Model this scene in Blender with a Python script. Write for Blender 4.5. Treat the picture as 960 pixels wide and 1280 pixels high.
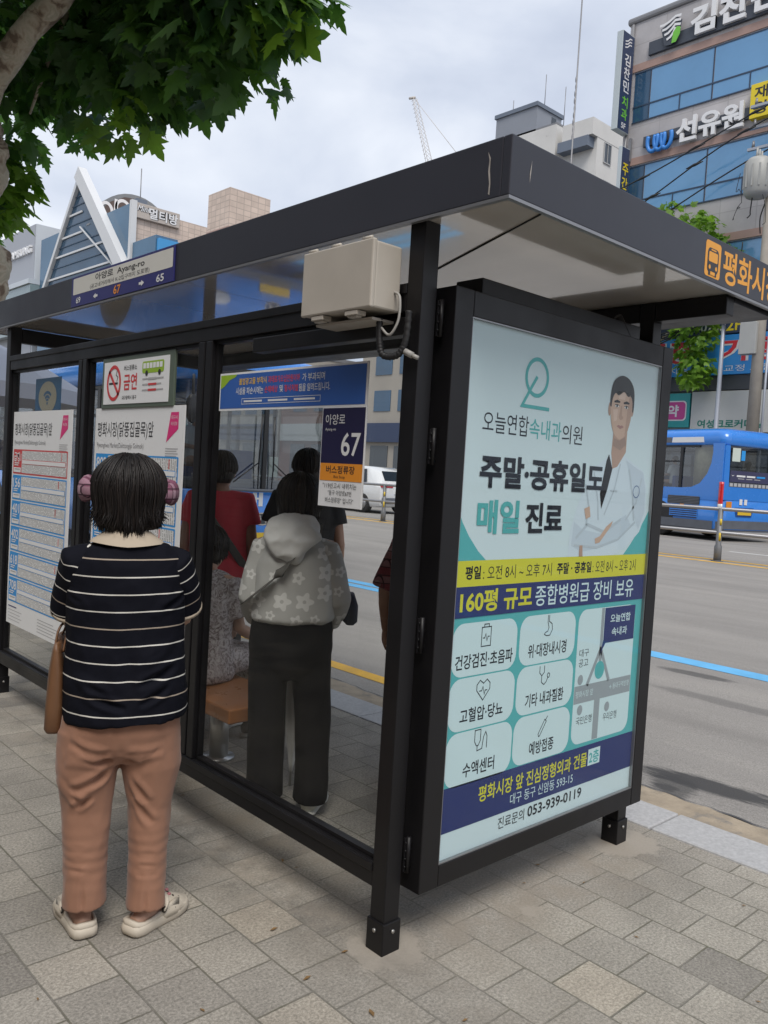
import bpy, bmesh, math, random
from mathutils import Vector, Matrix, noise

C = bpy.context.scene.collection
SC = bpy.context.scene
for o in list(bpy.data.objects):
    bpy.data.objects.remove(o)
R = math.radians
rnd = random.Random(7)

# ------------------------------------------------------------------ camera
cam = bpy.data.cameras.new('camera')
cam_o = bpy.data.objects.new('camera', cam)
C.objects.link(cam_o)
cam.sensor_fit = 'HORIZONTAL'
cam.sensor_width = 36.0
cam.lens = 36.0 * 1041.065 / 960.0
cam.clip_start = 0.05
cam.clip_end = 3000
_yaw, _pitch, _roll = 0.820753, -0.0436227, 0.059433
_f = Vector((math.cos(_yaw) * math.cos(_pitch), math.sin(_yaw) * math.cos(_pitch), math.sin(_pitch)))
_r = Vector((math.sin(_yaw), -math.cos(_yaw), 0))
_u = _r.cross(_f)
_r2 = math.cos(_roll) * _r + math.sin(_roll) * _u
_u2 = -math.sin(_roll) * _r + math.cos(_roll) * _u
M = Matrix((_r2, _u2, -_f)).transposed().to_4x4()
M.translation = Vector((-1.808488, -1.829884, 1.52))
cam_o.matrix_world = M
SC.camera = cam_o

# ------------------------------------------------------------------ sky, sun, exposure
SUN_EL, SUN_AZ = R(56), math.atan2(-0.80, -0.60)       # azimuth measured from +X, towards the sun
sun_dir = Vector((math.cos(SUN_EL) * math.cos(SUN_AZ), math.cos(SUN_EL) * math.sin(SUN_AZ), math.sin(SUN_EL)))
world = bpy.data.worlds.new('World')
SC.world = world
world.use_nodes = True
wt = world.node_tree
for n in list(wt.nodes):
    wt.nodes.remove(n)


def N(t, kind, **kw):
    n = t.nodes.new(kind)
    for k, v in kw.items():
        if k.startswith('i_'):
            key = k[2:]
            key = int(key) if key.isdigit() else key.replace('_', ' ')
            n.inputs[key].default_value = v
        else:
            setattr(n, k, v)
    return n


def ramp(t, stops, interp='LINEAR'):
    n = t.nodes.new('ShaderNodeValToRGB')
    cr = n.color_ramp
    cr.interpolation = interp
    while len(cr.elements) < len(stops):
        cr.elements.new(0.5)
    for e, (p, c) in zip(cr.elements, stops):
        e.position = p
        e.color = (c, c, c, 1) if isinstance(c, (int, float)) else (*c, 1)
    return n


wl = wt.links.new
w_out = N(wt, 'ShaderNodeOutputWorld')
w_bg = N(wt, 'ShaderNodeBackground')
w_bg.inputs['Strength'].default_value = 0.1
w_sky = N(wt, 'ShaderNodeTexSky', sky_type='NISHITA', sun_disc=False)
w_sky.sun_elevation = SUN_EL
w_sky.sun_rotation = math.pi / 2 - SUN_AZ
w_sky.air_density = 1.0
w_sky.dust_density = 1.5
w_tc = N(wt, 'ShaderNodeTexCoord')
w_map = N(wt, 'ShaderNodeMapping')
w_map.inputs['Scale'].default_value = (1, 1, 1.7)
w_map.inputs['Rotation'].default_value = (0, 0, 0.5)
w_n1 = N(wt, 'ShaderNodeTexNoise', i_Scale=2.1, i_Detail=9, i_Roughness=0.5, i_Distortion=0.25)
w_n2 = N(wt, 'ShaderNodeTexNoise', i_Scale=1.3, i_Detail=5, i_Roughness=0.5)
wl(w_tc.outputs['Generated'], w_map.inputs['Vector'])
wl(w_map.outputs['Vector'], w_n1.inputs['Vector'])
wl(w_map.outputs['Vector'], w_n2.inputs['Vector'])
w_cov = ramp(wt, [(0.30, 0.62), (0.52, 0.97)])
wl(w_n2.outputs['Fac'], w_cov.inputs['Fac'])
w_col = ramp(wt, [(0.32, (2.7, 3.05, 3.85)), (0.47, (3.8, 4.15, 4.85)), (0.56, (4.8, 5.08, 5.6)), (0.70, (5.6, 5.75, 6.05))])
wl(w_n1.outputs['Fac'], w_col.inputs['Fac'])
w_mix = N(wt, 'ShaderNodeMix', data_type='RGBA')
wl(w_cov.outputs['Color'], w_mix.inputs['Factor'])
wl(w_sky.outputs['Color'], w_mix.inputs[6])
wl(w_col.outputs['Color'], w_mix.inputs[7])
wl(w_mix.outputs[2], w_bg.inputs['Color'])
wl(w_bg.outputs['Background'], w_out.inputs['Surface'])

sun = bpy.data.lights.new('sun', 'SUN')
sun.energy = 1.5
sun.angle = R(30)
sun.color = (1.0, 0.95, 0.88)
sun_o = bpy.data.objects.new('sun', sun)
sun_o.rotation_euler = sun_dir.to_track_quat('Z', 'Y').to_euler()
sun_o.location = (0, 0, 60)
C.objects.link(sun_o)

SC.view_settings.view_transform = 'Standard'
SC.view_settings.look = 'None'
SC.view_settings.gamma = 1
SC.view_settings.exposure = 0.86
SC.view_settings.use_curve_mapping = False
SC.render.engine = 'CYCLES'
cy = SC.cycles
cy.use_denoising = True
cy.max_bounces = 8
cy.transparent_max_bounces = 24
cy.caustics_reflective = False
cy.caustics_refractive = False
cy.sample_clamp_indirect = 6


# ------------------------------------------------------------------ materials
def P(name, col, rough=0.5, metal=0.0, spec=0.5, coat=0.0, var=None, bump=None, emis=None, dirt=None, trans=0.0, sheen=0.0):
    m = bpy.data.materials.new(name)
    m.use_nodes = True
    t = m.node_tree
    b = t.nodes['Principled BSDF']
    b.inputs['Base Color'].default_value = (*col, 1)
    b.inputs['Roughness'].default_value = rough
    b.inputs['Metallic'].default_value = metal
    b.inputs['Specular IOR Level'].default_value = spec
    b.inputs['Coat Weight'].default_value = coat
    b.inputs['Sheen Weight'].default_value = sheen
    if emis:
        b.inputs['Emission Color'].default_value = (*emis[0], 1)
        b.inputs['Emission Strength'].default_value = emis[1]
    tc = N(t, 'ShaderNodeTexCoord')
    last = None
    if var:                                    # (scale, amount) multiplicative mottling of the thing itself
        nz = N(t, 'ShaderNodeTexNoise', i_Scale=var[0], i_Detail=6, i_Roughness=0.6)
        t.links.new(tc.outputs['Object'], nz.inputs['Vector'])
        rp = ramp(t, [(0.25, 1 - var[1]), (0.75, 1 + var[1] * 0.6)])
        t.links.new(nz.outputs['Fac'], rp.inputs['Fac'])
        mx = N(t, 'ShaderNodeMix', data_type='RGBA', blend_type='MULTIPLY')
        mx.inputs['Factor'].default_value = 1
        mx.inputs[6].default_value = (*col, 1)
        t.links.new(rp.outputs['Color'], mx.inputs[7])
        last = mx.outputs[2]
        rr = ramp(t, [(0.3, max(0.02, rough - 0.1)), (0.7, min(1, rough + 0.12))])
        t.links.new(nz.outputs['Fac'], rr.inputs['Fac'])
        t.links.new(rr.outputs['Color'], b.inputs['Roughness'])
    if dirt:                                   # (scale, threshold, colour): blotches
        nz = N(t, 'ShaderNodeTexNoise', i_Scale=dirt[0], i_Detail=8, i_Roughness=0.7)
        t.links.new(tc.outputs['Object'], nz.inputs['Vector'])
        rp = ramp(t, [(dirt[1], 0.0), (min(1, dirt[1] + 0.12), 1.0)])
        t.links.new(nz.outputs['Fac'], rp.inputs['Fac'])
        mx = N(t, 'ShaderNodeMix', data_type='RGBA')
        t.links.new(rp.outputs['Color'], mx.inputs['Factor'])
        if last:
            t.links.new(last, mx.inputs[6])
        else:
            mx.inputs[6].default_value = (*col, 1)
        mx.inputs[7].default_value = (*dirt[2], 1)
        last = mx.outputs[2]
    if last:
        t.links.new(last, b.inputs['Base Color'])
    if bump:                                   # (scale, strength[, distance])
        nz = N(t, 'ShaderNodeTexNoise', i_Scale=bump[0], i_Detail=5)
        t.links.new(tc.outputs['Object'], nz.inputs['Vector'])
        bp = N(t, 'ShaderNodeBump')
        bp.inputs['Strength'].default_value = bump[1]
        bp.inputs['Distance'].default_value = bump[2] if len(bump) > 2 else 0.01
        t.links.new(nz.outputs['Fac'], bp.inputs['Height'])
        t.links.new(bp.outputs['Normal'], b.inputs['Normal'])
    if trans:                                  # thin translucent cloth
        b.inputs['Transmission Weight'].default_value = 0
        tr = N(t, 'ShaderNodeBsdfTransparent')
        ms = N(t, 'ShaderNodeMixShader')
        ms.inputs[0].default_value = trans
        t.links.new(b.outputs[0], ms.inputs[1])
        t.links.new(tr.outputs[0], ms.inputs[2])
        t.links.new(ms.outputs[0], t.nodes['Material Output'].inputs['Surface'])
    return m


def glass_mat(name, tint=(0.93, 0.95, 0.94), ior=1.5, extra=0.0, smudge=0.0, k=0.55):
    m = bpy.data.materials.new(name)
    m.use_nodes = True
    t = m.node_tree
    t.nodes.remove(t.nodes['Principled BSDF'])
    tr = N(t, 'ShaderNodeBsdfTransparent')
    tr.inputs['Color'].default_value = (*tint, 1)
    gl = N(t, 'ShaderNodeBsdfGlossy')
    gl.inputs['Roughness'].default_value = 0.015
    lw = N(t, 'ShaderNodeLayerWeight')
    lw.inputs['Blend'].default_value = 0.5
    pw = N(t, 'ShaderNodeMath', operation='POWER')
    t.links.new(lw.outputs['Facing'], pw.inputs[0])
    pw.inputs[1].default_value = 4.2
    fr = N(t, 'ShaderNodeMath', operation='MULTIPLY_ADD', use_clamp=True)      # Schlick, the same from both sides of the pane
    t.links.new(pw.outputs[0], fr.inputs[0])
    f0 = ((ior - 1) / (ior + 1)) ** 2
    fr.inputs[1].default_value = (1 - f0) * k      # k: share carried by each face of a thin pane
    fr.inputs[2].default_value = f0 * k
    fac = fr.outputs[0]
    if extra:
        ad = N(t, 'ShaderNodeMath', operation='ADD', use_clamp=True)
        t.links.new(fac, ad.inputs[0])
        ad.inputs[1].default_value = extra
        fac = ad.outputs[0]
    ms = N(t, 'ShaderNodeMixShader')
    t.links.new(fac, ms.inputs[0])
    t.links.new(tr.outputs[0], ms.inputs[1])
    t.links.new(gl.outputs[0], ms.inputs[2])
    res = ms.outputs[0]
    if smudge:
        tc = N(t, 'ShaderNodeTexCoord')
        nz = N(t, 'ShaderNodeTexNoise', i_Scale=5, i_Detail=8, i_Roughness=0.7)
        t.links.new(tc.outputs['Object'], nz.inputs['Vector'])
        rp = ramp(t, [(0.45, 0.0), (0.85, smudge)])
        t.links.new(nz.outputs['Fac'], rp.inputs['Fac'])
        df = N(t, 'ShaderNodeBsdfDiffuse')
        df.inputs['Color'].default_value = (0.5, 0.48, 0.44, 1)
        m2 = N(t, 'ShaderNodeMixShader')
        t.links.new(rp.outputs['Color'], m2.inputs[0])
        t.links.new(res, m2.inputs[1])
        t.links.new(df.outputs[0], m2.inputs[2])
        res = m2.outputs[0]
    t.links.new(res, t.nodes['Material Output'].inputs['Surface'])
    return m


# ------------------------------------------------------------------ mesh builder
class MB:
    def __init__(s):
        s.v, s.f, s.m, s.sm = [], [], [], []

    def add(s, vs, fs, mi=0, smooth=False):
        o = len(s.v)
        s.v += [Vector(v) for v in vs]
        for f in fs:
            s.f.append([i + o for i in f])
            s.m.append(mi)
            s.sm.append(smooth)
        return s

    def box(s, x0, x1, y0, y1, z0, z1, mi=0):
        vs = [(x0, y0, z0), (x1, y0, z0), (x1, y1, z0), (x0, y1, z0), (x0, y0, z1), (x1, y0, z1), (x1, y1, z1), (x0, y1, z1)]
        return s.add(vs, [(3, 2, 1, 0), (4, 5, 6, 7), (0, 1, 5, 4), (1, 2, 6, 5), (2, 3, 7, 6), (3, 0, 4, 7)], mi)

    def xbox(s, mat, hx, hy, hz, mi=0):
        vs = [mat @ Vector((a * hx, b * hy, c * hz)) for c in (-1, 1) for a, b in ((-1, -1), (1, -1), (1, 1), (-1, 1))]
        return s.add(vs, [(3, 2, 1, 0), (4, 5, 6, 7), (0, 1, 5, 4), (1, 2, 6, 5), (2, 3, 7, 6), (3, 0, 4, 7)], mi)

    def rings(s, rings, mi=0, smooth=True, cap=True, closed=True):
        n = len(rings[0])
        vs = [p for r in rings for p in r]
        fs = []
        for i in range(len(rings) - 1):
            for j in range(n if closed else n - 1):
                k = (j + 1) % n
                fs.append((i * n + j, i * n + k, (i + 1) * n + k, (i + 1) * n + j))
        if cap and closed:
            fs.append(tuple(range(n - 1, -1, -1)))
            fs.append(tuple((len(rings) - 1) * n + j for j in range(n)))
        return s.add(vs, fs, mi, smooth)

    def tube(s, pts, rad, n=10, mi=0, side=(1, 0, 0), cap=True, smooth=True, ex=2.0):
        pts = [Vector(p) for p in pts]
        side = Vector(side)
        rs = []
        for i, p in enumerate(pts):
            a = pts[max(0, i - 1)]
            b = pts[min(len(pts) - 1, i + 1)]
            t = (b - a)
            t = t.normalized() if t.length > 1e-9 else Vector((0, 0, 1))
            u = side - side.dot(t) * t
            if u.length < 0.05:
                u = t.orthogonal()
            u.normalize()
            w = t.cross(u)
            r = rad[i] if isinstance(rad, (list, tuple)) else rad
            ru, rv = r if isinstance(r, (list, tuple)) else (r, r)
            ring = []
            for j in range(n):
                a_ = 2 * math.pi * j / n
                c_, s_ = math.cos(a_), math.sin(a_)
                if ex != 2.0:
                    c_ = math.copysign(abs(c_) ** (2 / ex), c_)
                    s_ = math.copysign(abs(s_) ** (2 / ex), s_)
                ring.append(p + u * (ru * c_) + w * (rv * s_))
            rs.append(ring)
        return s.rings(rs, mi, smooth, cap)

    def ball(s, c, r, n=14, mi=0, rot=None):
        c = Vector(c)
        rx, ry, rz = r if isinstance(r, (list, tuple)) else (r, r, r)
        rs = []
        m_ = max(6, n // 2)
        for i in range(m_ + 1):
            th = math.pi * (0.02 + 0.96 * i / m_)
            ring = []
            for j in range(n):
                ph = 2 * math.pi * j / n
                q = Vector((rx * math.sin(th) * math.cos(ph), ry * math.sin(th) * math.sin(ph), -rz * math.cos(th)))
                if rot:
                    q = rot @ q
                ring.append(c + q)
            rs.append(ring)
        return s.rings(rs, mi)

    def prism(s, poly, fr, d0, d1, mi=0, smooth=False):
        o, u, v, n = fr
        k = len(poly)
        vs = [o + u * a + v * b + n * d0 for a, b in poly] + [o + u * a + v * b + n * d1 for a, b in poly]
        fs = [tuple(range(k - 1, -1, -1)), tuple(range(k, 2 * k))]
        fs += [(i, (i + 1) % k, k + (i + 1) % k, k + i) for i in range(k)]
        return s.add(vs, fs, mi, smooth)

    def merge(s, o, mat=None, mi=None):
        vs = [mat @ v for v in o.v] if mat else o.v
        off = len(s.v)
        s.v += [v.copy() for v in vs]
        for f, m_, q in zip(o.f, o.m, o.sm):
            s.f.append([i + off for i in f])
            s.m.append(m_ if mi is None else mi)
            s.sm.append(q)
        return s

    def build(s, name, mats, parent=None, bevel=0.0, loc=None, rotz=0.0):
        me = bpy.data.meshes.new(name)
        me.from_pydata([tuple(v) for v in s.v], [], s.f)
        mats = mats if isinstance(mats, (list, tuple)) else [mats]
        for m_ in mats:
            me.materials.append(m_)
        me.polygons.foreach_set('material_index', s.m)
        me.polygons.foreach_set('use_smooth', s.sm)
        me.update()
        ob = bpy.data.objects.new(name, me)
        C.objects.link(ob)
        if parent:
            ob.parent = parent
        if loc:
            ob.location = loc
        ob.rotation_euler.z = rotz
        if bevel:
            b = ob.modifiers.new('bevel', 'BEVEL')
            b.width = bevel
            b.segments = 2
            b.limit_method = 'ANGLE'
            b.angle_limit = R(40)
        return ob


def tag(o, label=None, cat=None, group=None, kind=None):
    if label: o['label'] = label
    if cat: o['category'] = cat
    if group: o['group'] = group
    if kind: o['kind'] = kind
    return o


def thing(name, label, cat, loc=(0, 0, 0), rotz=0.0, group=None):
    o = bpy.data.objects.new(name, None)
    o.empty_display_size = 0.2
    C.objects.link(o)
    o.location = loc
    o.rotation_euler.z = rotz
    return tag(o, label, cat, group)


def frame(o, u, v):
    o, u, v = Vector(o), Vector(u), Vector(v)
    return o, u, v, u.cross(v)


def back_frame(x):          # upright plane facing -X; u = -y
    return frame((x, 0, 0), (0, -1, 0), (0, 0, 1))


def end_frame(y):           # upright plane facing -Y; u = x
    return frame((0, y, 0), (1, 0, 0), (0, 0, 1))


_tcache = {}


def text_geo(s, bold=0.0):
    key = (s, bold)
    if key in _tcache:
        return _tcache[key]
    cu = bpy.data.curves.new('lettering', 'FONT')
    cu.body = s
    cu.size = 1
    cu.offset = bold
    cu.resolution_u = 3
    ob = bpy.data.objects.new('lettering', cu)
    C.objects.link(ob)
    dg = bpy.context.evaluated_depsgraph_get()
    me = bpy.data.meshes.new_from_object(ob.evaluated_get(dg))
    vs = [(v.co.x, v.co.y) for v in me.vertices]
    fs = [tuple(p.vertices) for p in me.polygons]
    bpy.data.objects.remove(ob)
    bpy.data.curves.remove(cu)
    bpy.data.meshes.remove(me)
    x0 = min(v[0] for v in vs); x1 = max(v[0] for v in vs)
    y0 = min(v[1] for v in vs); y1 = max(v[1] for v in vs)
    _tcache[key] = ([((x - x0) / (x1 - x0), (y - y0) / (y1 - y0)) for x, y in vs], fs)
    return _tcache[key]


class Gfx:
    """flat printed artwork on a real panel; every layer sits a fraction of a millimetre above the last"""
    def __init__(s, fr, step=0.0006, base=0.0006):
        s.fr = fr
        s.mb = MB()
        s.step, s.base = step, base
        s.mats = []

    def mi(s, m):
        if m not in s.mats:
            s.mats.append(m)
        return s.mats.index(m)

    def pt(s, a, b, layer):
        o, u, v, n = s.fr
        return o + u * a + v * b + n * (s.base + s.step * layer)

    def poly(s, pts, m, layer=0):
        area = sum(pts[i][0] * pts[(i + 1) % len(pts)][1] - pts[(i + 1) % len(pts)][0] * pts[i][1] for i in range(len(pts)))
        if area < 0:
            pts = pts[::-1]
        s.mb.add([s.pt(a, b, layer) for a, b in pts], [tuple(range(len(pts)))], s.mi(m))
        return s

    def rect(s, x0, y0, x1, y1, m, layer=0, r=0.0):
        if r:
            pts = []
            for cx, cy, a0 in ((x1 - r, y1 - r, 0), (x0 + r, y1 - r, 90), (x0 + r, y0 + r, 180), (x1 - r, y0 + r, 270)):
                for k in range(7):
                    a = R(a0 + 15 * k)
                    pts.append((cx + r * math.cos(a), cy + r * math.sin(a)))
            return s.poly(pts, m, layer)
        return s.poly([(x0, y0), (x1, y0), (x1, y1), (x0, y1)], m, layer)

    def ell(s, cx, cy, rx, ry, m, layer=0, n=28):
        return s.poly([(cx + rx * math.cos(2 * math.pi * k / n), cy + ry * math.sin(2 * math.pi * k / n)) for k in range(n)], m, layer)

    def ring(s, cx, cy, rx, ry, w, m, layer=0, n=36, a0=0, a1=360):
        k = n + 1
        vs = []
        for i in range(k):
            a = R(a0 + (a1 - a0) * i / n)
            c_, s_ = math.cos(a), math.sin(a)
            vs += [s.pt(cx + (rx - w) * c_, cy + (ry - w) * s_, layer), s.pt(cx + rx * c_, cy + ry * s_, layer)]
        s.mb.add(vs, [(2 * i, 2 * i + 1, 2 * i + 3, 2 * i + 2) for i in range(n)], s.mi(m))
        return s

    def line(s, pts, w, m, layer=0):
        """one continuous mitred strip"""
        n_ = len(pts)
        closed = n_ > 2 and math.dist(pts[0], pts[-1]) < 1e-6
        vs = []
        for i in range(n_):
            p = Vector(pts[i])
            a = Vector(pts[i - 1]) if i else (Vector(pts[-2]) if closed else None)
            b = Vector(pts[i + 1]) if i < n_ - 1 else (Vector(pts[1]) if closed else None)
            d0 = (p - a).normalized() if a is not None else (b - p).normalized()
            d1 = (b - p).normalized() if b is not None else d0
            t = d0 + d1
            t = t.normalized() if t.length > 1e-6 else d0
            nn = Vector((-t.y, t.x))
            k = min(2.0, 1 / max(.35, nn.dot(Vector((-d0.y, d0.x)))))
            e = t * (w * .3) * (0 if closed else (-1 if i == 0 else (1 if i == n_ - 1 else 0)))
            vs += [s.pt(*(p + e + nn * (w / 2 * k)), layer), s.pt(*(p + e - nn * (w / 2 * k)), layer)]
        s.mb.add(vs, [(2 * i + 1, 2 * i + 3, 2 * i + 2, 2 * i) for i in range(n_ - 1)], s.mi(m))
        return s

    def text(s, t, x, y, w, h, m, layer=0, bold=0.0, shear=0.0):
        vs, fs = text_geo(t, bold)
        s.mb.add([s.pt(x + a * w + b * h * shear, y + b * h, layer) for a, b in vs], fs, s.mi(m))
        return s

    def build(s, name, parent=None):
        return s.mb.build(name, s.mats, parent)


def raised_text(t, x, y, w, h, fr, depth, mat, name, parent, bold=0.03, shear=0.0, d0=0.0):
    """solid channel letters standing off a board"""
    vs, fs = text_geo(t, bold)
    o, u, v, n = fr
    mb = MB()
    P0 = [o + u * (x + a * w + b * h * shear) + v * (y + b * h) for a, b in vs]
    k = len(P0)
    mb.add([p + n * d0 for p in P0] + [p + n * (d0 + depth) for p in P0], [tuple(i + k for i in f) for f in fs])
    cnt = {}
    for f in fs:
        for i in range(len(f)):
            e = (f[i], f[(i + 1) % len(f)])
            cnt[e] = cnt.get(e, 0) + 1
    side = [(a, b) for (a, b) in cnt if (b, a) not in cnt]
    off = 0
    for a, b in side:
        mb.f.append([a, b, b + k, a + k]); mb.m.append(0); mb.sm.append(False)
    return mb.build(name, mat, parent)


def remeshed(mb, voxel, smooth=6, factor=0.5):
    """fuse overlapping lofts into one continuous surface; returns an MB"""
    ob = mb.build('tmp', [], None) if False else None
    me = bpy.data.meshes.new('tmp')
    me.from_pydata([tuple(v) for v in mb.v], [], mb.f)
    ob = bpy.data.objects.new('tmp', me)
    C.objects.link(ob)
    m = ob.modifiers.new('r', 'REMESH'); m.mode = 'VOXEL'; m.voxel_size = voxel; m.adaptivity = 0
    if smooth:
        m2 = ob.modifiers.new('s', 'SMOOTH'); m2.factor = factor; m2.iterations = smooth
    dg = bpy.context.evaluated_depsgraph_get()
    e = bpy.data.meshes.new_from_object(ob.evaluated_get(dg))
    out = MB()
    out.v = [v.co.copy() for v in e.vertices]
    out.f = [list(p.vertices) for p in e.polygons]
    out.m = [0] * len(out.f)
    out.sm = [True] * len(out.f)
    out.n = [v.normal.copy() for v in e.vertices]
    bpy.data.objects.remove(ob)
    bpy.data.meshes.remove(me)
    bpy.data.meshes.remove(e)
    return out


def displace(mb, fn):
    mb.v = [v + n * fn(v, n) for v, n in zip(mb.v, mb.n)]
    return mb


def seg_d(p, a, b):
    ab = b - a
    t = max(0.0, min(1.0, (p - a).dot(ab) / max(1e-9, ab.length_squared)))
    return (p - a - ab * t).length, t


def smooth_path(pts, n=6):
    pts = [Vector(p) for p in pts]
    out = []
    for i in range(len(pts) - 1):
        p0, p1, p2, p3 = pts[max(0, i - 1)], pts[i], pts[i + 1], pts[min(len(pts) - 1, i + 2)]
        for k in range(n):
            t = k / n
            out.append(0.5 * ((2 * p1) + (p2 - p0) * t + (2 * p0 - 5 * p1 + 4 * p2 - p3) * t * t + (3 * p1 - p0 - 3 * p2 + p3) * t ** 3))
    out.append(pts[-1])
    return out

# ------------------------------------------------------------------ ground, pavement, kerb, road
def road_z(x):
    if x < 1.93: return -0.10
    if x < 16: return -0.10 + (x - 1.93) * 0.0227
    return 0.22


def pave_mat():
    m = bpy.data.materials.new('concrete_pavers')
    m.use_nodes = True
    t = m.node_tree
    L = t.links.new
    b = t.nodes['Principled BSDF']
    b.inputs['Roughness'].default_value = 0.85
    b.inputs['Specular IOR Level'].default_value = 0.3
    tc = N(t, 'ShaderNodeTexCoord')
    sep = N(t, 'ShaderNodeSeparateXYZ')
    L(tc.outputs['Object'], sep.inputs[0])
    wob = N(t, 'ShaderNodeTexNoise', i_Scale=3.0, i_Detail=3)
    L(tc.outputs['Object'], wob.inputs['Vector'])
    ax = N(t, 'ShaderNodeMath', operation='ADD'); L(sep.outputs[0], ax.inputs[0]); ax.inputs[1].default_value = 0.876 + 20.1
    ay = N(t, 'ShaderNodeMath', operation='ADD'); L(sep.outputs[1], ay.inputs[0]); ay.inputs[1].default_value = 100.15
    wx = N(t, 'ShaderNodeMath', operation='MULTIPLY_ADD'); L(wob.outputs['Fac'], wx.inputs[0]); wx.inputs[1].default_value = 0.012; L(ax.outputs[0], wx.inputs[2])
    cmb = N(t, 'ShaderNodeCombineXYZ')
    L(ay.outputs[0], cmb.inputs[0]); L(wx.outputs[0], cmb.inputs[1])
    br = N(t, 'ShaderNodeTexBrick', offset=0.5, offset_frequency=2, squash=1.0)
    br.inputs['Color1'].default_value = (0, 0, 0, 1)
    br.inputs['Color2'].default_value = (1, 1, 1, 1)
    br.inputs['Mortar'].default_value = (0.5, 0.5, 0.5, 1)
    br.inputs['Scale'].default_value = 1
    br.inputs['Mortar Size'].default_value = 0.0036
    br.inputs['Mortar Smooth'].default_value = 0.35
    br.inputs['Brick Width'].default_value = 0.205
    br.inputs['Row Height'].default_value = 0.201
    L(cmb.outputs[0], br.inputs['Vector'])
    tone = ramp(t, [(0.0, (0.200, 0.186, 0.165)), (0.08, (0.268, 0.249, 0.218)), (0.5, (0.300, 0.279, 0.243)), (0.90, (0.328, 0.304, 0.262)), (1.0, (0.385, 0.345, 0.285))])
    L(br.outputs['Color'], tone.inputs['Fac'])
    sp = N(t, 'ShaderNodeTexNoise', i_Scale=105, i_Detail=4, i_Roughness=0.8)
    L(tc.outputs['Object'], sp.inputs['Vector'])
    spr = ramp(t, [(0.32, 0.48), (0.48, 0.94), (0.68, 1.58)])
    L(sp.outputs['Fac'], spr.inputs['Fac'])
    m1 = N(t, 'ShaderNodeMix', data_type='RGBA', blend_type='MULTIPLY'); m1.inputs['Factor'].default_value = 0.85
    L(tone.outputs['Color'], m1.inputs[6]); L(spr.outputs['Color'], m1.inputs[7])
    bl = N(t, 'ShaderNodeTexNoise', i_Scale=1.7, i_Detail=7, i_Roughness=0.65)
    L(tc.outputs['Object'], bl.inputs['Vector'])
    blr = ramp(t, [(0.3, 0.70), (0.62, 1.08)])
    L(bl.outputs['Fac'], blr.inputs['Fac'])
    m2 = N(t, 'ShaderNodeMix', data_type='RGBA', blend_type='MULTIPLY'); m2.inputs['Factor'].default_value = 1
    L(m1.outputs[2], m2.inputs[6]); L(blr.outputs['Color'], m2.inputs[7])
    # sandy dust that has collected along the foot of the shelter
    def band(sock, c, w):
        a = N(t, 'ShaderNodeMath', operation='SUBTRACT'); L(sock, a.inputs[0]); a.inputs[1].default_value = c
        q = N(t, 'ShaderNodeMath', operation='ABSOLUTE'); L(a.outputs[0], q.inputs[0])
        r = N(t, 'ShaderNodeMapRange'); L(q.outputs[0], r.inputs['Value'])
        r.inputs['From Min'].default_value = w * 0.35; r.inputs['From Max'].default_value = w
        r.inputs['To Min'].default_value = 1; r.inputs['To Max'].default_value = 0
        return r.outputs[0]
    b1 = band(sep.outputs[0], 0.10, 0.42)
    b1y = band(sep.outputs[1], 1.6, 2.6)
    b2 = band(sep.outputs[1], 0.12, 0.50)
    b2x = band(sep.outputs[0], 0.8, 1.1)
    p1 = N(t, 'ShaderNodeMath', operation='MULTIPLY'); L(b1, p1.inputs[0]); L(b1y, p1.inputs[1])
    p2 = N(t, 'ShaderNodeMath', operation='MULTIPLY'); L(b2, p2.inputs[0]); L(b2x, p2.inputs[1])
    pm = N(t, 'ShaderNodeMath', operation='MAXIMUM'); L(p1.outputs[0], pm.inputs[0]); L(p2.outputs[0], pm.inputs[1])
    dn = N(t, 'ShaderNodeTexNoise', i_Scale=5, i_Detail=9, i_Roughness=0.72)
    L(tc.outputs['Object'], dn.inputs['Vector'])
    dr = ramp(t, [(0.40, 0.0), (0.60, 1.0)])
    L(dn.outputs['Fac'], dr.inputs['Fac'])
    dm = N(t, 'ShaderNodeMath', operation='MULTIPLY'); L(pm.outputs[0], dm.inputs[0]); L(dr.outputs['Color'], dm.inputs[1])
    dm2 = N(t, 'ShaderNodeMath', operation='MULTIPLY'); L(dm.outputs[0], dm2.inputs[0]); dm2.inputs[1].default_value = 0.75
    m3 = N(t, 'ShaderNodeMix', data_type='RGBA'); L(dm2.outputs[0], m3.inputs['Factor']); L(m2.outputs[2], m3.inputs[6])
    m3.inputs[7].default_value = (0.275, 0.24, 0.195, 1)
    # mortar smeared round the feet of the two end posts, with a ragged edge
    cm = None
    for cx_, cy_, r_ in ((0.045, 0.02, 0.14), (1.42, 0.01, 0.16), (0.62, -0.10, 0.07)):
        px_ = N(t, 'ShaderNodeMath', operation='SUBTRACT'); L(sep.outputs[0], px_.inputs[0]); px_.inputs[1].default_value = cx_
        py_ = N(t, 'ShaderNodeMath', operation='SUBTRACT'); L(sep.outputs[1], py_.inputs[0]); py_.inputs[1].default_value = cy_
        cc = N(t, 'ShaderNodeCombineXYZ'); L(px_.outputs[0], cc.inputs[0]); L(py_.outputs[0], cc.inputs[1])
        ln = N(t, 'ShaderNodeVectorMath', operation='LENGTH'); L(cc.outputs[0], ln.inputs[0])
        wn_ = N(t, 'ShaderNodeMath', operation='MULTIPLY_ADD'); L(dn.outputs['Fac'], wn_.inputs[0]); wn_.inputs[1].default_value = 0.30; L(ln.outputs['Value'], wn_.inputs[2])
        mr = N(t, 'ShaderNodeMapRange'); L(wn_.outputs[0], mr.inputs['Value'])
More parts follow.
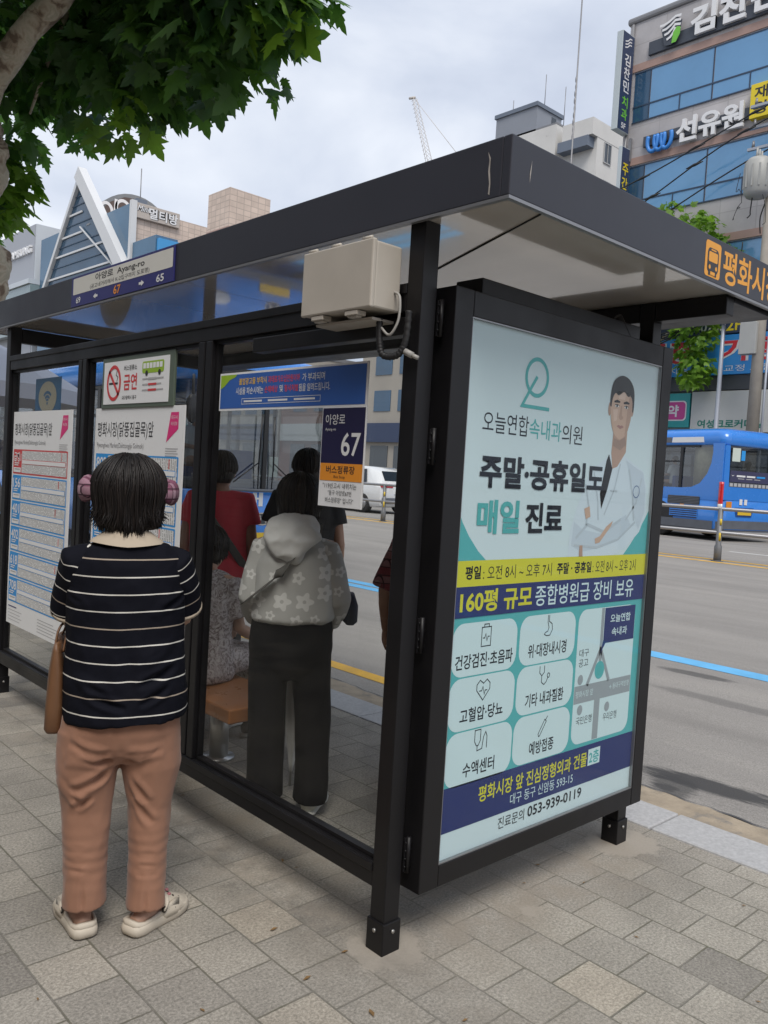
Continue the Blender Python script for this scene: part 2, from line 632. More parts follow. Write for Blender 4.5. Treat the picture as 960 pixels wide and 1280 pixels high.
        mr.inputs['From Min'].default_value = r_ + .125; mr.inputs['From Max'].default_value = r_ + .15; mr.inputs['To Min'].default_value = .8; mr.inputs['To Max'].default_value = 0
        if cm is None: cm = mr.outputs[0]
        else:
            mm = N(t, 'ShaderNodeMath', operation='MAXIMUM'); L(cm, mm.inputs[0]); L(mr.outputs[0], mm.inputs[1]); cm = mm.outputs[0]
    m3b = N(t, 'ShaderNodeMix', data_type='RGBA'); L(cm, m3b.inputs['Factor']); L(m3.outputs[2], m3b.inputs[6]); m3b.inputs[7].default_value = (0.34, 0.305, 0.258, 1)
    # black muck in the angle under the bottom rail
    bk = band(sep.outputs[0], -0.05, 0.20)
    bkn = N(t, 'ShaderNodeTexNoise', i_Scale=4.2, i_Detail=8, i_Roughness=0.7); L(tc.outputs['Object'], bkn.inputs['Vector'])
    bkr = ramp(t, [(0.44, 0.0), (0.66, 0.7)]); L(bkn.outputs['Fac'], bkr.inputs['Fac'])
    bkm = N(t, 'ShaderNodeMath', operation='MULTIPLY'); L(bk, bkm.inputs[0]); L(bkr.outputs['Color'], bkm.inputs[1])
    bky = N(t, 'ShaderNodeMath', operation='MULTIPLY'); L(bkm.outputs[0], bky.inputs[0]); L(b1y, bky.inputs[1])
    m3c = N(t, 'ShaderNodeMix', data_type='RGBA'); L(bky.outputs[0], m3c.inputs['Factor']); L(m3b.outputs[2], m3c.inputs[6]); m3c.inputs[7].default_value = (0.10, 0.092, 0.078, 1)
    # joints: dark earth, some moss
    jn = N(t, 'ShaderNodeTexNoise', i_Scale=6, i_Detail=5)
    L(tc.outputs['Object'], jn.inputs['Vector'])
    jr = ramp(t, [(0.35, (0.17, 0.16, 0.14)), (0.55, (0.115, 0.108, 0.08)), (0.75, (0.085, 0.09, 0.05))])
    L(jn.outputs['Fac'], jr.inputs['Fac'])
    inv = N(t, 'ShaderNodeMath', operation='MULTIPLY_ADD'); L(dm.outputs[0], inv.inputs[0]); inv.inputs[1].default_value = -0.7; inv.inputs[2].default_value = 0.74
    icm = N(t, 'ShaderNodeMath', operation='MULTIPLY_ADD'); L(cm, icm.inputs[0]); icm.inputs[1].default_value = -0.9; L(inv.outputs[0], icm.inputs[2]); icm.use_clamp = True
    inv = icm
    jf = N(t, 'ShaderNodeMath', operation='MULTIPLY'); L(br.outputs['Fac'], jf.inputs[0]); L(inv.outputs[0], jf.inputs[1])
    m4 = N(t, 'ShaderNodeMix', data_type='RGBA'); L(jf.outputs[0], m4.inputs['Factor']); L(m3c.outputs[2], m4.inputs[6]); L(jr.outputs['Color'], m4.inputs[7])
    # old chewing-gum and oil spots
    vo = N(t, 'ShaderNodeTexVoronoi', i_Scale=2.6); vo.voronoi_dimensions = '3D'
    wv = N(t, 'ShaderNodeTexNoise', i_Scale=22, i_Detail=2)
    L(tc.outputs['Object'], wv.inputs['Vector'])
    va = N(t, 'ShaderNodeMix', data_type='RGBA', blend_type='ADD'); va.inputs['Factor'].default_value = 0.018
    L(tc.outputs['Object'], va.inputs[6]); L(wv.outputs['Color'], va.inputs[7])
    L(va.outputs[2], vo.inputs['Vector'])
    vr = ramp(t, [(0.045, 1.0), (0.06, 0.0)])
    L(vo.outputs['Distance'], vr.inputs['Fac'])
    vsep = N(t, 'ShaderNodeSeparateColor'); L(vo.outputs['Color'], vsep.inputs[0])
    vg = N(t, 'ShaderNodeMath', operation='GREATER_THAN'); L(vsep.outputs[0], vg.inputs[0]); vg.inputs[1].default_value = 0.45
    vf = N(t, 'ShaderNodeMath', operation='MULTIPLY'); L(vr.outputs['Color'], vf.inputs[0]); L(vg.outputs[0], vf.inputs[1])
    vf2 = N(t, 'ShaderNodeMath', operation='MULTIPLY'); L(vf.outputs[0], vf2.inputs[0]); vf2.inputs[1].default_value = 0.8
    m5 = N(t, 'ShaderNodeMix', data_type='RGBA'); L(vf2.outputs[0], m5.inputs['Factor']); L(m4.outputs[2], m5.inputs[6]); m5.inputs[7].default_value = (0.09, 0.088, 0.085, 1)
    L(m5.outputs[2], b.inputs['Base Color'])
    h1 = N(t, 'ShaderNodeMath', operation='MULTIPLY_ADD'); L(jf.outputs[0], h1.inputs[0]); h1.inputs[1].default_value = -1.0; L(br.outputs['Color'], h1.inputs[2])
    hs = N(t, 'ShaderNodeMath', operation='MULTIPLY_ADD'); L(sp.outputs['Fac'], hs.inputs[0]); hs.inputs[1].default_value = 0.35
    hj = N(t, 'ShaderNodeMath', operation='MULTIPLY'); L(jf.outputs[0], hj.inputs[0]); hj.inputs[1].default_value = -1.0
    L(hj.outputs[0], hs.inputs[2])
    bp = N(t, 'ShaderNodeBump'); bp.inputs['Strength'].default_value = 0.7; bp.inputs['Distance'].default_value = 0.006
    L(hs.outputs[0], bp.inputs['Height'])
    L(bp.outputs[0], b.inputs['Normal'])
    return m


def asphalt_mat():
    m = bpy.data.materials.new('worn_asphalt')
    m.use_nodes = True
    t = m.node_tree
    L = t.links.new
    b = t.nodes['Principled BSDF']
    b.inputs['Roughness'].default_value = 0.85
    b.inputs['Specular IOR Level'].default_value = 0.25
    tc = N(t, 'ShaderNodeTexCoord')
    mp = N(t, 'ShaderNodeMapping'); mp.inputs['Scale'].default_value = (1.1, 0.16, 1)
    L(tc.outputs['Object'], mp.inputs['Vector'])
    n1 = N(t, 'ShaderNodeTexNoise', i_Scale=1.6, i_Detail=8, i_Roughness=0.6)
    L(mp.outputs[0], n1.inputs['Vector'])
    r1 = ramp(t, [(0.30, (0.215, 0.204, 0.192)), (0.55, (0.270, 0.256, 0.240)), (0.75, (0.305, 0.288, 0.267))])
    L(n1.outputs['Fac'], r1.inputs['Fac'])
    n2 = N(t, 'ShaderNodeTexNoise', i_Scale=120, i_Detail=3)
    L(tc.outputs['Object'], n2.inputs['Vector'])
    r2 = ramp(t, [(0.3, 0.7), (0.7, 1.3)])
    L(n2.outputs['Fac'], r2.inputs['Fac'])
    mx = N(t, 'ShaderNodeMix', data_type='RGBA', blend_type='MULTIPLY'); mx.inputs['Factor'].default_value = 0.8
    L(r1.outputs['Color'], mx.inputs[6]); L(r2.outputs['Color'], mx.inputs[7])
    # cast shadow painted dark near the kerb, with oil and skid stains; streaky edges
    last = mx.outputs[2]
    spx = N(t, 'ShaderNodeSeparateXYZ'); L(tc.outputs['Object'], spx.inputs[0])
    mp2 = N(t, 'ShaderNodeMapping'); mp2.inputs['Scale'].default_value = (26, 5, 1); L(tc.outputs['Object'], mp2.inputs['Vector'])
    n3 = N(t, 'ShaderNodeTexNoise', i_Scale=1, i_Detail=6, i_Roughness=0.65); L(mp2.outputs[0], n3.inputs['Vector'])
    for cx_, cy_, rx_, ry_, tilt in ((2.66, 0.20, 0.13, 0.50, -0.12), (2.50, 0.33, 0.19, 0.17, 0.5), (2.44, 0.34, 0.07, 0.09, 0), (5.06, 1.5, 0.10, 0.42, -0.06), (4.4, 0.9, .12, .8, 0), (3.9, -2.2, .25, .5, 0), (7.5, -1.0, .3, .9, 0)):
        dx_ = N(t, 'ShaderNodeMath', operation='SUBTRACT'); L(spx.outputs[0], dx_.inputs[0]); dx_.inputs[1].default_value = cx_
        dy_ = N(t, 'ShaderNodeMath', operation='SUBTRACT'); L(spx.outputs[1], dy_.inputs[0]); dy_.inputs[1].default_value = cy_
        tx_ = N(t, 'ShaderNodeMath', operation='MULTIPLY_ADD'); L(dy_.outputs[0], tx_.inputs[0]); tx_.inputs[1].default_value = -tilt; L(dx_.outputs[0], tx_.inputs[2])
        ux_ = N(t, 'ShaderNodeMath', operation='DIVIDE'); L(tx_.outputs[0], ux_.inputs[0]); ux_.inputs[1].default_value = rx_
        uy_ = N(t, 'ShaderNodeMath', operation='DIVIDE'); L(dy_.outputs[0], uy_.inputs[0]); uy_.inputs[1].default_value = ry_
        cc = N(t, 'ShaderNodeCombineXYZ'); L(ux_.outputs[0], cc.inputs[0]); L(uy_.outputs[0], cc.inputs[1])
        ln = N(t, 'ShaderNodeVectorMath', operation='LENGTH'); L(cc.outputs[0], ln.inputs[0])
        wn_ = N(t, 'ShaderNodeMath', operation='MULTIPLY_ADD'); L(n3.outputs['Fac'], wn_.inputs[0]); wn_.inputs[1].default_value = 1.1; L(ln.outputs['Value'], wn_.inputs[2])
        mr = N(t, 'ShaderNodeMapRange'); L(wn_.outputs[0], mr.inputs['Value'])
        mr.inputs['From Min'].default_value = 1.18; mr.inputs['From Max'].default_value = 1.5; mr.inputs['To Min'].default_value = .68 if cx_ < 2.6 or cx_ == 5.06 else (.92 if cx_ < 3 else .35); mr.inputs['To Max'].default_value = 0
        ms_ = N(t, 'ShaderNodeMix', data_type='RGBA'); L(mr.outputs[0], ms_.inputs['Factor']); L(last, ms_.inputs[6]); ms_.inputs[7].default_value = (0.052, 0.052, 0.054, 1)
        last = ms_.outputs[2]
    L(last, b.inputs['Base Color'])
    bp = N(t, 'ShaderNodeBump'); bp.inputs['Strength'].default_value = 0.4; bp.inputs['Distance'].default_value = 0.006
    L(n2.outputs['Fac'], bp.inputs['Height']); L(bp.outputs[0], b.inputs['Normal'])
    return m


def sheet(name, x0, x1, y0, y1, m, dz=0.004, road=True, nx=1, z=None):
    mb = MB()
    xs = [x0 + (x1 - x0) * i / nx for i in range(nx + 1)]
    if road and x0 < 16 < x1:
        xs = sorted(set(xs + [16.0]))
    rows = [[(x, y, (road_z(x) if road else z) + dz) for y in (y0, y1)] for x in xs]
    vs = [p for r in rows for p in r]
    mb.add(vs, [(2 * i, 2 * i + 2, 2 * i + 3, 2 * i + 1) for i in range(len(rows) - 1)])
    return mb.build(name, m)


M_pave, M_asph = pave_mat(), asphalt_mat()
M_granite = P('kerb_granite', (0.42, 0.42, 0.425), 0.75, var=(60, 0.25), bump=(150, 0.2, 0.003))
M_yellow = P('road_yellow', (0.72, 0.42, 0.06), 0.8, var=(6, 0.25), dirt=(18, 0.60, (0.3, 0.25, 0.16)))
M_blue = P('road_blue', (0.13, 0.42, 0.72), 0.8, var=(4, 0.18), dirt=(14, 0.66, (0.2, 0.3, 0.38)))
M_whiteline = P('road_white', (0.68, 0.68, 0.66), 0.8, var=(5, 0.2), dirt=(15, 0.62, (0.3, 0.29, 0.28)))
M_sand = P('gutter_sand', (0.36, 0.30, 0.225), 0.95, var=(9, 0.3), dirt=(5, 0.55, (0.20, 0.185, 0.165)), bump=(90, 0.5, 0.01))
M_stain = P('asphalt_patch', (0.075, 0.075, 0.078), 0.75, var=(30, 0.4))
M_farpave = P('far_pavement', (0.30, 0.28, 0.26), 0.9, var=(2, 0.2))
M_earth = P('earth', (0.16, 0.15, 0.13), 0.95, var=(0.2, 0.2))

sheet('ground', -900, 900, -900, 900, M_earth, dz=0, road=False, z=-0.35)['kind'] = 'structure'
sheet('pavement', -30, 1.645, -60, 260, M_pave, dz=0, road=False, z=0.0)['kind'] = 'structure'
mb = MB()
y = -60.0
while y < 260:
    n_ = 1.0 if -8 < y < 30 else 10.0
    mb.box(1.648, 1.925, y + 0.004, y + n_ - 0.004, -0.3, 0.006)
    y += n_
tag(mb.build('kerb', M_granite, bevel=0.008), kind='structure')
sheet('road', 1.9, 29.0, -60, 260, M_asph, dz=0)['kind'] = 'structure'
mb = MB().box(29.0, 29.3, -60, 260, -0.3, 0.35)
tag(mb.build('far_kerb', M_granite), kind='structure')
sheet('far_pavement', 29.3, 80, -60, 260, M_farpave, dz=0, road=False, z=0.34)['kind'] = 'structure'
# sandy gutter with a ragged edge
mb = MB()
ys = [-6 + 0.06 * i for i in range(500)]
vs, fs = [], []
for i, y in enumerate(ys):
    e = 2.34 + 0.05 * noise.noise(Vector((y * 2.1, 3, 0))) + 0.03 * noise.noise(Vector((y * 9, 1, 0)))
    vs += [(1.927, y, -0.086), (2.1, y, -0.082), (e, y, road_z(e) + 0.005)]
for i in range(len(ys) - 1):
    a = 3 * i
    fs += [(a, a + 1, a + 4, a + 3), (a + 1, a + 2, a + 5, a + 4)]
mb.add(vs, fs)
tag(mb.build('gutter', M_sand), kind='structure')
# the crack that runs along its edge
mb = MB()
vs, fs = [], []
for i, y in enumerate(ys):
    e = 2.345 + 0.05 * noise.noise(Vector((y * 2.1, 3, 0))) + 0.03 * noise.noise(Vector((y * 9, 1, 0)))
    w = 0.004 + 0.016 * max(0, noise.noise(Vector((y * 5, 9, 2))) + 0.35)
    vs += [(e, y, road_z(e) + 0.008), (e + w, y, road_z(e) + 0.008)]
fs = [(2 * i, 2 * i + 1, 2 * i + 3, 2 * i + 2) for i in range(len(ys) - 1)]
mb.add(vs, fs)
tag(mb.build('road_crack', M_stain), kind='structure')

sheet('yellow_edge_line', 2.58, 2.72, 2.2, 120, M_yellow)['kind'] = 'structure'
sheet('blue_lane_line', 5.35, 5.58, -30, 3.6, M_blue, dz=0.004)['kind'] = 'structure'
sheet('blue_lane_stripe', 5.62, 5.80, 5.4, 60, M_blue, dz=0.004)['kind'] = 'structure'
sheet('blue_lane_stripe', 5.86, 6.04, 5.4, 60, M_blue, dz=0.004)['kind'] = 'structure'
for x in (9.6, 17.4):
    for k in range(14):
        y = -14 + k * 8.0 + (3.6 if x < 10 else 0.5)
        sheet('white_lane_dash', x, x + 0.13, y, y + 4.4, M_whiteline, nx=1)['kind'] = 'structure'
sheet('yellow_centre_line', 14.35, 14.5, -40, 150, M_yellow)['kind'] = 'structure'
sheet('yellow_centre_line', 14.85, 15.0, -40, 150, M_yellow)['kind'] = 'structure'


# ------------------------------------------------------------------ bus shelter
M_metal = P('charcoal_frame', (0.0085, 0.008, 0.0092), 0.42, spec=0.33, var=(3, 0.25), dirt=(34, 0.70, (0.055, 0.050, 0.047)))
M_fascia = P('charcoal_fascia', (0.033, 0.0345, 0.046), 0.40, spec=0.45, var=(1.5, 0.12), dirt=(18, 0.70, (0.062, 0.060, 0.062)))
M_soffit = P('gloss_soffit', (0.66, 0.61, 0.55), 0.06, spec=0.9, coat=1.0, var=(1.2, 0.10), bump=(2.2, 0.035, 0.03))
M_alu = P('aluminium_trim', (0.30, 0.30, 0.31), 0.4, metal=0.7)
M_seam = P('seam', (0.02, 0.02, 0.02), 0.8)
M_steelbolt = P('bolt_steel', (0.45, 0.44, 0.42), 0.4, metal=0.8)
M_glass = glass_mat('shelter_glass', (0.975, 0.98, 0.975), 1.52, extra=0.0, smudge=0.012, k=0.36)
M_rust = P('rust_streak', (0.42, 0.39, 0.36), 0.9, var=(60, 0.4))

sh = thing('bus_shelter', 'charcoal metal bus shelter with flat roof, glass back wall and glossy pale soffit', 'bus shelter')
ZS = 2.308                                      # soffit
mb = MB()
fz0, fz1 = 2.306, 2.472
RX0, RX1, RY0, RY1 = -0.022, 1.85, -0.336, 4.06
th = 0.03
mb.box(RX0, RX1, RY0, RY0 + th, fz0, fz1)
mb.box(RX0, RX1, RY1 - th, RY1, fz0, fz1)
mb.box(RX0, RX0 + th, RY0 + th, RY1 - th, fz0, fz1)
mb.box(RX1 - th, RX1, RY0 + th, RY1 - th, fz0, fz1)
mb.box(RX0 + th, RX1 - th, RY0 + th, RY1 - th, fz1 - 0.03, fz1 - 0.004)
roof = mb.build('roof', M_fascia, sh, bevel=0.004)
mb = MB()
mb.box(RX0 + th + .002, RX1 - th - .002, RY0 + th + .002, 1.5, ZS, ZS + 0.008)
mb.box(RX0 + th + .002, RX1 - th - .002, 1.504, RY1 - th - .002, ZS, ZS + 0.008)
sof = mb.build('soffit', M_soffit, roof)
mb = MB()
mb.tube([(0.165, -0.306, ZS - 0.002), (0.60, 0.72, ZS - 0.002)], 0.0028, n=6)
mb.build('soffit_seam', M_seam, roof)
mb = MB()
mb.box(RX0 - .004, RX1 + .004, RY0 - .004, RY0 + .012, fz0 - .010, fz0 - .001)
mb.box(RX0 - .004, RX0 + .012, RY0 + .012, RY1 + .004, fz0 - .010, fz0 - .001)
mb.build('drip_trim', M_alu, roof)
g = Gfx(end_frame(RY0), base=0.001)
g.poly([(0.062, 2.385), (0.069, 2.425), (0.067, 2.385), (0.064, 2.36)], M_rust)
g.build('scratch', roof)
g = Gfx(back_frame(RX0), base=0.001)
pts = [(0.253, 2.440), (0.259, 2.415), (0.257, 2.385), (0.263, 2.35), (0.261, 2.322), (0.267, 2.318), (0.268, 2.35), (0.263, 2.39), (0.264, 2.42)]
g.poly(pts, M_rust)
g.build('scratch', roof)

PX = 0.070
for px, py, zt in ((0.0, 0.0, ZS), (1.369, 0.0, ZS), (0.0, 3.60, ZS), (1.369, 3.60, ZS)):
    mb = MB().box(px + .004, px + PX, py + .004, py + PX, 0.0, zt)
    post = mb.build('post', M_metal, sh, bevel=0.003)
    mb = MB().box(px - .002, px + PX + .006, py - .002, py + PX + .006, -0.002, 0.102)
    sl = mb.build('post_sleeve', M_metal, post, bevel=0.003)
    for kx, ky, nx, ny in ((px - .002, py + .037, -1, 0), (px + .039, py - .002, 0, -1)):
        mb = MB().tube([(kx, ky, 0.072), (kx + nx * .005, ky + ny * .005, 0.072)], 0.0065, n=10)
        mb.build('bolt', M_steelbolt, post)
# rails and mullions of the back wall
def rail(name, y0, y1, z0, z1, x0=0.006, x1=0.062):
    mb = MB().box(x0, x1, y0, y1, z0, z1)
    mb.box(x0 - 0.006, x0 + 0.004, y0, y1, z0 + (z1 - z0) * 0.62, z1 - .002)
    return mb.build(name, M_metal, sh, bevel=0.003)
rail('top_rail', PX + .001, 3.599, 2.035, 2.125)
rail('bottom_rail', PX + .001, 3.599, 0.198, 0.278)
for y0, y1 in ((1.215, 1.322), (2.458, 2.560)):
    mb = MB()
    mid = (y0 + y1) / 2
    mb.box(0.004, 0.060, y0, mid - .006, 0.279, 2.034)
    mb.box(0.004, 0.060, mid + .006, y1, 0.279, 2.034)
    mb.box(0.016, 0.05, mid - .006, mid + .006, 0.279, 2.034)
    mb.build('mullion', M_metal, sh, bevel=0.003)
for y0, y1 in ((PX + .003, 1.213), (1.324, 2.456), (2.562, 3.597)):
    MB().box(0.032, 0.040, y0, y1, 0.279, 2.034).build('glass_pane', M_glass, sh)
    mb = MB()                                    # gasket strip round the pane
    for a, b_, c_, d_ in ((y0, y0 + .014, .279, 2.034), (y1 - .014, y1, .279, 2.034), (y0 + .014, y1 - .014, .279, .293), (y0 + .014, y1 - .014, 2.02, 2.034)):
        mb.box(0.022, 0.050, a, b_, c_, d_)
    mb.build('gasket', M_metal, sh)
# roof beams
for y in (3.606,):
    MB().box(PX + .002, 1.366, y, y + 0.06, 2.215, 2.303).build('cross_beam', M_metal, sh, bevel=0.004)
MB().box(1.372, 1.436, RY0 + th + .002, -0.001, 2.228, 2.304).build('eaves_beam', M_metal, sh, bevel=0.004)
MB().box(1.372, 1.436, PX + .004, 3.598, 2.228, 2.304).build('eaves_beam', M_metal, sh, bevel=0.004)
MB().box(1.438, RX1 - th - .004, RY0 + th + .003, RY1 - th - .003, 2.284, 2.3055).build('gutter_panel', M_metal, roof)
mb = MB().tube([(1.15, 0.036, 2.212), (1.36, 0.036, 2.03)], 0.017, n=8)
mb.build('brace', M_metal, sh)
MB().box(0.30, 1.30, 0.02, 0.14, 2.125, 2.195).build('light_box', M_metal, sh, bevel=0.004)
mb = MB()
mb.box(0.006, 0.060, PX + .002, 0.92, 1.965, 2.02)
mb.box(0.06, 0.12, 0.1, 3.5, 2.06, 2.10)
mb.build('cable_duct', M_metal, sh, bevel=0.004)
# hinges between post and advert case
for z in (2.02, 1.62, 1.02, 0.31):
    mb = MB()
    mb.box(0.0715, 0.099, -0.002, 0.003, z - .055, z + .055)
    mb.tube([(0.085, -0.006, z - .058), (0.085, -0.006, z + .058)], 0.008, n=8)
    for k in (-0.038, -0.012, 0.014, 0.04):
        for xx in (0.0745, 0.0965):
            mb.tube([(xx, -0.002, z + k), (xx, -0.006, z + k)], 0.0035, n=6)
    mb.build('hinge', M_metal, sh)

# route icon and stop name on the end fascia
M_ambar = P('amber_film', (0.80, 0.36, 0.045), 0.5)
M_fasciadark = P('fascia_film', (0.03, 0.03, 0.036), 0.45)
g = Gfx(end_frame(RY0))
g.rect(1.107, 2.323, 1.228, 2.452, M_ambar, 0, r=0.014)
# a bus front cut out of the amber tile
g.rect(1.124, 2.338, 1.211, 2.428, M_fasciadark, 1, r=0.02)
g.rect(1.133, 2.378, 1.202, 2.414, M_ambar, 2, r=0.006)
g.rect(1.133, 2.345, 1.202, 2.372, M_fasciadark, 2)
g.ell(1.142, 2.358, 0.008, 0.008, M_ambar, 3); g.ell(1.193, 2.358, 0.008, 0.008, M_ambar, 3)
g.rect(1.148, 2.419, 1.187, 2.424, M_ambar, 2)
g.rect(1.136, 2.329, 1.150, 2.344, M_fasciadark, 2); g.rect(1.185, 2.329, 1.199, 2.344, M_fasciadark, 2)
g.rect(1.150, 2.331, 1.185, 2.343, M_ambar, 3)
g.text('평화시장', 1.252, 2.322, 0.505, 0.128, M_ambar, 0, bold=0.02)
g.build('stop_name_lettering', roof)

# ------------------------------------------------------------------ road-name plate on the long fascia
M_navy = P('navy_film', (0.030, 0.030, 0.16), 0.35)
M_plate = P('plate_white', (0.66, 0.65, 0.60), 0.4)
M_ink = P('black_ink', (0.022, 0.022, 0.026), 0.5)
M_white = P('white_film', (0.74, 0.75, 0.75), 0.4)
M_orange = P('orange_film', (0.78, 0.29, 0.03), 0.4)
pl = thing('road_name_plate', 'white and navy road name plate with house numbers on the long roof fascia', 'sign', (RX0, 2.06, 2.387))
def relfr(fr, root):
    o, u, v, n = fr
    return o - Vector(root), u, v, n
root = (RX0, 2.06, 2.387)
mb = MB().box(-0.006, -0.0005, -0.552, 0.552, -0.078, 0.080)
mb.build('plate', M_navy, pl, bevel=0.001)
g = Gfx(relfr(back_frame(RX0 - 0.0062), root))
Y = lambda y: -y
g.rect(-2.588, 2.372, -1.520, 2.456, M_plate, 0, r=0.006)
g.text('아양로  Ayang-ro', -2.315, 2.408, 0.53, 0.042, M_ink, 1, bold=0.012)
g.text('(공고네거리에서 K-2입구까지 도로명)', -2.375, 2.377, 0.64, 0.026, M_ink, 1)
g.text('69', -2.545, 2.324, 0.055, 0.032, M_white, 1, bold=0.02)
g.text('67', -2.10, 2.320, 0.075, 0.042, M_orange, 1, bold=0.02)
g.text('65', -1.665, 2.322, 0.07, 0.034, M_white, 1, bold=0.02)
for cx, s_ in ((-2.305, -1), (-1.81, 1)):
    g.poly([(cx + .028 * s_, 2.338), (cx, 2.352), (cx, 2.324)], M_white, 1)
    g.rect(min(cx, cx - .024 * s_), 2.332, max(cx, cx - .024 * s_), 2.344, M_white, 1)
g.build('lettering', pl)

# ------------------------------------------------------------------ control box, conduits
M_box = P('beige_box_plastic', (0.50, 0.46, 0.40), 0.45, var=(4, 0.10), dirt=(9, .66, (.38, .34, .28)))
M_black = P('black_rubber', (0.016, 0.016, 0.017), 0.55)
cb = thing('control_box', 'beige plastic control cabinet strapped high on the shelter beside the corner post', 'control box', (0, 0.26, 2.03))
mb = MB().box(-0.114, -0.006, -0.170, 0.170, 0.0, 0.203)
mb.build('cabinet', M_box, cb, bevel=0.006)
mb = MB().box(-0.132, -0.1145, -0.174, 0.174, -0.002, 0.207)
door = mb.build('cabinet_door', M_box, cb, bevel=0.005)
for y_ in (-0.11, 0.06):
    mb = MB().box(-0.128, -0.090, y_, y_ + 0.06, -0.018, -0.003)
    mb.box(-0.122, -0.10, y_ + .008, y_ + .052, -0.024, -0.018)
    mb.build('latch', M_box, cb, bevel=0.002)
for y_ in (-0.15, 0.0, 0.12):
    MB().tube([(-0.117, y_, 0.213), (-0.117, y_ + .04, 0.213)], 0.007, n=8).build('hinge', M_box, cb)
MB().box(-0.09, 0.0, -0.14, 0.14, -0.03, -0.022).build('bracket', M_box, cb)
M_cablegrey = P('grey_cable', (0.35, 0.34, 0.32), 0.5)
def corrugated(path, r, pitch=0.011):
    mb = MB()
    pts = smooth_path(path, 14)
    rad = []
    acc = 0
    for i, p in enumerate(pts):
        if i: acc += (p - pts[i - 1]).length
        rad.append(r * (1 + 0.13 * math.sin(acc / pitch * 2 * math.pi)))
    mb.tube(pts, rad, n=10)
    return mb
c1 = corrugated([(-0.05, -0.13, -0.02), (-0.05, -0.135, -0.09), (-0.045, -0.15, -0.135), (-0.03, -0.20, -0.135), (-0.02, -0.222, -0.09), (-0.016, -0.225, 0.0)], 0.0105)
tag(c1.build('conduit', M_black, None, loc=(0, 0.26, 2.03)), 'black corrugated conduit looping from the beige cabinet down to the corner post', 'conduit')
mb = MB().tube(smooth_path([(-0.03, -0.171, 0.06), (-0.035, -0.20, 0.04), (-0.04, -0.205, -0.03), (-0.05, -0.18, -0.075), (-0.05, -0.14, -0.05)], 8), 0.0042, n=8)
tag(mb.build('cable', M_cablegrey, None, loc=(0, 0.26, 2.03)), 'thin grey cable hanging from the side of the beige cabinet', 'cable')
mb = MB().tube([(-0.024, -0.225, -0.125), (-0.014, -0.250, -0.138)], 0.010, n=10)
mb.tube([(-0.014, -0.250, -0.138), (-0.008, -0.268, -0.146)], 0.007, n=8)
tag(mb.build('cable_plug', M_cablegrey, None, loc=(0, 0.26, 2.03)), 'grey plug dangling below the black conduit', 'plug')

# ------------------------------------------------------------------ posters and signs on the glass
M_poster = P('poster_paper', (0.80, 0.81, 0.82), 0.45)
M_sky = P('route_blue', (0.03, 0.30, 0.72), 0.45)
M_red = P('route_red', (0.62, 0.05, 0.055), 0.45)
M_magenta = P('magenta_ink', (0.70, 0.03, 0.20), 0.45)
M_grey = P('grey_ink', (0.25, 0.25, 0.26), 0.5)
M_lgrey = P('light_grey_ink', (0.42, 0.42, 0.43), 0.5)
def stops_mat(name, col, bg):
    """column after column of tiny stop names: broken vertical strokes"""
    m = bpy.data.materials.new(name); m.use_nodes = True
    t = m.node_tree; b = t.nodes['Principled BSDF']; L = t.links.new
    b.inputs['Roughness'].default_value = 0.45
    tc = N(t, 'ShaderNodeTexCoord'); sp = N(t, 'ShaderNodeSeparateXYZ'); L(tc.outputs['Object'], sp.inputs[0])
    fr = N(t, 'ShaderNodeMath', operation='MULTIPLY'); L(sp.outputs[1], fr.inputs[0]); fr.inputs[1].default_value = 1 / 0.0165
    f2 = N(t, 'ShaderNodeMath', operation='FRACT'); L(fr.outputs[0], f2.inputs[0])
    lt = N(t, 'ShaderNodeMath', operation='LESS_THAN'); L(f2.outputs[0], lt.inputs[0]); lt.inputs[1].default_value = 0.46
    fl = N(t, 'ShaderNodeMath', operation='FLOOR'); L(fr.outputs[0], fl.inputs[0])
    wn = N(t, 'ShaderNodeTexNoise', i_Scale=1, i_Detail=2); wn.noise_dimensions = '2D'
    zs = N(t, 'ShaderNodeMath', operation='MULTIPLY'); L(sp.outputs[2], zs.inputs[0]); zs.inputs[1].default_value = 150
    y8 = N(t, 'ShaderNodeMath', operation='MULTIPLY'); L(fl.outputs[0], y8.inputs[0]); y8.inputs[1].default_value = 7.31
    cb_ = N(t, 'ShaderNodeCombineXYZ'); L(y8.outputs[0], cb_.inputs[0]); L(zs.outputs[0], cb_.inputs[1])
    L(cb_.outputs[0], wn.inputs['Vector'])
    gt = N(t, 'ShaderNodeMath', operation='GREATER_THAN'); L(wn.outputs['Fac'], gt.inputs[0]); gt.inputs[1].default_value = 0.42
    ml = N(t, 'ShaderNodeMath', operation='MULTIPLY'); L(lt.outputs[0], ml.inputs[0]); L(gt.outputs[0], ml.inputs[1])
    mx = N(t, 'ShaderNodeMix', data_type='RGBA'); L(ml.outputs[0], mx.inputs['Factor'])
    mx.inputs[6].default_value = (*bg, 1); mx.inputs[7].default_value = (*col, 1)
    L(mx.outputs[2], b.inputs['Base Color'])
    return m
M_stops = stops_mat('stop_list_print', (0.34, 0.34, 0.34), (0.74, 0.75, 0.75))

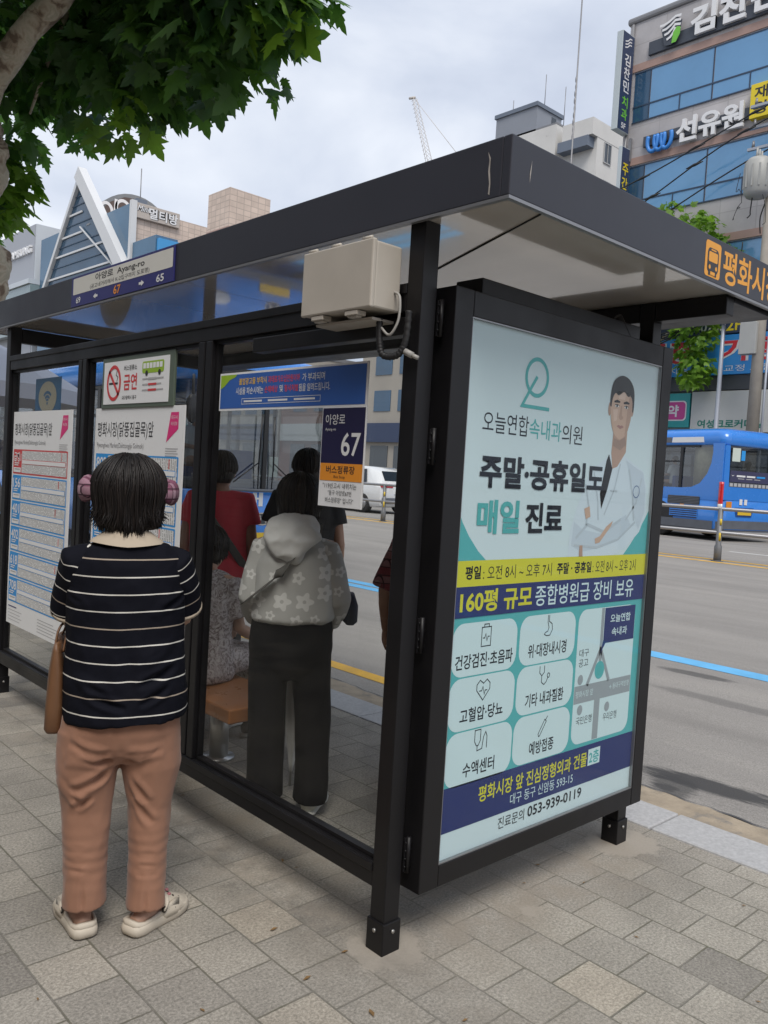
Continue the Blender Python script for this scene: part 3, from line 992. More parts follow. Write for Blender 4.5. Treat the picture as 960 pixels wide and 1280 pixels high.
def route_poster(y_left, y_right, z0, z1, rows, label):
    rt = (0.022, (y_left + y_right) / 2, z0)
    w = y_left - y_right
    ps = thing('route_poster', label, 'poster', rt, group='route map posters on the glass')
    MB().box(0, 0.006, -w / 2, w / 2, 0, z1 - z0).build('board', M_poster, ps)
    fr = (Vector((-0.0002, 0, 0)), Vector((0, -1, 0)), Vector((0, 0, 1)), Vector((-1, 0, 0)))
    g = Gfx(fr)
    H = z1 - z0
    W2 = w / 2
    g.text('평화시장(닭똥집골목)앞', -W2 + .03, H - 0.155, w * 0.66, 0.085, M_ink, 0, bold=0.004)
    g.text('Pyeonghwa Market(Dakttongjip Golmok)', -W2 + .03, H - 0.205, w * 0.56, 0.032, M_grey, 0)
    g.poly([(W2 - .12, H - .03), (W2 - .05, H - .03), (W2 - .05, H - .105), (W2 - .155, H - .165)], M_magenta, 0)
    g.text('대구시', W2 - .115, H - .062, 0.055, 0.018, M_poster, 1)
    g.text('버스정보', W2 - .115, H - .09, 0.055, 0.018, M_poster, 1)
    for k in range(4):
        g.rect(W2 - .16, H - .195 - k * .011, W2 - .045 - .012 * (k % 2), H - .191 - k * .011, M_lgrey, 0)
    top, bot = H - 0.225, 0.135
    rh = (top - bot) / len(rows)
    for i, (num, red) in enumerate(rows):
        c = M_red if red else M_sky
        a, b = top - i * rh - .004, top - (i + 1) * rh + .004
        g.rect(-W2 + .022, b, W2 - .035, a, c, 0, r=0.006)
        g.rect(-W2 + .165, b + .008, W2 - .043, a - .008, M_stops, 1, r=0.006)
        mid = (a + b) / 2
        g.rect(-W2 + .175, mid - .014, W2 - .055, mid + .014, c, 2, r=.004)
        g.rect(-W2 + .178, mid - .011, W2 - .058, mid + .011, M_poster, 3, r=.003)
        g.text(num, -W2 + .035, a - .075, 0.118, 0.058, M_poster, 2, bold=0.02)
        g.rect(-W2 + .045, mid - .012, -W2 + .125, mid - .006, M_poster, 2)
        g.rect(-W2 + .045, mid - .024, -W2 + .11, mid - .018, M_poster, 2)
        g.rect(-W2 + .034, b + .010, -W2 + .155, mid - .036, M_poster, 2, r=.003)
        g.rect(-W2 + .05, b + .026, -W2 + .14, b + .032, M_lgrey, 3)
        g.rect(W2 - .12 - .03 * (i % 3), mid + .02, W2 - .112 - .03 * (i % 3), a - .012, M_red, 2)
    for k in range(5):
        g.rect(-W2 + .03, .105 - k * .02, -W2 + .03 + (.14 if k == 0 else .2 + .03 * (k % 2)), (.112 if k == 0 else .108) - k * .02, M_navy if k == 0 else M_lgrey, 0)
        g.rect(W2 - .38, .095 - k * .018, W2 - .38 + .24 + .04 * ((k * 2) % 3), .099 - k * .018, M_lgrey, 0)
    g.build('print', ps)
    return ps
route_poster(3.545, 2.655, 0.47, 1.777, [('급행1', True), ('156', False), ('401', False), ('402', False), ('618', False), ('708', False)],
             'tall white route poster whose top row is red, in the far pane of the shelter')
route_poster(2.352, 1.443, 0.46, 1.776, [('802', False), ('808', False), ('814', False), ('937', False), ('동구2', False), ('팔공1', False)],
             'tall white route poster with only blue rows, facing the woman in the striped shirt')

M_greenframe = P('sign_frame_green', (0.10, 0.13, 0.10), 0.35)
M_green = P('lime_ink', (0.30, 0.48, 0.03), 0.45)
ns = thing('no_smoking_sign', 'white no smoking sign in a dark green frame above the route poster', 'sign', (0.02, 1.918, 1.78))
MB().box(-0.004, 0.010, -0.375, 0.365, -0.008, 0.245).build('sign_frame', M_greenframe, ns, bevel=0.004)
MB().box(-0.0065, -0.0042, -0.332, 0.337, 0.013, 0.222).build('sign_board', M_poster, ns)
g = Gfx((Vector((-0.0068, 0, 0)), Vector((0, -1, 0)), Vector((0, 0, 1)), Vector((-1, 0, 0))))
g.ring(-0.222, 0.117, 0.078, 0.088, 0.017, M_red, 1)
g.line([(-0.275, 0.175), (-0.168, 0.06)], 0.017, M_red, 1)
g.rect(-0.275, 0.110, -0.178, 0.120, M_ink, 0)
g.line([(-0.19, 0.125), (-0.18, 0.145), (-0.20, 0.155), (-0.19, 0.178)], 0.005, M_ink, 0)
g.text('버스정류소', -0.115, 0.172, 0.135, 0.026, M_ink, 0, bold=.01)
g.text('금연', -0.115, 0.078, 0.14, 0.078, M_red, 0, bold=.02)
g.text('대구광역시 동구', -0.125, 0.032, 0.15, 0.02, M_ink, 0, bold=.01)
g.rect(0.075, 0.15, 0.285, 0.205, M_green, 0, r=.012)
for k in range(6):
    g.rect(0.085 + k * .032, 0.172, 0.111 + k * .032, 0.197, M_poster, 1)
g.ell(0.12, 0.15, .013, .013, M_ink, 1); g.ell(0.245, 0.15, .013, .013, M_ink, 1)
for k in range(3):
    g.rect(0.08, 0.12 - k * .026, 0.285 - .02 * (k % 2), 0.127 - k * .026, M_lgrey, 0)
    g.rect(0.14, 0.1185 - k * .026, 0.22, 0.1285 - k * .026, M_red if k else M_lgrey, 1)
g.build('print', ns)

M_wifiblue = P('wifi_blue', (0.02, 0.11, 0.24), 0.4)
M_beige = P('wifi_beige', (0.36, 0.34, 0.27), 0.5)
wf = thing('wifi_sign', 'dark blue square sign with pale disc and wireless symbol above the far route poster', 'sign', (0.046, 3.08, 1.76))
MB().box(0, 0.004, -0.19, 0.19, -0.02, 0.21).build('sign_board', M_wifiblue, wf)
g = Gfx((Vector((-0.0005, 0, 0)), Vector((0, -1, 0)), Vector((0, 0, 1)), Vector((-1, 0, 0))))
g.ell(0, 0.098, 0.135, 0.092, M_beige, 0, n=40)
for rr in (0.078, 0.05):
    g.ring(0, 0.068, rr, rr * .85, 0.016, M_wifiblue, 1, a0=40, a1=140)
g.ring(0, 0.068, .026, .022, 0.012, M_wifiblue, 1, a0=40, a1=140)
g.ell(0, 0.062, 0.010, 0.008, M_wifiblue, 1)
g.build('print', wf)

M_bannerblue = P('banner_blue', (0.035, 0.12, 0.42), 0.4)
M_bred = P('banner_red', (0.62, 0.06, 0.08), 0.45)
M_byellow = P('banner_yellow', (0.72, 0.46, 0.09), 0.45)
bn = thing('notice_banner', 'blue notice banner with a lime corner across the top of the near pane', 'sign', (0.022, 0.708, 1.747))
MB().box(0, 0.005, -0.458, 0.458, -0.002, 0.149).build('board', M_poster, bn)
g = Gfx((Vector((-0.0002, 0, 0)), Vector((0, -1, 0)), Vector((0, 0, 1)), Vector((-1, 0, 0))))
g.rect(-0.450, 0.006, 0.450, 0.141, M_bannerblue, 0)
g.poly([(-0.450, 0.141), (-0.450, 0.085), (-0.42, 0.097), (-0.385, 0.12), (-0.345, 0.13), (-0.33, 0.141)], M_green, 1)
g.text('불법광고물 부착시', -0.315, 0.098, 0.19, 0.027, M_byellow, 1, bold=.015)
g.text('과태료가오십만원이하', -0.115, 0.098, 0.20, 0.027, M_bred, 1, bold=.015)
g.text('가 부과되며', 0.10, 0.097, 0.13, 0.028, M_white, 1, bold=.01)
g.text('시설물 파손시에는', -0.335, 0.060, 0.19, 0.028, M_white, 1, bold=.01)
g.text('손해배상', -0.135, 0.062, 0.085, 0.026, M_bred, 1, bold=.015)
g.text('및', -0.038, 0.062, 0.022, 0.026, M_white, 1, bold=.01)
g.text('형사처벌', -0.008, 0.062, 0.085, 0.026, M_bred, 1, bold=.015)
g.text('됨을 알려드립니다.', 0.082, 0.060, 0.18, 0.028, M_white, 1, bold=.01)
g.line([(-0.29, 0.043), (0.21, 0.043), (0.21, 0.022), (-0.29, 0.022), (-0.29, 0.043)], 0.0018, M_white, 1)
for k in range(3):
    g.rect(-0.275 + k * .165, 0.029, -0.275 + k * .165 + .125, 0.036, M_white, 1)
g.build('print', bn)

M_deepnavy = P('deep_navy', (0.018, 0.016, 0.060), 0.35)
ad = thing('address_sign', 'navy, orange and white address board with number 67 hanging below the blue banner', 'sign', (0.020, 0.359, 1.402))
MB().box(-0.002, 0.005, -0.114, 0.116, 0, 0.342).build('board', M_poster, ad, bevel=0.001)
g = Gfx((Vector((-0.0024, 0, 0)), Vector((0, -1, 0)), Vector((0, 0, 1)), Vector((-1, 0, 0))))
g.rect(-0.112, 0.150, 0.112, 0.340, M_deepnavy, 0)
g.rect(-0.112, 0.090, 0.112, 0.150, M_orange, 0)
g.text('아양로', -0.095, 0.283, 0.105, 0.036, M_white, 1)
g.text('Ayang-ro', -0.095, 0.260, 0.058, 0.012, M_white, 1)
g.text('67', -0.004, 0.176, 0.10, 0.080, M_white, 1, bold=.012)
g.text('버스정류장', -0.078, 0.115, 0.152, 0.027, M_ink, 1, bold=.012)
g.text('Bus Stop', -0.035, 0.097, 0.06, 0.012, M_ink, 1)
g.text('"119신고시 내위치는', -0.092, 0.064, 0.18, 0.019, M_ink, 1)
g.text('"동구 아양로67번', -0.062, 0.040, 0.125, 0.018, M_ink, 1)
g.text('버스정류장" 입니다"', -0.075, 0.014, 0.15, 0.019, M_ink, 1)
g.build('print', ad)

# ------------------------------------------------------------------ advertising case on the end of the shelter
M_adpaper = P('advert_paper', (0.660, 0.772, 0.805), 0.5)
M_teal = P('advert_teal', (0.106, 0.450, 0.463), 0.5)
M_tealink = P('advert_teal_ink', (0.099, 0.440, 0.440), 0.5)
M_adnavy = P('advert_navy', (0.032, 0.045, 0.16), 0.5)
M_adyellow = P('advert_yellow', (0.672, 0.636, 0.054), 0.5)
M_adblack = P('advert_black', (0.013, 0.016, 0.026), 0.5)
M_card = P('advert_card', (0.647, 0.792, 0.818), 0.5)
M_adgrey = P('advert_grey', (0.336, 0.372, 0.396), 0.5)
M_skinp = P('print_skin', (0.600, 0.408, 0.312), 0.5)
M_skinp2 = P('print_skin_shade', (0.480, 0.312, 0.240), 0.5)
M_coat = P('print_coat', (0.662, 0.752, 0.820), 0.5)
M_coat2 = P('print_coat_fold', (0.573, 0.655, 0.731), 0.5)
M_hairp = P('print_hair', (0.016, 0.015, 0.018), 0.5)
M_adglass = glass_mat('advert_glass', (0.95, 0.97, 0.97), 1.45, k=0.40)

ac = thing('advertising_case', 'tall black framed advertising case with a clinic poster closing the near end of the shelter', 'advert case', (0.779, -0.049, 0.19))
def acx(name, boxes, m, bevel=0.003, parent=None):
    mb = MB()
    for b_ in boxes:
        x0, x1, y0, y1, z0, z1 = b_
        mb.box(x0 - .779, x1 - .779, y0 + .049, y1 + .049, z0 - .19, z1 - .19)
    return mb.build(name, m, parent or ac, bevel=bevel)
YF, YB = -0.049, 0.042
acx('frame', [(0.101, 0.188, YF, YB, 0.188, 2.122), (1.378, 1.457, YF, YB, 0.188, 2.122), (0.189, 1.377, YF + .0005, YB, 2.040, 2.1215), (0.189, 1.377, YF + .0005, YB, 0.1885, 0.262)], M_metal)
acx('back_panel', [(0.189, 1.377, YB - 0.022, YB - .004, 0.263, 2.039)], M_metal, 0)
acx('poster', [(0.1885, 1.3775, YF + .016, YF + .020, 0.2625, 2.0395)], M_adpaper, 0)
acx('cover_glass', [(0.1885, 1.3775, YF + .005, YF + .008, 0.2625, 2.0395)], M_adglass, 0)
acx('gasket', [(0.188, 0.192, YF + .003, YF + .015, .262, 2.04), (1.374, 1.378, YF + .003, YF + .015, .262, 2.04), (0.192, 1.374, YF + .003, YF + .015, 2.036, 2.04), (0.192, 1.374, YF + .003, YF + .015, .262, .266)], M_alu, 0)
for m_ in (M_adpaper, M_teal, M_tealink, M_adnavy, M_adyellow, M_adblack, M_card, M_adgrey, M_skinp, M_skinp2, M_coat, M_coat2, M_hairp):
    m_.node_tree.nodes['Principled BSDF'].inputs['Specular IOR Level'].default_value = 0.12
root = (0.779, -0.049, 0.19)
g = Gfx(relfr(end_frame(YF + .016), root), step=0.0003, base=0.0004)
# teal field with the white disc shape falling into it
XL, XR = 0.190, 1.376
g.rect(XL, 0.505, XR, 1.07, M_teal, 0)
g.poly([(XL, 1.43), (0.215, 1.385), (0.25, 1.34), (0.30, 1.29), (0.355, 1.25), (XL, 1.25)], M_teal, 0)
g.poly([(XR, 1.44), (1.345, 1.40), (1.30, 1.35), (1.25, 1.30), (1.19, 1.25), (XR, 1.25)], M_teal, 0)
# doctor
g.poly([(0.815, 1.255), (0.815, 1.34), (0.85, 1.44), (0.90, 1.54), (0.95, 1.60), (1.03, 1.64), (1.08, 1.665), (1.16, 1.655), (1.24, 1.625), (1.31, 1.60), (1.345, 1.53), (1.35, 1.42), (1.31, 1.35), (1.22, 1.29), (1.12, 1.255)], M_coat, 1)
g.poly([(1.065, 1.75), (1.06, 1.66), (1.075, 1.60), (1.11, 1.61), (1.165, 1.67), (1.165, 1.75)], M_skinp2, 2)
g.poly([(1.03, 1.63), (1.045, 1.655), (1.075, 1.60), (1.05, 1.52), (1.015, 1.44), (1.0, 1.50)], M_hairp, 3)
g.poly([(1.075, 1.60), (1.105, 1.585), (1.13, 1.62), (1.08, 1.54), (1.02, 1.44), (1.05, 1.52)], M_coat, 4)
head = [(1.108, 1.716), (1.070, 1.735), (1.045, 1.775), (1.035, 1.82), (1.030, 1.87), (1.045, 1.92), (1.085, 1.945), (1.13, 1.945), (1.17, 1.925), (1.19, 1.88), (1.185, 1.82), (1.172, 1.77), (1.145, 1.732)]
hp = [(p.x, p.y) for p in smooth_path([(a, b, 0) for a, b in head + [head[0]]], 5)[:-1]]
g.poly(hp, M_skinp, 4)
g.ell(1.028, 1.83, .011, .026, M_skinp2, 3); g.ell(1.190, 1.84, .011, .026, M_skinp2, 3)
hair = [(1.026, 1.845), (1.030, 1.90), (1.045, 1.94), (1.08, 1.962), (1.12, 1.967), (1.165, 1.952), (1.195, 1.915), (1.200, 1.85), (1.190, 1.83), (1.186, 1.870), (1.172, 1.892), (1.150, 1.890), (1.120, 1.905), (1.085, 1.888), (1.060, 1.895), (1.042, 1.872), (1.036, 1.84)]
g.poly([(p.x, p.y) for p in smooth_path([(a, b, 0) for a, b in hair + [hair[0]]], 4)[:-1]], M_hairp, 5)
for ex in (1.075, 1.143):
    g.poly([(ex - .022, 1.864), (ex, 1.871), (ex + .022, 1.866), (ex + .02, 1.860), (ex - .02, 1.858)], M_hairp, 6)
    g.ell(ex, 1.846, .013, .0045, M_poster, 6); g.ell(ex, 1.846, .0055, .005, M_hairp, 7)
    g.line([(ex - .015, 1.849), (ex, 1.8525), (ex + .015, 1.849)], .0025, M_hairp, 8)
g.poly([(1.105, 1.85), (1.093, 1.805), (1.098, 1.797), (1.108, 1.794), (1.123, 1.798), (1.126, 1.806), (1.115, 1.812), (1.112, 1.85)], M_skinp2, 6)
g.poly([(1.082, 1.768), (1.097, 1.774), (1.108, 1.771), (1.12, 1.774), (1.135, 1.768), (1.109, 1.758)], P('print_lip', (0.36, 0.17, 0.15), .5), 6)
M_skinp3 = P('print_skin_light', (0.68, 0.48, 0.38), 0.5)
g.poly([(1.165, 1.90), (1.188, 1.87), (1.182, 1.80), (1.165, 1.755), (1.145, 1.735), (1.150, 1.80), (1.155, 1.86)], M_skinp2, 5)
g.poly([(1.050, 1.83), (1.085, 1.835), (1.080, 1.79), (1.060, 1.785)], M_skinp3, 5); g.poly([(1.075, 1.905), (1.14, 1.908), (1.13, 1.875), (1.085, 1.875)], M_skinp3, 5)
g.poly([(1.072, 1.72), (1.110, 1.712), (1.150, 1.73), (1.163, 1.70), (1.12, 1.675), (1.068, 1.69)], P('print_neck_shade', (.33, .21, .16), .5), 3)
g.poly([(1.17, 1.64), (1.24, 1.615), (1.31, 1.595), (1.335, 1.53), (1.34, 1.43), (1.30, 1.36), (1.26, 1.42), (1.25, 1.52)], M_coat2, 2)
g.poly([(0.83, 1.30), (0.84, 1.39), (0.90, 1.36), (1.02, 1.345), (1.12, 1.39), (1.20, 1.42), (1.24, 1.38), (1.16, 1.33), (1.02, 1.29), (0.90, 1.275)], M_coat2, 2)
# coat folds, crossed arms
for pts, w in (([(0.86, 1.33), (0.93, 1.38), (1.05, 1.35), (1.16, 1.40)], .012), ([(1.20, 1.60), (1.24, 1.50), (1.26, 1.40)], .012), ([(0.90, 1.53), (0.93, 1.45), (0.92, 1.38)], .010),
               ([(1.30, 1.57), (1.27, 1.47), (1.20, 1.40)], .009), ([(1.13, 1.62), (1.10, 1.52), (1.04, 1.42)], .008), ([(0.85, 1.30), (1.0, 1.29), (1.15, 1.32), (1.27, 1.39)], .010), ([(0.95, 1.58), (0.99, 1.47), (1.0, 1.40)], .008)):
    g.line(pts, w, P('print_coat_line', (0.50, 0.57, 0.63), .5), 3)
g.poly([(0.985, 1.325), (1.02, 1.335), (1.06, 1.372), (1.105, 1.395), (1.095, 1.375), (1.06, 1.345), (1.02, 1.31), (0.99, 1.305)], M_skinp, 5)
g.poly([(0.900, 1.44), (0.935, 1.45), (0.945, 1.41), (0.915, 1.40)], M_skinp, 5)
g.poly([(0.885, 1.30), (0.905, 1.30), (0.91, 1.257), (0.885, 1.257)], M_skinp2, 5)
g.text('의료진', 1.07, 1.508, 0.05, 0.010, M_adgrey, 4)
g.ring(1.265, 1.515, 0.026, 0.026, 0.004, P('print_badge', (0.10, 0.16, 0.32), .5), 4)
# logo
g.ring(0.558, 1.893, 0.068, 0.070, 0.014, M_tealink, 1)
g.line([(0.556, 1.893), (0.530, 1.858), (0.482, 1.789), (0.634, 1.789)], 0.013, M_tealink, 2)
g.text('오늘연합', 0.283, 1.684, 0.245, 0.070, M_adblack, 1)
g.text('속내과', 0.533, 1.680, 0.188, 0.070, M_tealink, 1, bold=.006)
g.text('의원', 0.727, 1.676, 0.128, 0.070, M_adblack, 1)
g.text('주말·공휴일도', 0.283, 1.500, 0.735, 0.112, M_adblack, 6, bold=.034)
g.text('매일', 0.283, 1.346, 0.225, 0.115, M_tealink, 6, bold=.034)
g.text('진료', 0.542, 1.348, 0.220, 0.108, M_adblack, 6, bold=.034)
g.rect(XL, 1.172, XR, 1.258, M_adyellow, 5)
g.text('평일', 0.243, 1.195, 0.078, 0.045, M_adblack, 6, bold=.03)
g.text(': 오전 8시 ~ 오후 7시', 0.333, 1.191, 0.385, 0.048, M_adblack, 6)
g.text('주말 · 공휴일', 0.750, 1.194, 0.225, 0.044, M_adblack, 6, bold=.03)
g.text(': 오전 8시 ~ 오후 2시', 0.985, 1.191, 0.315, 0.048, M_adblack, 6)
g.rect(XL, 1.069, XR, 1.172, M_adnavy, 5)
g.text('160평 규모', 0.226, 1.083, 0.385, 0.077, M_adyellow, 6, bold=.03)
g.text('종합병원급 장비 보유', 0.630, 1.083, 0.665, 0.076, M_card, 6, bold=.008)
cards = [(0.203, 0.871, 0.541, 1.050), (0.557, 0.871, 0.898, 1.050), (0.203, 0.688, 0.545, 0.866), (0.557, 0.690, 0.902, 0.866), (0.203, 0.500, 0.549, 0.683), (0.557, 0.508, 0.902, 0.684)]
names = ['건강검진·초음파', '위·대장내시경', '고혈압·당뇨', '기타 내과질환', '수액센터', '예방접종']
tw = [0.30, 0.235, 0.225, 0.235, 0.165, 0.150]
for (x0, y0, x1, y1), nm, w_ in zip(cards, names, tw):
    g.rect(x0, y0, x1, y1, M_card, 1, r=0.052)
    cx = (x0 + x1) / 2
    g.text(nm, cx - w_ / 2, y0 + .024, w_, 0.050, M_adblack, 2, bold=.016)
LW = 0.0035
def ic(pts, dx, dy, s=1.0):
    g.line([(dx + a * s, dy + b * s) for a, b in pts], LW, M_adblack, 2)
# clipboard, stomach, heart, stethoscope, drip, syringe drawn in outline
ic([(-.024, -.035), (-.024, .03), (.024, .03), (.024, -.035), (-.024, -.035)], 0.372, 1.000); ic([(-.012, .03), (-.012, .04), (.012, .04), (.012, .03)], 0.372, 1.000)
ic([(-.016, -.002), (-.008, -.002), (-.003, .012), (.004, -.012), (.009, .002), (.017, .002)], 0.372, 0.995)
ic([(.0, .045), (.0, .022), (.018, .012), (.022, -.01), (.008, -.03), (-.014, -.03), (-.026, -.024), (-.02, -.018), (-.006, -.014), (.0, .0), (-.008, .02), (-.008, .045)], 0.727, 1.0)
ic([(0, -.036), (-.034, 0), (-.034, .02), (-.018, .034), (0, .022), (.018, .034), (.034, .02), (.034, 0), (0, -.036)], 0.374, 0.815); ic([(-.02, .0), (-.008, .0), (-.002, .014), (.006, -.014), (.01, .0), (.02, .0)], 0.374, 0.812)
ic([(-.026, .04), (-.026, .016), (-.012, .004), (.002, .016), (.002, .04)], 0.715, 0.818); ic([(-.012, .004), (-.012, -.02), (.004, -.03), (.018, -.02), (.026, -.004)], 0.715, 0.818)
g.ring(0.744, 0.820, .009, .010, LW, M_adblack, 2)
ic([(-.02, .038), (.01, .038), (.01, .0), (.0, -.016), (-.01, -.016), (-.02, .0), (-.02, .038)], 0.366, 0.640); ic([(-.005, -.016), (-.005, -.034), (.02, -.03), (.026, .01), (.036, .026), (.044, .01), (.044, -.03)], 0.366, 0.640)
ic([(-.02, -.03), (-.024, -.02), (.012, .03), (.022, .022), (-.014, -.028), (-.02, -.03)], 0.728, 0.625); ic([(.017, .026), (.028, .04)], 0.728, 0.625)
# map card
g.rect(0.918, 0.520, 1.327, 1.050, M_card, 1, r=.05)
g.rect(1.075, 0.80, 1.095, 1.048, M_adgrey, 2)
g.line([(1.085, 0.885), (1.005, 0.752)], .018, M_adgrey, 2); g.line([(1.085, 0.885), (1.155, 0.755)], .018, M_adgrey, 2)
g.rect(0.920, 0.682, 1.325, 0.752, M_adgrey, 2)
g.rect(1.063, 0.522, 1.103, 0.682, M_adgrey, 2)
g.text('평화시장 앞', 0.93, 0.705, 0.12, 0.026, M_card, 3); g.text('→ 동대구역방향', 1.165, 0.71, 0.15, 0.024, M_card, 3)
g.ell(1.085, 0.800, .034, .036, M_teal, 3); g.ell(1.085, 0.800, .020, .022, M_tealink, 4)
g.poly([(1.098, 1.047), (1.325, 1.047), (1.325, 0.905), (1.115, 0.905), (1.082, 0.865), (1.098, 0.92)], M_adnavy, 3)
g.text('오늘연합', 1.14, 0.985, 0.15, 0.034, M_card, 4, bold=.016); g.text('속내과', 1.155, 0.930, 0.115, 0.034, M_card, 4, bold=.016)
for cx, cy in ((0.955, 0.775), (0.965, 0.655), (1.158, 0.642)):
    g.ell(cx, cy, .018, .020, M_adgrey, 3); g.ell(cx, cy, .014, .016, M_adnavy, 4) if False else None
g.text('대구', 0.937, 0.865, 0.065, 0.030, M_adblack, 2); g.text('공고', 0.937, 0.825, 0.065, 0.030, M_adblack, 2)
g.text('국민은행', 0.945, 0.596, 0.108, 0.032, M_adblack, 2); g.text('우리은행', 1.135, 0.585, 0.100, 0.032, M_adblack, 2)
# foot
g.rect(XL, 0.353, XR, 0.505, M_adnavy, 1)
g.text('평화시장 앞 진심정형외과 건물', 0.385, 0.420, 0.655, 0.058, M_adyellow, 2, bold=.016)
g.rect(1.048, 0.418, 1.132, 0.484, M_card, 2)
g.text('2층', 1.055, 0.424, 0.070, 0.052, M_tealink, 3, bold=.02)
g.text('대구 동구 신암동 593-15', 0.563, 0.371, 0.388, 0.040, M_card, 2)
g.text('진료문의', 0.502, 0.297, 0.150, 0.042, M_adblack, 2)
g.text('053-939-0119', 0.672, 0.301, 0.345, 0.040, M_adblack, 2, bold=.016)
g.build('poster_print', ac)

# ------------------------------------------------------------------ bench
M_wood = P('orange_wood', (0.34, 0.135, 0.045), 0.35, coat=0.3, var=(7, 0.2))
M_stainless = P('stainless', (0.45, 0.45, 0.44), 0.35, metal=0.8)
bnch = thing('bench', 'orange wood slab bench on round steel legs inside the shelter', 'bench', (0.52, 2.35, 0))
MB().box(-0.20, 0.20, -0.92, 0.95, 0.315, 0.385).build('seat', M_wood, bnch, bevel=0.008)
for y_ in (-0.50, 0.60):
    mb = MB().tube([(0.02, y_, 0), (0.02, y_, 0.314)], 0.05, n=18)
    mb.tube([(0.02, y_, 0), (0.02, y_, 0.012)], 0.085, n=18)
    mb.build('leg', M_stainless, bnch)

# ------------------------------------------------------------------ people
M_skin = P('skin', (0.46, 0.28, 0.20), 0.5, var=(9, 0.1))
M_skin2 = P('skin_tan', (0.40, 0.225, 0.15), 0.5, var=(9, 0.1))
M_lipc = P('lip', (0.38, 0.15, 0.13), 0.5)
M_eyew = P('eye', (0.6, 0.58, 0.55), 0.2)


def hand(mb, wrist, direction, palm_n, s=1.0, curl=0.5, thumb=1):
    """palm, four unequal bent fingers and a side thumb; fused into the body by the remesh"""
    d = Vector(direction).normalized()
    n = Vector(palm_n); n = (n - n.dot(d) * d).normalized()
    w = d.cross(n)
    wrist = Vector(wrist)
    mb.tube([wrist - d * .01, wrist + d * .03 * s, wrist + d * .065 * s, wrist + d * .092 * s], [(.025 * s, .017 * s), (.034 * s, .017 * s), (.041 * s, .016 * s), (.038 * s, .012 * s)], n=12, side=w)
    for k, ln in enumerate((0.066, 0.076, 0.071, 0.054)):
        o = wrist + d * .083 * s + w * (.030 - .020 * k) * s
        pts = [o - d * .02 * s, o]
        a = 0.0
        for j in range(3):
            a += curl * (0.55 + 0.25 * j)
            pts.append(pts[-1] + (d * math.cos(a) + n * math.sin(a)) * ln * s * (0.44, 0.31, 0.25)[j])
        mb.tube(pts, [.0095 * s, .0095 * s, .009 * s, .0082 * s, .0068 * s], n=8, side=w)
    o = wrist + d * .022 * s + w * .026 * s * thumb
    mb.tube([o, o + (w * .6 * thumb + d * .7 + n * .2) * .03 * s, o + (w * .62 * thumb + d * 1.25 + n * .5) * .042 * s, o + (w * .55 * thumb + d * 1.75 + n * .8) * .046 * s], [.013 * s, .0115 * s, .0105 * s, .008 * s], n=8, side=n)


def head_geo(mb, c, s=1.0, rot=None):
    """skull, jaw, nose, ears, brow, lips; face looks along local +Y"""
    q = MB()
    q.ball((0, -.008 * s, .020 * s), (.076 * s, .094 * s, .094 * s), n=20)
    q.tube([(0, .018 * s, -.115 * s), (0, .02 * s, -.09 * s), (0, .012 * s, -.045 * s), (0, .0, .0), (0, -.005 * s, .04 * s)],
           [(.030 * s, .034 * s), (.047 * s, .060 * s), (.062 * s, .080 * s), (.069 * s, .088 * s), (.072 * s, .092 * s)], n=18, side=(1, 0, 0))
    q.tube([(0, .082 * s, .018 * s), (0, .098 * s, -.010 * s), (0, .104 * s, -.028 * s), (0, .088 * s, -.040 * s)], [.009 * s, .012 * s, (.017 * s, .014 * s), .010 * s], n=8)
    for sx in (-1, 1):
        q.ball((sx * .078 * s, -.008 * s, -.008 * s), (.010 * s, .019 * s, .032 * s), n=10)
        q.ball((sx * .031 * s, .075 * s, .012 * s), (.016 * s, .010 * s, .010 * s), n=10)
        q.tube([(sx * .012 * s, .086 * s, .030 * s), (sx * .045 * s, .074 * s, .032 * s)], .008 * s, n=6)
    q.ball((0, .084 * s, -.062 * s), (.024 * s, .010 * s, .009 * s), n=10)
    m = Matrix.Translation(Vector(c)) @ (rot.to_4x4() if rot else Matrix())
    mb.merge(q, m)
    return m


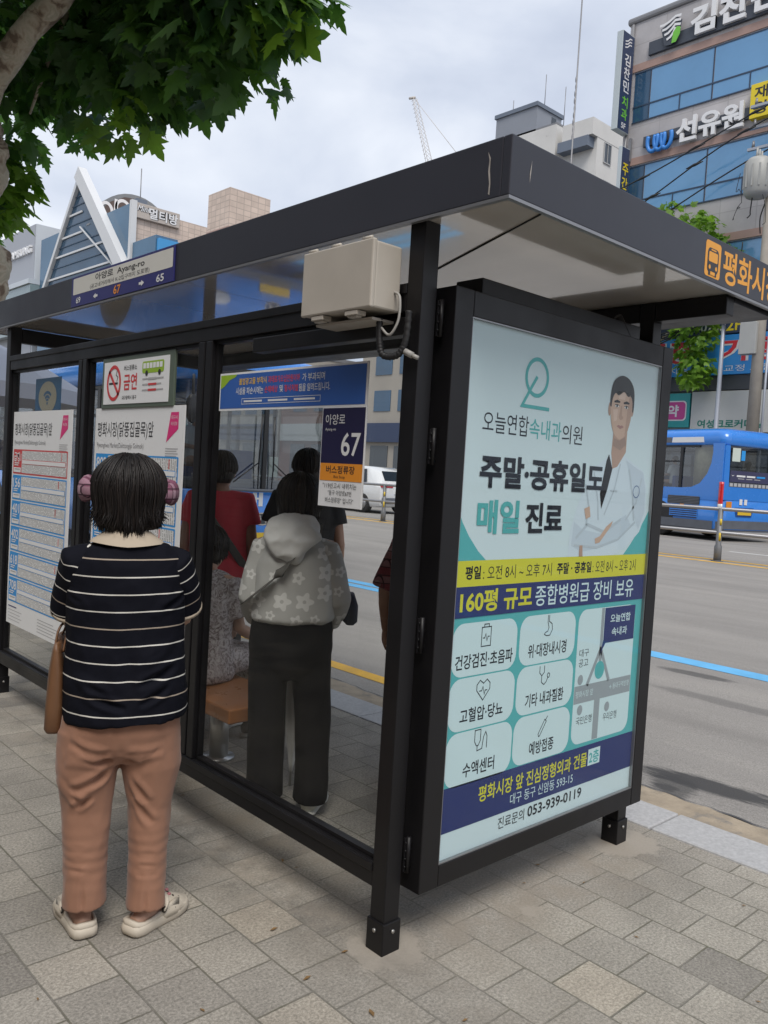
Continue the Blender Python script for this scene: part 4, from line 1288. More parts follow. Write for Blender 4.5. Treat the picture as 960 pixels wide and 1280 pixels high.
def strands(mb, m, a, b, c, zend, count, seed, flare=0.0, th0=2.0, th1=80, face=52, wid=0.0022, zvar=0.03, clump=0.5, top=(0, -0.01, 0.03), lift=1.0):
    """hair as many fine locks that run over the skull and hang; local frame m, ellipsoid radii a,b,c round `top`"""
    rr = random.Random(seed)
    top = Vector(top)
    for i in range(count):
        ph = rr.uniform(0, 2 * math.pi)
        dface = abs((math.degrees(ph) - 90 + 180) % 360 - 180)
        th = R(rr.uniform(th0, th1)) if rr.random() > .35 else R(rr.uniform(th0, 35))
        ze = zend + rr.uniform(-zvar, zvar) + 0.012 * math.sin(ph * 5 + seed) + 0.040 * abs(math.cos(ph)) ** 1.5
        if dface < face:
            if th > R(50): continue
            ze = max(ze, top.z + c * 0.35)
        lay = 1.0 + rr.uniform(-.02, .035) * lift
        rr2 = rr.random()
        fly = rr.random() < .03
        cl = clump * 0.12 * math.sin(ph * 13 + seed)
        pts = []
        steps = 12
        for k in range(steps + 1):
            t = k / steps
            thk = th + (R(96) - th) * min(1, t / 0.55)
            phk = ph + cl * t + 0.10 * (noise.noise(Vector((ph * 3, t * 2, seed))))
            p = top + Vector((a * lay * math.sin(thk) * math.cos(phk), b * lay * math.sin(thk) * math.sin(phk), c * lay * math.cos(thk)))
            if t > 0.55:
                f = (t - .55) / .45
                zz = top.z + c * lay * math.cos(R(96))
                p.z = zz + (ze - zz) * f
                k2 = 1 - 0.05 * math.sin(f * math.pi) - (0.17 + .10 * rr2) * f * f + flare * f ** 3 * (1 if rr.random() > .25 else 2.2)
                p.x = top.x + (p.x - top.x) * k2
                p.y = top.y + (p.y - top.y) * k2
            wv = .0035 * (3 if fly else 1) * t
            p += Vector((wv * noise.noise(Vector((ph * 9, t * 3, seed + 5))), wv * noise.noise(Vector((ph * 9, t * 3, seed + 9))), 0)) * 1.6
            pts.append(m @ p)
        w = wid * rr.uniform(.6, 1.5)
        mb.tube(pts, [w * .6] + [w] * (steps - 2) + [w * .7, w * .2], n=4)


def hair_mat(name, col=(0.012, 0.009, 0.008)):
    m = P(name, col, 0.5, spec=0.35, sheen=0.0)
    t = m.node_tree; L = t.links.new
    b = t.nodes['Principled BSDF']
    ge = N(t, 'ShaderNodeNewGeometry')
    rp = ramp(t, [(0, tuple(x * .55 for x in col)), (.75, col), (1, tuple(x * 2.4 for x in col))])
    L(ge.outputs['Random Per Island'], rp.inputs['Fac']); L(rp.outputs['Color'], b.inputs['Base Color'])
    return m


M_hair = hair_mat('dark_hair')
M_hair2 = hair_mat('brown_black_hair', (0.016, 0.011, 0.008))


def cloth_noise(v, n, s=1.0, amp=0.006, seed=0.0, stretch=(1, 1, 0.45)):
    p = Vector((v.x * stretch[0], v.y * stretch[1], v.z * stretch[2])) * (9 * s) + Vector((seed, seed * 1.7, 0))
    a = 1 - abs(noise.noise(p)) * 2
    b = noise.noise(p * 2.3)
    return amp * (a * 0.9 + b * 0.5) - amp * .4


def creases(lst, v):
    d = 0.0
    for a, b, w, amp in lst:
        w = w * .68
        dist, t = seg_d(v, Vector(a), Vector(b))
        if dist < 3.2 * w:
            e = math.sin(min(1, max(0, t)) * math.pi) ** .5 if 0 < t < 1 else 0.0
            g = dist / w
            d += -amp * e * (1.35 * math.exp(-g * g) - 0.55 * math.exp(-(g - 1.7) ** 2))
    return d


def body_skin(J, s, hands=(None, None), feet=True):
    """one continuous body from a joint table (local, facing +Y)"""
    mb = MB()
    V = {k: Vector(v) for k, v in J.items()}
    mb.tube([V['pelvis'] + Vector((0, 0, -.06)), V['pelvis'], V['waist'], V['chest'], V['neckbase'] + Vector((0, 0, -.02))], [(.12 * s, .09 * s), (.145 * s, .10 * s), (.125 * s, .09 * s), (.150 * s, .10 * s), (.075 * s, .06 * s)], n=20)
    mb.tube([V['neckbase'] + Vector((0, 0, -.05)), V['neckbase'] + (V['head'] - V['neckbase']) * .4, V['head'] + Vector((0, -.005, -.03))], [.062 * s, .050 * s, .052 * s], n=14)
    for q, sx in (('l', -1), ('r', 1)):
        mb.tube([V['neckbase'] + Vector((sx * .03, 0, -.03)), V['sh' + q] + Vector((0, 0, .005)), (V['sh' + q] + V['el' + q]) / 2, V['el' + q], (V['el' + q] * .6 + V['wr' + q] * .4), V['wr' + q]], [.055 * s, .050 * s, .043 * s, .036 * s, .036 * s, .024 * s], n=12)
        mb.tube([V['hip' + q], V['hip' + q] * .5 + V['kn' + q] * .5, V['kn' + q], V['kn' + q] * .65 + V['an' + q] * .35, V['an' + q]], [.080 * s, .070 * s, .050 * s, .050 * s, .033 * s], n=12)
        if feet:
            f = Vector(J.get('toe' + q, (V['an' + q].x, V['an' + q].y + .16, .03)))
            h = V['an' + q] + (V['an' + q] - f).normalized() * .045
            h.z = .032
            mb.tube([h, Vector((V['an' + q].x, V['an' + q].y, .045)), (Vector((V['an' + q].x, V['an' + q].y, .04)) + f) / 2, f], [(.024, .022), (.034, .040), (.040, .030), (.030, .016)], n=12)
        hd = hands[0 if q == 'l' else 1]
        if hd:
            hand(mb, V['wr' + q], hd[0], hd[1], s * .98, hd[2], hd[3])
    return mb


STAND = dict(pelvis=(0, 0, .91), waist=(0, 0, 1.05), chest=(0, -.005, 1.24), neckbase=(0, -.02, 1.40), head=(0, .015, 1.535),
             shl=(-.165, -.01, 1.345), shr=(.165, -.01, 1.345), ell=(-.215, -.03, 1.08), elr=(.215, -.03, 1.08), wrl=(-.225, .06, .86), wrr=(.225, .06, .86),
             hipl=(-.085, 0, .88), hipr=(.085, 0, .88), knl=(-.095, .015, .47), knr=(.095, .015, .47), anl=(-.10, -.02, .075), anr=(.10, -.02, .075),
             toel=(-.125, .15, .022), toer=(.125, .15, .022))


def scaled(J, s, sx=1.0):
    return {k: (v[0] * s * sx, v[1] * s, v[2] * s) for k, v in J.items()}


def tshirt(J, s, hem, sleeve=0.5, wide=1.0, seed=1.0, mat=None, name='shirt', parent=None, flare=1.0, amp=.006, voxel=.011, post=None, depth=1.0):
    V = {k: Vector(v) for k, v in J.items()}
    mb = MB()
    hemp = V['pelvis'].copy(); hemp.z = hem
    mb.tube([hemp, hemp * .5 + V['waist'] * .5, V['waist'], V['chest'], V['shl'] * .5 + V['shr'] * .5 + Vector((0, -.01, .0)), V['neckbase'] + Vector((0, 0, .012))],
            [(.178 * s * wide * flare, .128 * s * depth), (.180 * s * wide * flare, .128 * s * depth), (.170 * s * wide, .122 * s * depth), (.186 * s * wide, .126 * s * depth), (.160 * s * wide, .100 * s * depth), (.072 * s, .064 * s)], n=40, ex=2.3)
    for q, sx in (('l', -1), ('r', 1)):
        pts = [V['neckbase'] + Vector((sx * .05, 0, -.035)), V['sh' + q] + Vector((0, 0, .0))]
        rad = [.060 * s, .072 * s]
        if sleeve <= 1:
            e = V['sh' + q].lerp(V['el' + q], sleeve)
            pts += [V['sh' + q].lerp(e, .5), e]
            rad += [.072 * s, .076 * s]
        else:
            pts += [V['sh' + q].lerp(V['el' + q], .5), V['el' + q], V['el' + q].lerp(V['wr' + q], .5), V['el' + q].lerp(V['wr' + q], .96)]
            rad += [.075 * s, .066 * s, .058 * s, .046 * s]
        mb.tube(pts, rad, n=20)
    o = remeshed(mb, voxel, 5)
    displace(o, lambda v, n: cloth_noise(v, n, 1.0, amp, seed) + (post(v, n) if post else 0))
    return o.build(name, mat, parent) if mat else o


def trousers(J, s, top, mat, parent, name='trousers', rad=(.100, .092, .078, .072, .074), hem=.03, seed=3.0, amp=.005, cr=None, voxel=.010, hipw=.165, hipd=.125):
    V = {k: Vector(v) for k, v in J.items()}
    mb = MB()
    t = V['pelvis'].copy(); t.z = top
    cro = (V['hipl'] + V['hipr']) / 2; cro.z -= .085 * s
    mb.tube([t, V['pelvis'], (V['hipl'] + V['hipr']) / 2 + Vector((0, 0, -.02)), cro], [(hipw * .90 * s, hipd * .9 * s), (hipw * s, hipd * s), (hipw * s, hipd * s), (hipw * .80 * s, hipd * .72 * s)], n=30, ex=2.4)
    for q, sx in (('l', -1), ('r', 1)):
        e = V['an' + q].copy()
        e += (V['an' + q] - V['kn' + q]).normalized() * max(0, (e.z - hem))
        mb.tube([V['hip' + q] + Vector((sx * .0, 0, .0)), V['hip' + q].lerp(V['kn' + q], .45), V['kn' + q], V['kn' + q].lerp(e, .5), e], [r * s for r in rad], n=24)
    o = remeshed(mb, voxel, 5)
    displace(o, lambda v, n: cloth_noise(v, n, 0.8, amp, seed, (1, 1, .5)) + (creases(cr, v) if cr else 0))
    return o.build(name, mat, parent)


M_sole = P('shoe_sole', (0.55, 0.54, 0.50), 0.6)


def shoe(parent, an, toe, mat, name='shoe', s=1.0):
    an, toe = Vector(an), Vector(toe)
    d = Vector((toe.x - an.x, toe.y - an.y, 0)).normalized()
    o = Vector((an.x, an.y, 0)) - d * .065 * s
    sd = Vector((-d.y, d.x, 0))
    def P_(t, z): return o + d * (t * .265 * s) + Vector((0, 0, z))
    mb = MB()
    mb.tube([P_(0, .05), P_(.12, .055), P_(.35, .052), P_(.6, .042), P_(.85, .034), P_(1.0, .028)], [(.022, .026), (.036, .046), (.040, .044), (.046, .034), (.042, .024), (.018, .010)], n=16, side=sd)
    mb.tube([P_(.14, .08), P_(.16, .105)], [(.040, .044), (.036, .040)], n=14, side=sd)
    ob = mb.build(name, mat, parent)
    ms = MB()
    ms.tube([P_(-.02, .014), P_(.1, .014), P_(.4, .014), P_(.7, .014), P_(.92, .016), P_(1.03, .02)], [(.022, .013), (.038, .014), (.037, .014), (.049, .014), (.040, .014), (.012, .010)], n=14, side=sd)
    ms.build('sole', M_sole, ob)
    return ob


def make_person(label, loc, rotz, skin, J, hands, group=None, s=1.0, feet=True, head_rot=None, voxel=0.007):
    mb = body_skin(J, s, hands, feet)
    m = head_geo(mb, J['head'], s, head_rot)
    o = remeshed(mb, voxel, 3)
    b = o.build('person', skin, None, loc=loc, rotz=rotz)
    tag(b, label, 'person', group)
    for sx in (-1, 1):
        MB().ball(m @ Vector((sx * .031 * s, .083 * s, .012 * s)), (.011 * s, .005 * s, .006 * s), n=8).build('eye', M_eyew, b)
    return b, m


# ---- 1. woman in the striped shirt, reading the poster
def stripe_mat():
    m = bpy.data.materials.new('striped_jersey'); m.use_nodes = True
    t = m.node_tree; L = t.links.new; b = t.nodes['Principled BSDF']
    b.inputs['Roughness'].default_value = 0.85
    b.inputs['Specular IOR Level'].default_value = 0.15
    at = N(t, 'ShaderNodeAttribute', attribute_name='stripe')
    tc = N(t, 'ShaderNodeTexCoord')
    f = N(t, 'ShaderNodeMath', operation='FRACT'); L(at.outputs['Fac'], f.inputs[0])
    lt = N(t, 'ShaderNodeMath', operation='LESS_THAN'); L(f.outputs[0], lt.inputs[0]); lt.inputs[1].default_value = 0.075
    col = N(t, 'ShaderNodeMath', operation='FLOOR'); L(at.outputs['Fac'], col.inputs[0])
    md = N(t, 'ShaderNodeMath', operation='MODULO'); L(col.outputs[0], md.inputs[0]); md.inputs[1].default_value = 4
    cr = ramp(t, [(0, (0.62, 0.60, 0.55)), (0.6, (0.62, 0.60, 0.55)), (0.7, (0.36, 0.30, 0.24))], 'CONSTANT')
    dv = N(t, 'ShaderNodeMath', operation='DIVIDE'); L(md.outputs[0], dv.inputs[0]); dv.inputs[1].default_value = 4
    L(dv.outputs[0], cr.inputs['Fac'])
    mx = N(t, 'ShaderNodeMix', data_type='RGBA'); L(lt.outputs[0], mx.inputs['Factor'])
    mx.inputs[6].default_value = (0.0045, 0.005, 0.0095, 1); L(cr.outputs['Color'], mx.inputs[7])
    L(mx.outputs[2], b.inputs['Base Color'])
    nz = N(t, 'ShaderNodeTexNoise', i_Scale=420, i_Detail=2); L(tc.outputs['Object'], nz.inputs['Vector'])
    bp = N(t, 'ShaderNodeBump'); bp.inputs['Strength'].default_value = .15; bp.inputs['Distance'].default_value = .002
    L(nz.outputs['Fac'], bp.inputs['Height']); L(bp.outputs[0], b.inputs['Normal'])
    return m


WROT = -R(26)
WLOC = (-0.585, 0.69, 0)
JW = dict(pelvis=(.010, 0, .76), waist=(.010, .0, .90), chest=(.010, -.005, 1.08), neckbase=(.003, -.02, 1.265), head=(.0, .025, 1.405),
          shl=(-.146, -.015, 1.182), shr=(.156, -.015, 1.182), ell=(-.158, .085, .985), elr=(.190, .075, 1.0), wrl=(-.125, .25, .96), wrr=(.14, .26, 1.04),
          hipl=(-.085, .0, .66), hipr=(.098, .0, .66), knl=(-.088, .015, .36), knr=(.108, .015, .36), anl=(-.088, -.03, .085), anr=(.106, -.055, .085),
          toel=(-.130, .10, .03), toer=(.215, .055, .03))
M_pants = P('terracotta_twill', (0.305, 0.158, 0.102), 0.8, spec=0.25, var=(5, 0.06), bump=(350, 0.12, 0.002), sheen=0.15)
M_trimc = P('collar_cream', (0.44, 0.37, 0.285), 0.85, bump=(300, 0.1, 0.002))
woman, mW = make_person('woman seen from behind in a navy shirt with thin white stripes and terracotta trousers', WLOC, WROT, M_skin, JW,
                        (((.35, .9, .1), (.9, -.3, -.2), .9, 1), ((-.3, .9, .25), (-.9, -.3, -.2), .9, -1)), s=0.93, feet=True, voxel=.006)
mb = MB()
V = {k: Vector(v) for k, v in JW.items()}
mb.tube([(.020, -.004, .698), (.018, -.004, .76), (.012, .0, .86), (.010, .0, .97), (.010, -.005, 1.08), (.008, -.012, 1.17), (.006, -.017, 1.215), (.004, -.018, 1.246), (.003, -.015, 1.262)],
        [(.194, .168), (.195, .165), (.188, .150), (.181, .138), (.183, .130), (.178, .118), (.166, .104), (.126, .088), (.078, .066)], n=52, ex=2.15)
sleeves = {}
for q, sx in (('l', -1), ('r', 1)):
    e = V['sh' + q].lerp(V['el' + q], .80)
    sl_ = MB()
    sl_.tube([V['neckbase'] + Vector((sx * .05, 0, -.045)), V['sh' + q] + Vector((-sx * .006, 0, .008)), V['sh' + q].lerp(e, .5), e], [.046, .066, .068, .071], n=26)
    sleeves[q] = sl_
WC = [((-.16, -.14, .99), (-.06, -.16, .96), .016, .006), ((.17, -.12, .95), (.07, -.16, .90), .017, .007), ((.18, -.10, .88), (.05, -.17, .82), .016, .008),
      ((-.17, -.12, .86), (-.03, -.17, .79), .015, .008), ((-.12, -.15, .80), (.02, -.17, .755), .014, .007), ((.16, -.13, .82), (.06, -.17, .765), .014, .007),
      ((-.15, -.12, 1.12), (-.10, -.14, 1.02), .014, .007), ((.15, -.12, 1.12), (.10, -.14, 1.03), .014, .007), ((.19, -.05, 1.10), (.12, -.12, 1.06), .012, .007),
      ((-.19, -.04, 1.10), (-.12, -.12, 1.07), .012, .006), ((.02, -.15, .95), (.03, -.16, .80), .03, .003), ((-.06, -.14, 1.16), (.06, -.14, 1.165), .03, .002)]
o = remeshed(mb, .0065, 5)
displace(o, lambda v, n: cloth_noise(v, n, .85, .0060, 5.0, (1, 1, .8)) + cloth_noise(v, n, 2.2, .002, 3.0, (1, 1, .8)) + 1.7 * creases(WC, v))
M_stripe = stripe_mat()
sh_w = o.build('shirt', M_stripe, woman)
att = sh_w.data.attributes.new('stripe', 'FLOAT', 'POINT')
vals = []
for v in o.v:
    s_ = v.z / 0.0535 + .35 + .10 * noise.noise(Vector((v.x * 5, v.y * 5, v.z * 2)))
    if v.z > 1.228: s_ = 23.5
    for q in 'lr':
        d_, t_ = seg_d(v, V['sh' + q], V['el' + q])
        if False:
            s_ = (V['sh' + q] - V['el' + q]).length * t_ / 0.047 + .2 + .2 * noise.noise(v * 14)
    vals.append(s_)
att.data.foreach_set('value', vals)
for q in 'lr':
    o2 = remeshed(sleeves[q], .008, 3)
    displace(o2, lambda v, n: cloth_noise(v, n, 1.3, .006, 8.0))
    sv = o2.build('sleeve', M_stripe, sh_w)
    at2 = sv.data.attributes.new('stripe', 'FLOAT', 'POINT')
    ax_ = V['el' + q] - V['sh' + q]
    at2.data.foreach_set('value', [(v - V['sh' + q]).dot(ax_.normalized()) / .046 + .55 + .16 * noise.noise(v * 16) for v in o2.v])
mb = MB()
ring = lambda z, rx, ry, cy: [(.003 + rx * math.cos(2 * math.pi * k / 36), cy + ry * math.sin(2 * math.pi * k / 36), z + max(0, rx - .075) * .42 * abs(math.cos(2 * math.pi * k / 36)) ** 1.5 + .022 * math.sin(2 * math.pi * k / 36) * -.5) for k in range(36)]
mb.rings([ring(1.240, .116, .098, -.020), ring(1.253, .108, .092, -.018), ring(1.270, .092, .080, -.015), ring(1.292, .072, .068, -.012), ring(1.294, .066, .062, -.012), ring(1.262, .074, .065, -.015)], cap=False)
mb.build('collar', M_trimc, sh_w)
for q in 'lr':
    e0 = V['sh' + q].lerp(V['el' + q], .775); e1 = V['sh' + q].lerp(V['el' + q], .83)
    MB().tube([e0, e1], [.0715, .0705], n=26).build('sleeve_band', M_trimc, sh_w)
# trousers with the pulled folds under the seat and the stacked creases at the calf
WP = [((-.03, -.12, .60), (-.14, -.09, .64), .018, .016), ((-.01, -.11, .575), (-.15, -.08, .585), .016, .014), ((.01, -.10, .55), (-.13, -.09, .48), .018, .016), ((-.16, -.04, .52), (-.10, -.09, .44), .016, .015), ((-.12, -.09, .42), (-.07, -.10, .46), .014, .010),
      ((.03, -.12, .60), (.14, -.09, .61), .018, .015), ((.02, -.11, .57), (.16, -.06, .64), .016, .013), ((.03, -.10, .52), (.10, -.10, .43), .017, .014), ((.05, -.09, .44), (.12, -.09, .36), .016, .011), ((.01, -.12, .72), (.01, -.12, .60), .016, .010),
      ((-.15, -.08, .30), (-.04, -.11, .29), .010, .003), ((-.14, -.08, .265), (-.04, -.11, .262), .009, .003), ((-.14, -.08, .225), (-.05, -.11, .22), .009, .003), ((.06, -.10, .27), (.15, -.10, .262), .010, .003), ((.06, -.10, .235), (.14, -.10, .225), .009, .003), ((.06, -.10, .20), (.15, -.10, .195), .008, .002),
      ((-.085, -.11, .30), (-.085, -.10, .06), .010, .005), ((.105, -.12, .30), (.105, -.12, .05), .010, .005)]
WT = MB()
WT.tube([(.010, .0, .80), (.010, .0, .74), (.008, -.004, .66), (.006, -.004, .60), (.006, .0, .565)], [(.165, .130), (.180, .140), (.186, .142), (.172, .125), (.12, .085)], n=40, ex=2.4)
WT.tube([(-.092, -.004, .66), (-.090, -.006, .54), (-.085, .0, .40), (-.084, -.008, .25), (-.082, -.022, .14), (-.080, -.026, .088)], [(.094, .112), (.095, .104), (.078, .086), (.071, .080), (.069, .080), (.070, .082)], n=32, ex=2.2)
WT.tube([(.106, -.004, .66), (.108, -.008, .54), (.110, .0, .40), (.110, -.015, .25), (.110, -.036, .13), (.110, -.046, .072)], [(.090, .112), (.096, .104), (.070, .086), (.062, .080), (.060, .080), (.062, .082)], n=32, ex=2.2)
o = remeshed(WT, .006, 4)
displace(o, lambda v, n: (cloth_noise(v, n, .7, .004, 2.0, (1, 1, .45)) + cloth_noise(v, n, 1.9, .0022, 4.0, (1, 1, .7))) * (1 if v.z < .62 else .4) + creases(WP, v) + (0.0012 * math.sin(v.z * 170 + 3 * noise.noise(v * 8)) * max(0, 1 - abs(v.z - .25) / .13) if v.y < 0 else 0))
o.build('trousers', M_pants, woman)

# hair: a bob over a dark cap
mb = MB()
Hh = mW
cap_pts = []
for zc, rx, ry, cy in ((-.104, .086, .070, -.025), (-.070, .102, .088, -.025), (-.03, .106, .098, -.022), (.02, .101, .104, -.014), (.06, .090, .098, -.012), (.09, .068, .078, -.012), (.11, .035, .045, -.012), (.115, .01, .015, -.012)):
    cap_pts.append([Hh @ Vector((rx * math.cos(2 * math.pi * k / 30), min(cy + ry * math.sin(2 * math.pi * k / 30), .062 + max(0, zc) * .2), zc)) for k in range(30)])
mb.rings(cap_pts)
strands(mb, Hh, .111, .112, .113, -.118, 4200, 11, flare=.05, th0=1, face=50, wid=.0016, zvar=.018, clump=.8, top=(0.0, -.012, .022), lift=1.0)
strands(mb, Hh, .115, .116, .115, -.110, 800, 12, flare=.12, th0=10, face=58, wid=.0019, zvar=.02, clump=1.1, top=(0.0, -.012, .022), lift=1.5)
mb.build('hair', M_hair, woman)

# puffy plaid sun visor round the front of the head
def plaid_mat(name, base, dark, light, sc):
    m = bpy.data.materials.new(name); m.use_nodes = True
    t = m.node_tree; L = t.links.new; b = t.nodes['Principled BSDF']; b.inputs['Roughness'].default_value = .85
    tc = N(t, 'ShaderNodeTexCoord'); sp = N(t, 'ShaderNodeSeparateXYZ'); L(tc.outputs['Object'], sp.inputs[0])
    def band(sock, k, thr):
        mu = N(t, 'ShaderNodeMath', operation='MULTIPLY'); L(sock, mu.inputs[0]); mu.inputs[1].default_value = k
        fr = N(t, 'ShaderNodeMath', operation='FRACT'); L(mu.outputs[0], fr.inputs[0])
        lt = N(t, 'ShaderNodeMath', operation='LESS_THAN'); L(fr.outputs[0], lt.inputs[0]); lt.inputs[1].default_value = thr
        return lt.outputs[0]
    xy = N(t, 'ShaderNodeMath', operation='ADD'); L(sp.outputs[0], xy.inputs[0]); L(sp.outputs[1], xy.inputs[1])
    a1 = band(xy.outputs[0], sc, .12); a2 = band(sp.outputs[2], sc, .12); c1 = band(xy.outputs[0], sc * .5, .4); c2 = band(sp.outputs[2], sc * .5, .45)
    m1 = N(t, 'ShaderNodeMix', data_type='RGBA'); m1.inputs[6].default_value = (*base, 1); m1.inputs[7].default_value = (*light, 1)
    ad = N(t, 'ShaderNodeMath', operation='MULTIPLY_ADD'); L(c1, ad.inputs[0]); ad.inputs[1].default_value = .5
    c2h = N(t, 'ShaderNodeMath', operation='MULTIPLY'); L(c2, c2h.inputs[0]); c2h.inputs[1].default_value = .5
    L(c2h.outputs[0], ad.inputs[2]); L(ad.outputs[0], m1.inputs['Factor'])
    mxm = N(t, 'ShaderNodeMath', operation='MAXIMUM'); L(a1, mxm.inputs[0]); L(a2, mxm.inputs[1])
    m2 = N(t, 'ShaderNodeMix', data_type='RGBA'); L(mxm.outputs[0], m2.inputs['Factor']); L(m1.outputs[2], m2.inputs[6]); m2.inputs[7].default_value = (*dark, 1)
    L(m2.outputs[2], b.inputs['Base Color'])
    return m
M_plaid = plaid_mat('plum_plaid', (0.17, 0.055, 0.095), (0.05, 0.016, 0.03), (0.40, 0.26, 0.31), 30)
mb = MB()
pts, rad = [], []
for k in range(41):
    a = R(-34 + 248 * k / 40)
    e = abs(k - 20) / 20
    pts.append(mW @ Vector((.146 * (1 - .36 * e ** 4) * math.cos(a), .008 + .165 * (1 - .36 * e ** 4) * math.sin(a), .022 - .016 * e * e)))
    puff = 1 + .07 * math.sin(k * 1.9)
    r_ = .042 * (1 if e < .62 else (1 - ((e - .62) / .38) ** 1.6 * .85)) * puff
    rad.append((r_, r_ * .62))
mb.tube(pts, rad, n=14, side=(0, 0, 1))
mb.build('sun_visor', M_plaid, woman)

# clogs
M_clog = P('cream_clog', (0.56, 0.50, 0.41), 0.6, var=(12, 0.06), dirt=(14, 0.64, (0.33, 0.28, 0.22)))
M_hole = P('clog_hole', (0.03, 0.025, 0.02), 0.8)
M_charm = P('clog_charm', (0.42, 0.16, 0.18), 0.5)
def clog(an, toe, charms):
    an, toe = Vector(an), Vector(toe)
    d = Vector((toe.x - an.x, toe.y - an.y, 0)).normalized()
    sd = Vector((d.y, -d.x, 0))
    Lc = .245
    o = Vector((an.x, an.y, 0)) - d * .062
    up = Vector((0, 0, 1))
    prof = [(0, .018), (.03, .031), (.12, .038), (.3, .039), (.5, .043), (.7, .050), (.85, .046), (.95, .032), (1.0, .014)]
    def outline(k, grow, z):
        L_, R_ = [], []
        for t, w in prof:
            q = o + d * (Lc * (.5 + (t - .5) * grow)) + up * z
            L_.append(q - sd * w * grow); R_.append(q + sd * w * grow)
        return L_ + R_[::-1]
    mb = MB()
    mb.rings([outline(0, .93, .002), outline(0, 1.03, .010), outline(0, 1.05, .024), outline(0, .99, .036)], smooth=True)
    # side and heel wall
    wall = [(-.0, None)]
    arc = []
    for t, w in prof[:6][::-1]:
        arc.append(o + d * (Lc * t) - sd * w)
    for t, w in prof[:6]:
        arc.append(o + d * (Lc * t) + sd * w)
    hts = [.070, .056, .046, .042, .046, .050, .050, .046, .042, .046, .056, .070]
    outr = [[p + up * .030, p + up * (h), p + (Vector((an.x, an.y, 0)) - Vector((p.x, p.y, 0))) * .10 + up * h, p + (Vector((an.x, an.y, 0)) - Vector((p.x, p.y, 0))) * .12 + up * .03] for p, h in zip(arc, hts)]
    mb.rings(outr, cap=True)
    # vamp
    rings_ = []
    for t, w, h in ((.44, .043, .074), (.5, .046, .080), (.6, .050, .078), (.72, .052, .068), (.84, .048, .054), (.94, .036, .042), (1.0, .018, .030), (1.02, .004, .024)):
        c_ = o + d * (Lc * t)
        rings_.append([c_ + sd * (w * math.cos(a)) + up * (.022 + (h - .022) * max(0, math.sin(a)) ** .8) for a in [math.pi * k / 14 for k in range(15)]])
    mb.rings(rings_, closed=False)
    ob = mb.build('clog', M_clog, woman)
    sm = ob.modifiers.new('thick', 'SOLIDIFY'); sm.thickness = .004; sm.offset = -1
    # heel strap with its rivets
    st = MB()
    sp_ = [o + d * (Lc * .43) - sd * .047 + up * .058, o + d * (Lc * .47) - sd * .046 + up * .076, o + d * (Lc * .52) - sd * .030 + up * .090, o + d * (Lc * .54) + up * .094, o + d * (Lc * .52) + sd * .030 + up * .090, o + d * (Lc * .47) + sd * .046 + up * .076, o + d * (Lc * .43) + sd * .047 + up * .058]
    st.tube(smooth_path(sp_, 6), [(.003, .009)] * 37, n=10, side=up)
    sob = st.build('heel_strap', M_clog, ob)
    for sx in (-1, 1):
        c_ = o + d * (Lc * .43) + sd * (.047 * sx) + up * .058
        MB().tube([c_, c_ + sd * (.005 * sx)], .0105, n=14).build('rivet', M_hole, ob)
        c_ = c_ + sd * (.0052 * sx)
        MB().tube([c_, c_ + sd * (.001 * sx)], .006, n=12).build('rivet_cap', M_clog, ob)
    hl = MB()
    for t, a_ in ((.55, .35), (.66, .32), (.77, .30), (.55, .65), (.66, .68), (.60, 1.15), (.70, 1.1), (.80, 1.0), (.60, 1.57), (.70, 1.57), (.80, 1.57), (.60, 2.0), (.70, 2.04), (.80, 2.14), (.55, 2.8), (.66, 2.82), (.77, 2.84)):
        w, h = (.047, .080) if t < .58 else ((.050, .077) if t < .64 else ((.051, .073) if t < .72 else (.050, .060)))
        side_hole = math.sin(a_) < .5
        p = o + d * (Lc * t) + sd * (w * math.cos(a_)) + up * (.022 + (h - .022) * math.sin(a_) ** .8)
        nrm = (sd * math.cos(a_) + up * math.sin(a_) * 1.0 + d * .25).normalized()
        hl.tube([p - nrm * .004, p + nrm * .0022], .0068 if side_hole else .0042, n=10)
    hl.build('vent_holes', M_hole, ob)
    if charms:
        for t, a_ in ((.66, 1.25), (.72, 1.75), (.62, 1.75)):
            p = o + d * (Lc * t) + sd * (.048 * math.cos(a_)) + up * (.022 + .053 * math.sin(a_))
            MB().ball(p + up * .004, (.007, .007, .005), n=10).build('charm', M_charm, ob)
clog(JW['anl'], JW['toel'], 0)
clog(JW['anr'], JW['toer'], 1)

# brown tote on her left arm
M_tan = P('tan_leather', (0.165, 0.078, 0.035), 0.5, var=(6, 0.15), bump=(120, 0.15, 0.002))
bag = thing('shoulder_bag', 'slim brown leather tote hanging from the striped woman\'s left arm', 'bag', WLOC, WROT)
mb = MB()
rs = []
for z, hx, hy in ((.648, .026, .115), (.660, .032, .125), (.74, .033, .128), (.84, .027, .120), (.905, .016, .112), (.93, .009, .108)):
    rs.append([(-.193 + hx * math.copysign(abs(math.cos(a)) ** .6, math.cos(a)) + (.93 - z) * .0, .075 + hy * math.copysign(abs(math.sin(a)) ** .45, math.sin(a)), z) for a in [2 * math.pi * k / 32 for k in range(32)]])
mb.rings(rs)
mb.v = [v + Vector((.010 * noise.noise(v * 9), 0, 0)) for v in mb.v]
mb.build('bag_body', M_tan, bag)
for dx in (-.014, .012):
    mb = MB().tube(smooth_path([(-.190 + dx, .0, .90), (-.180 + dx, .03, .97), (-.160, .075, 1.005), (-.160 + dx, .12, .975), (-.188 + dx, .15, .90)], 8), [(.012, .004)] * 33, n=8, side=(0, 1, 0))
    mb.build('strap', M_tan, bag)

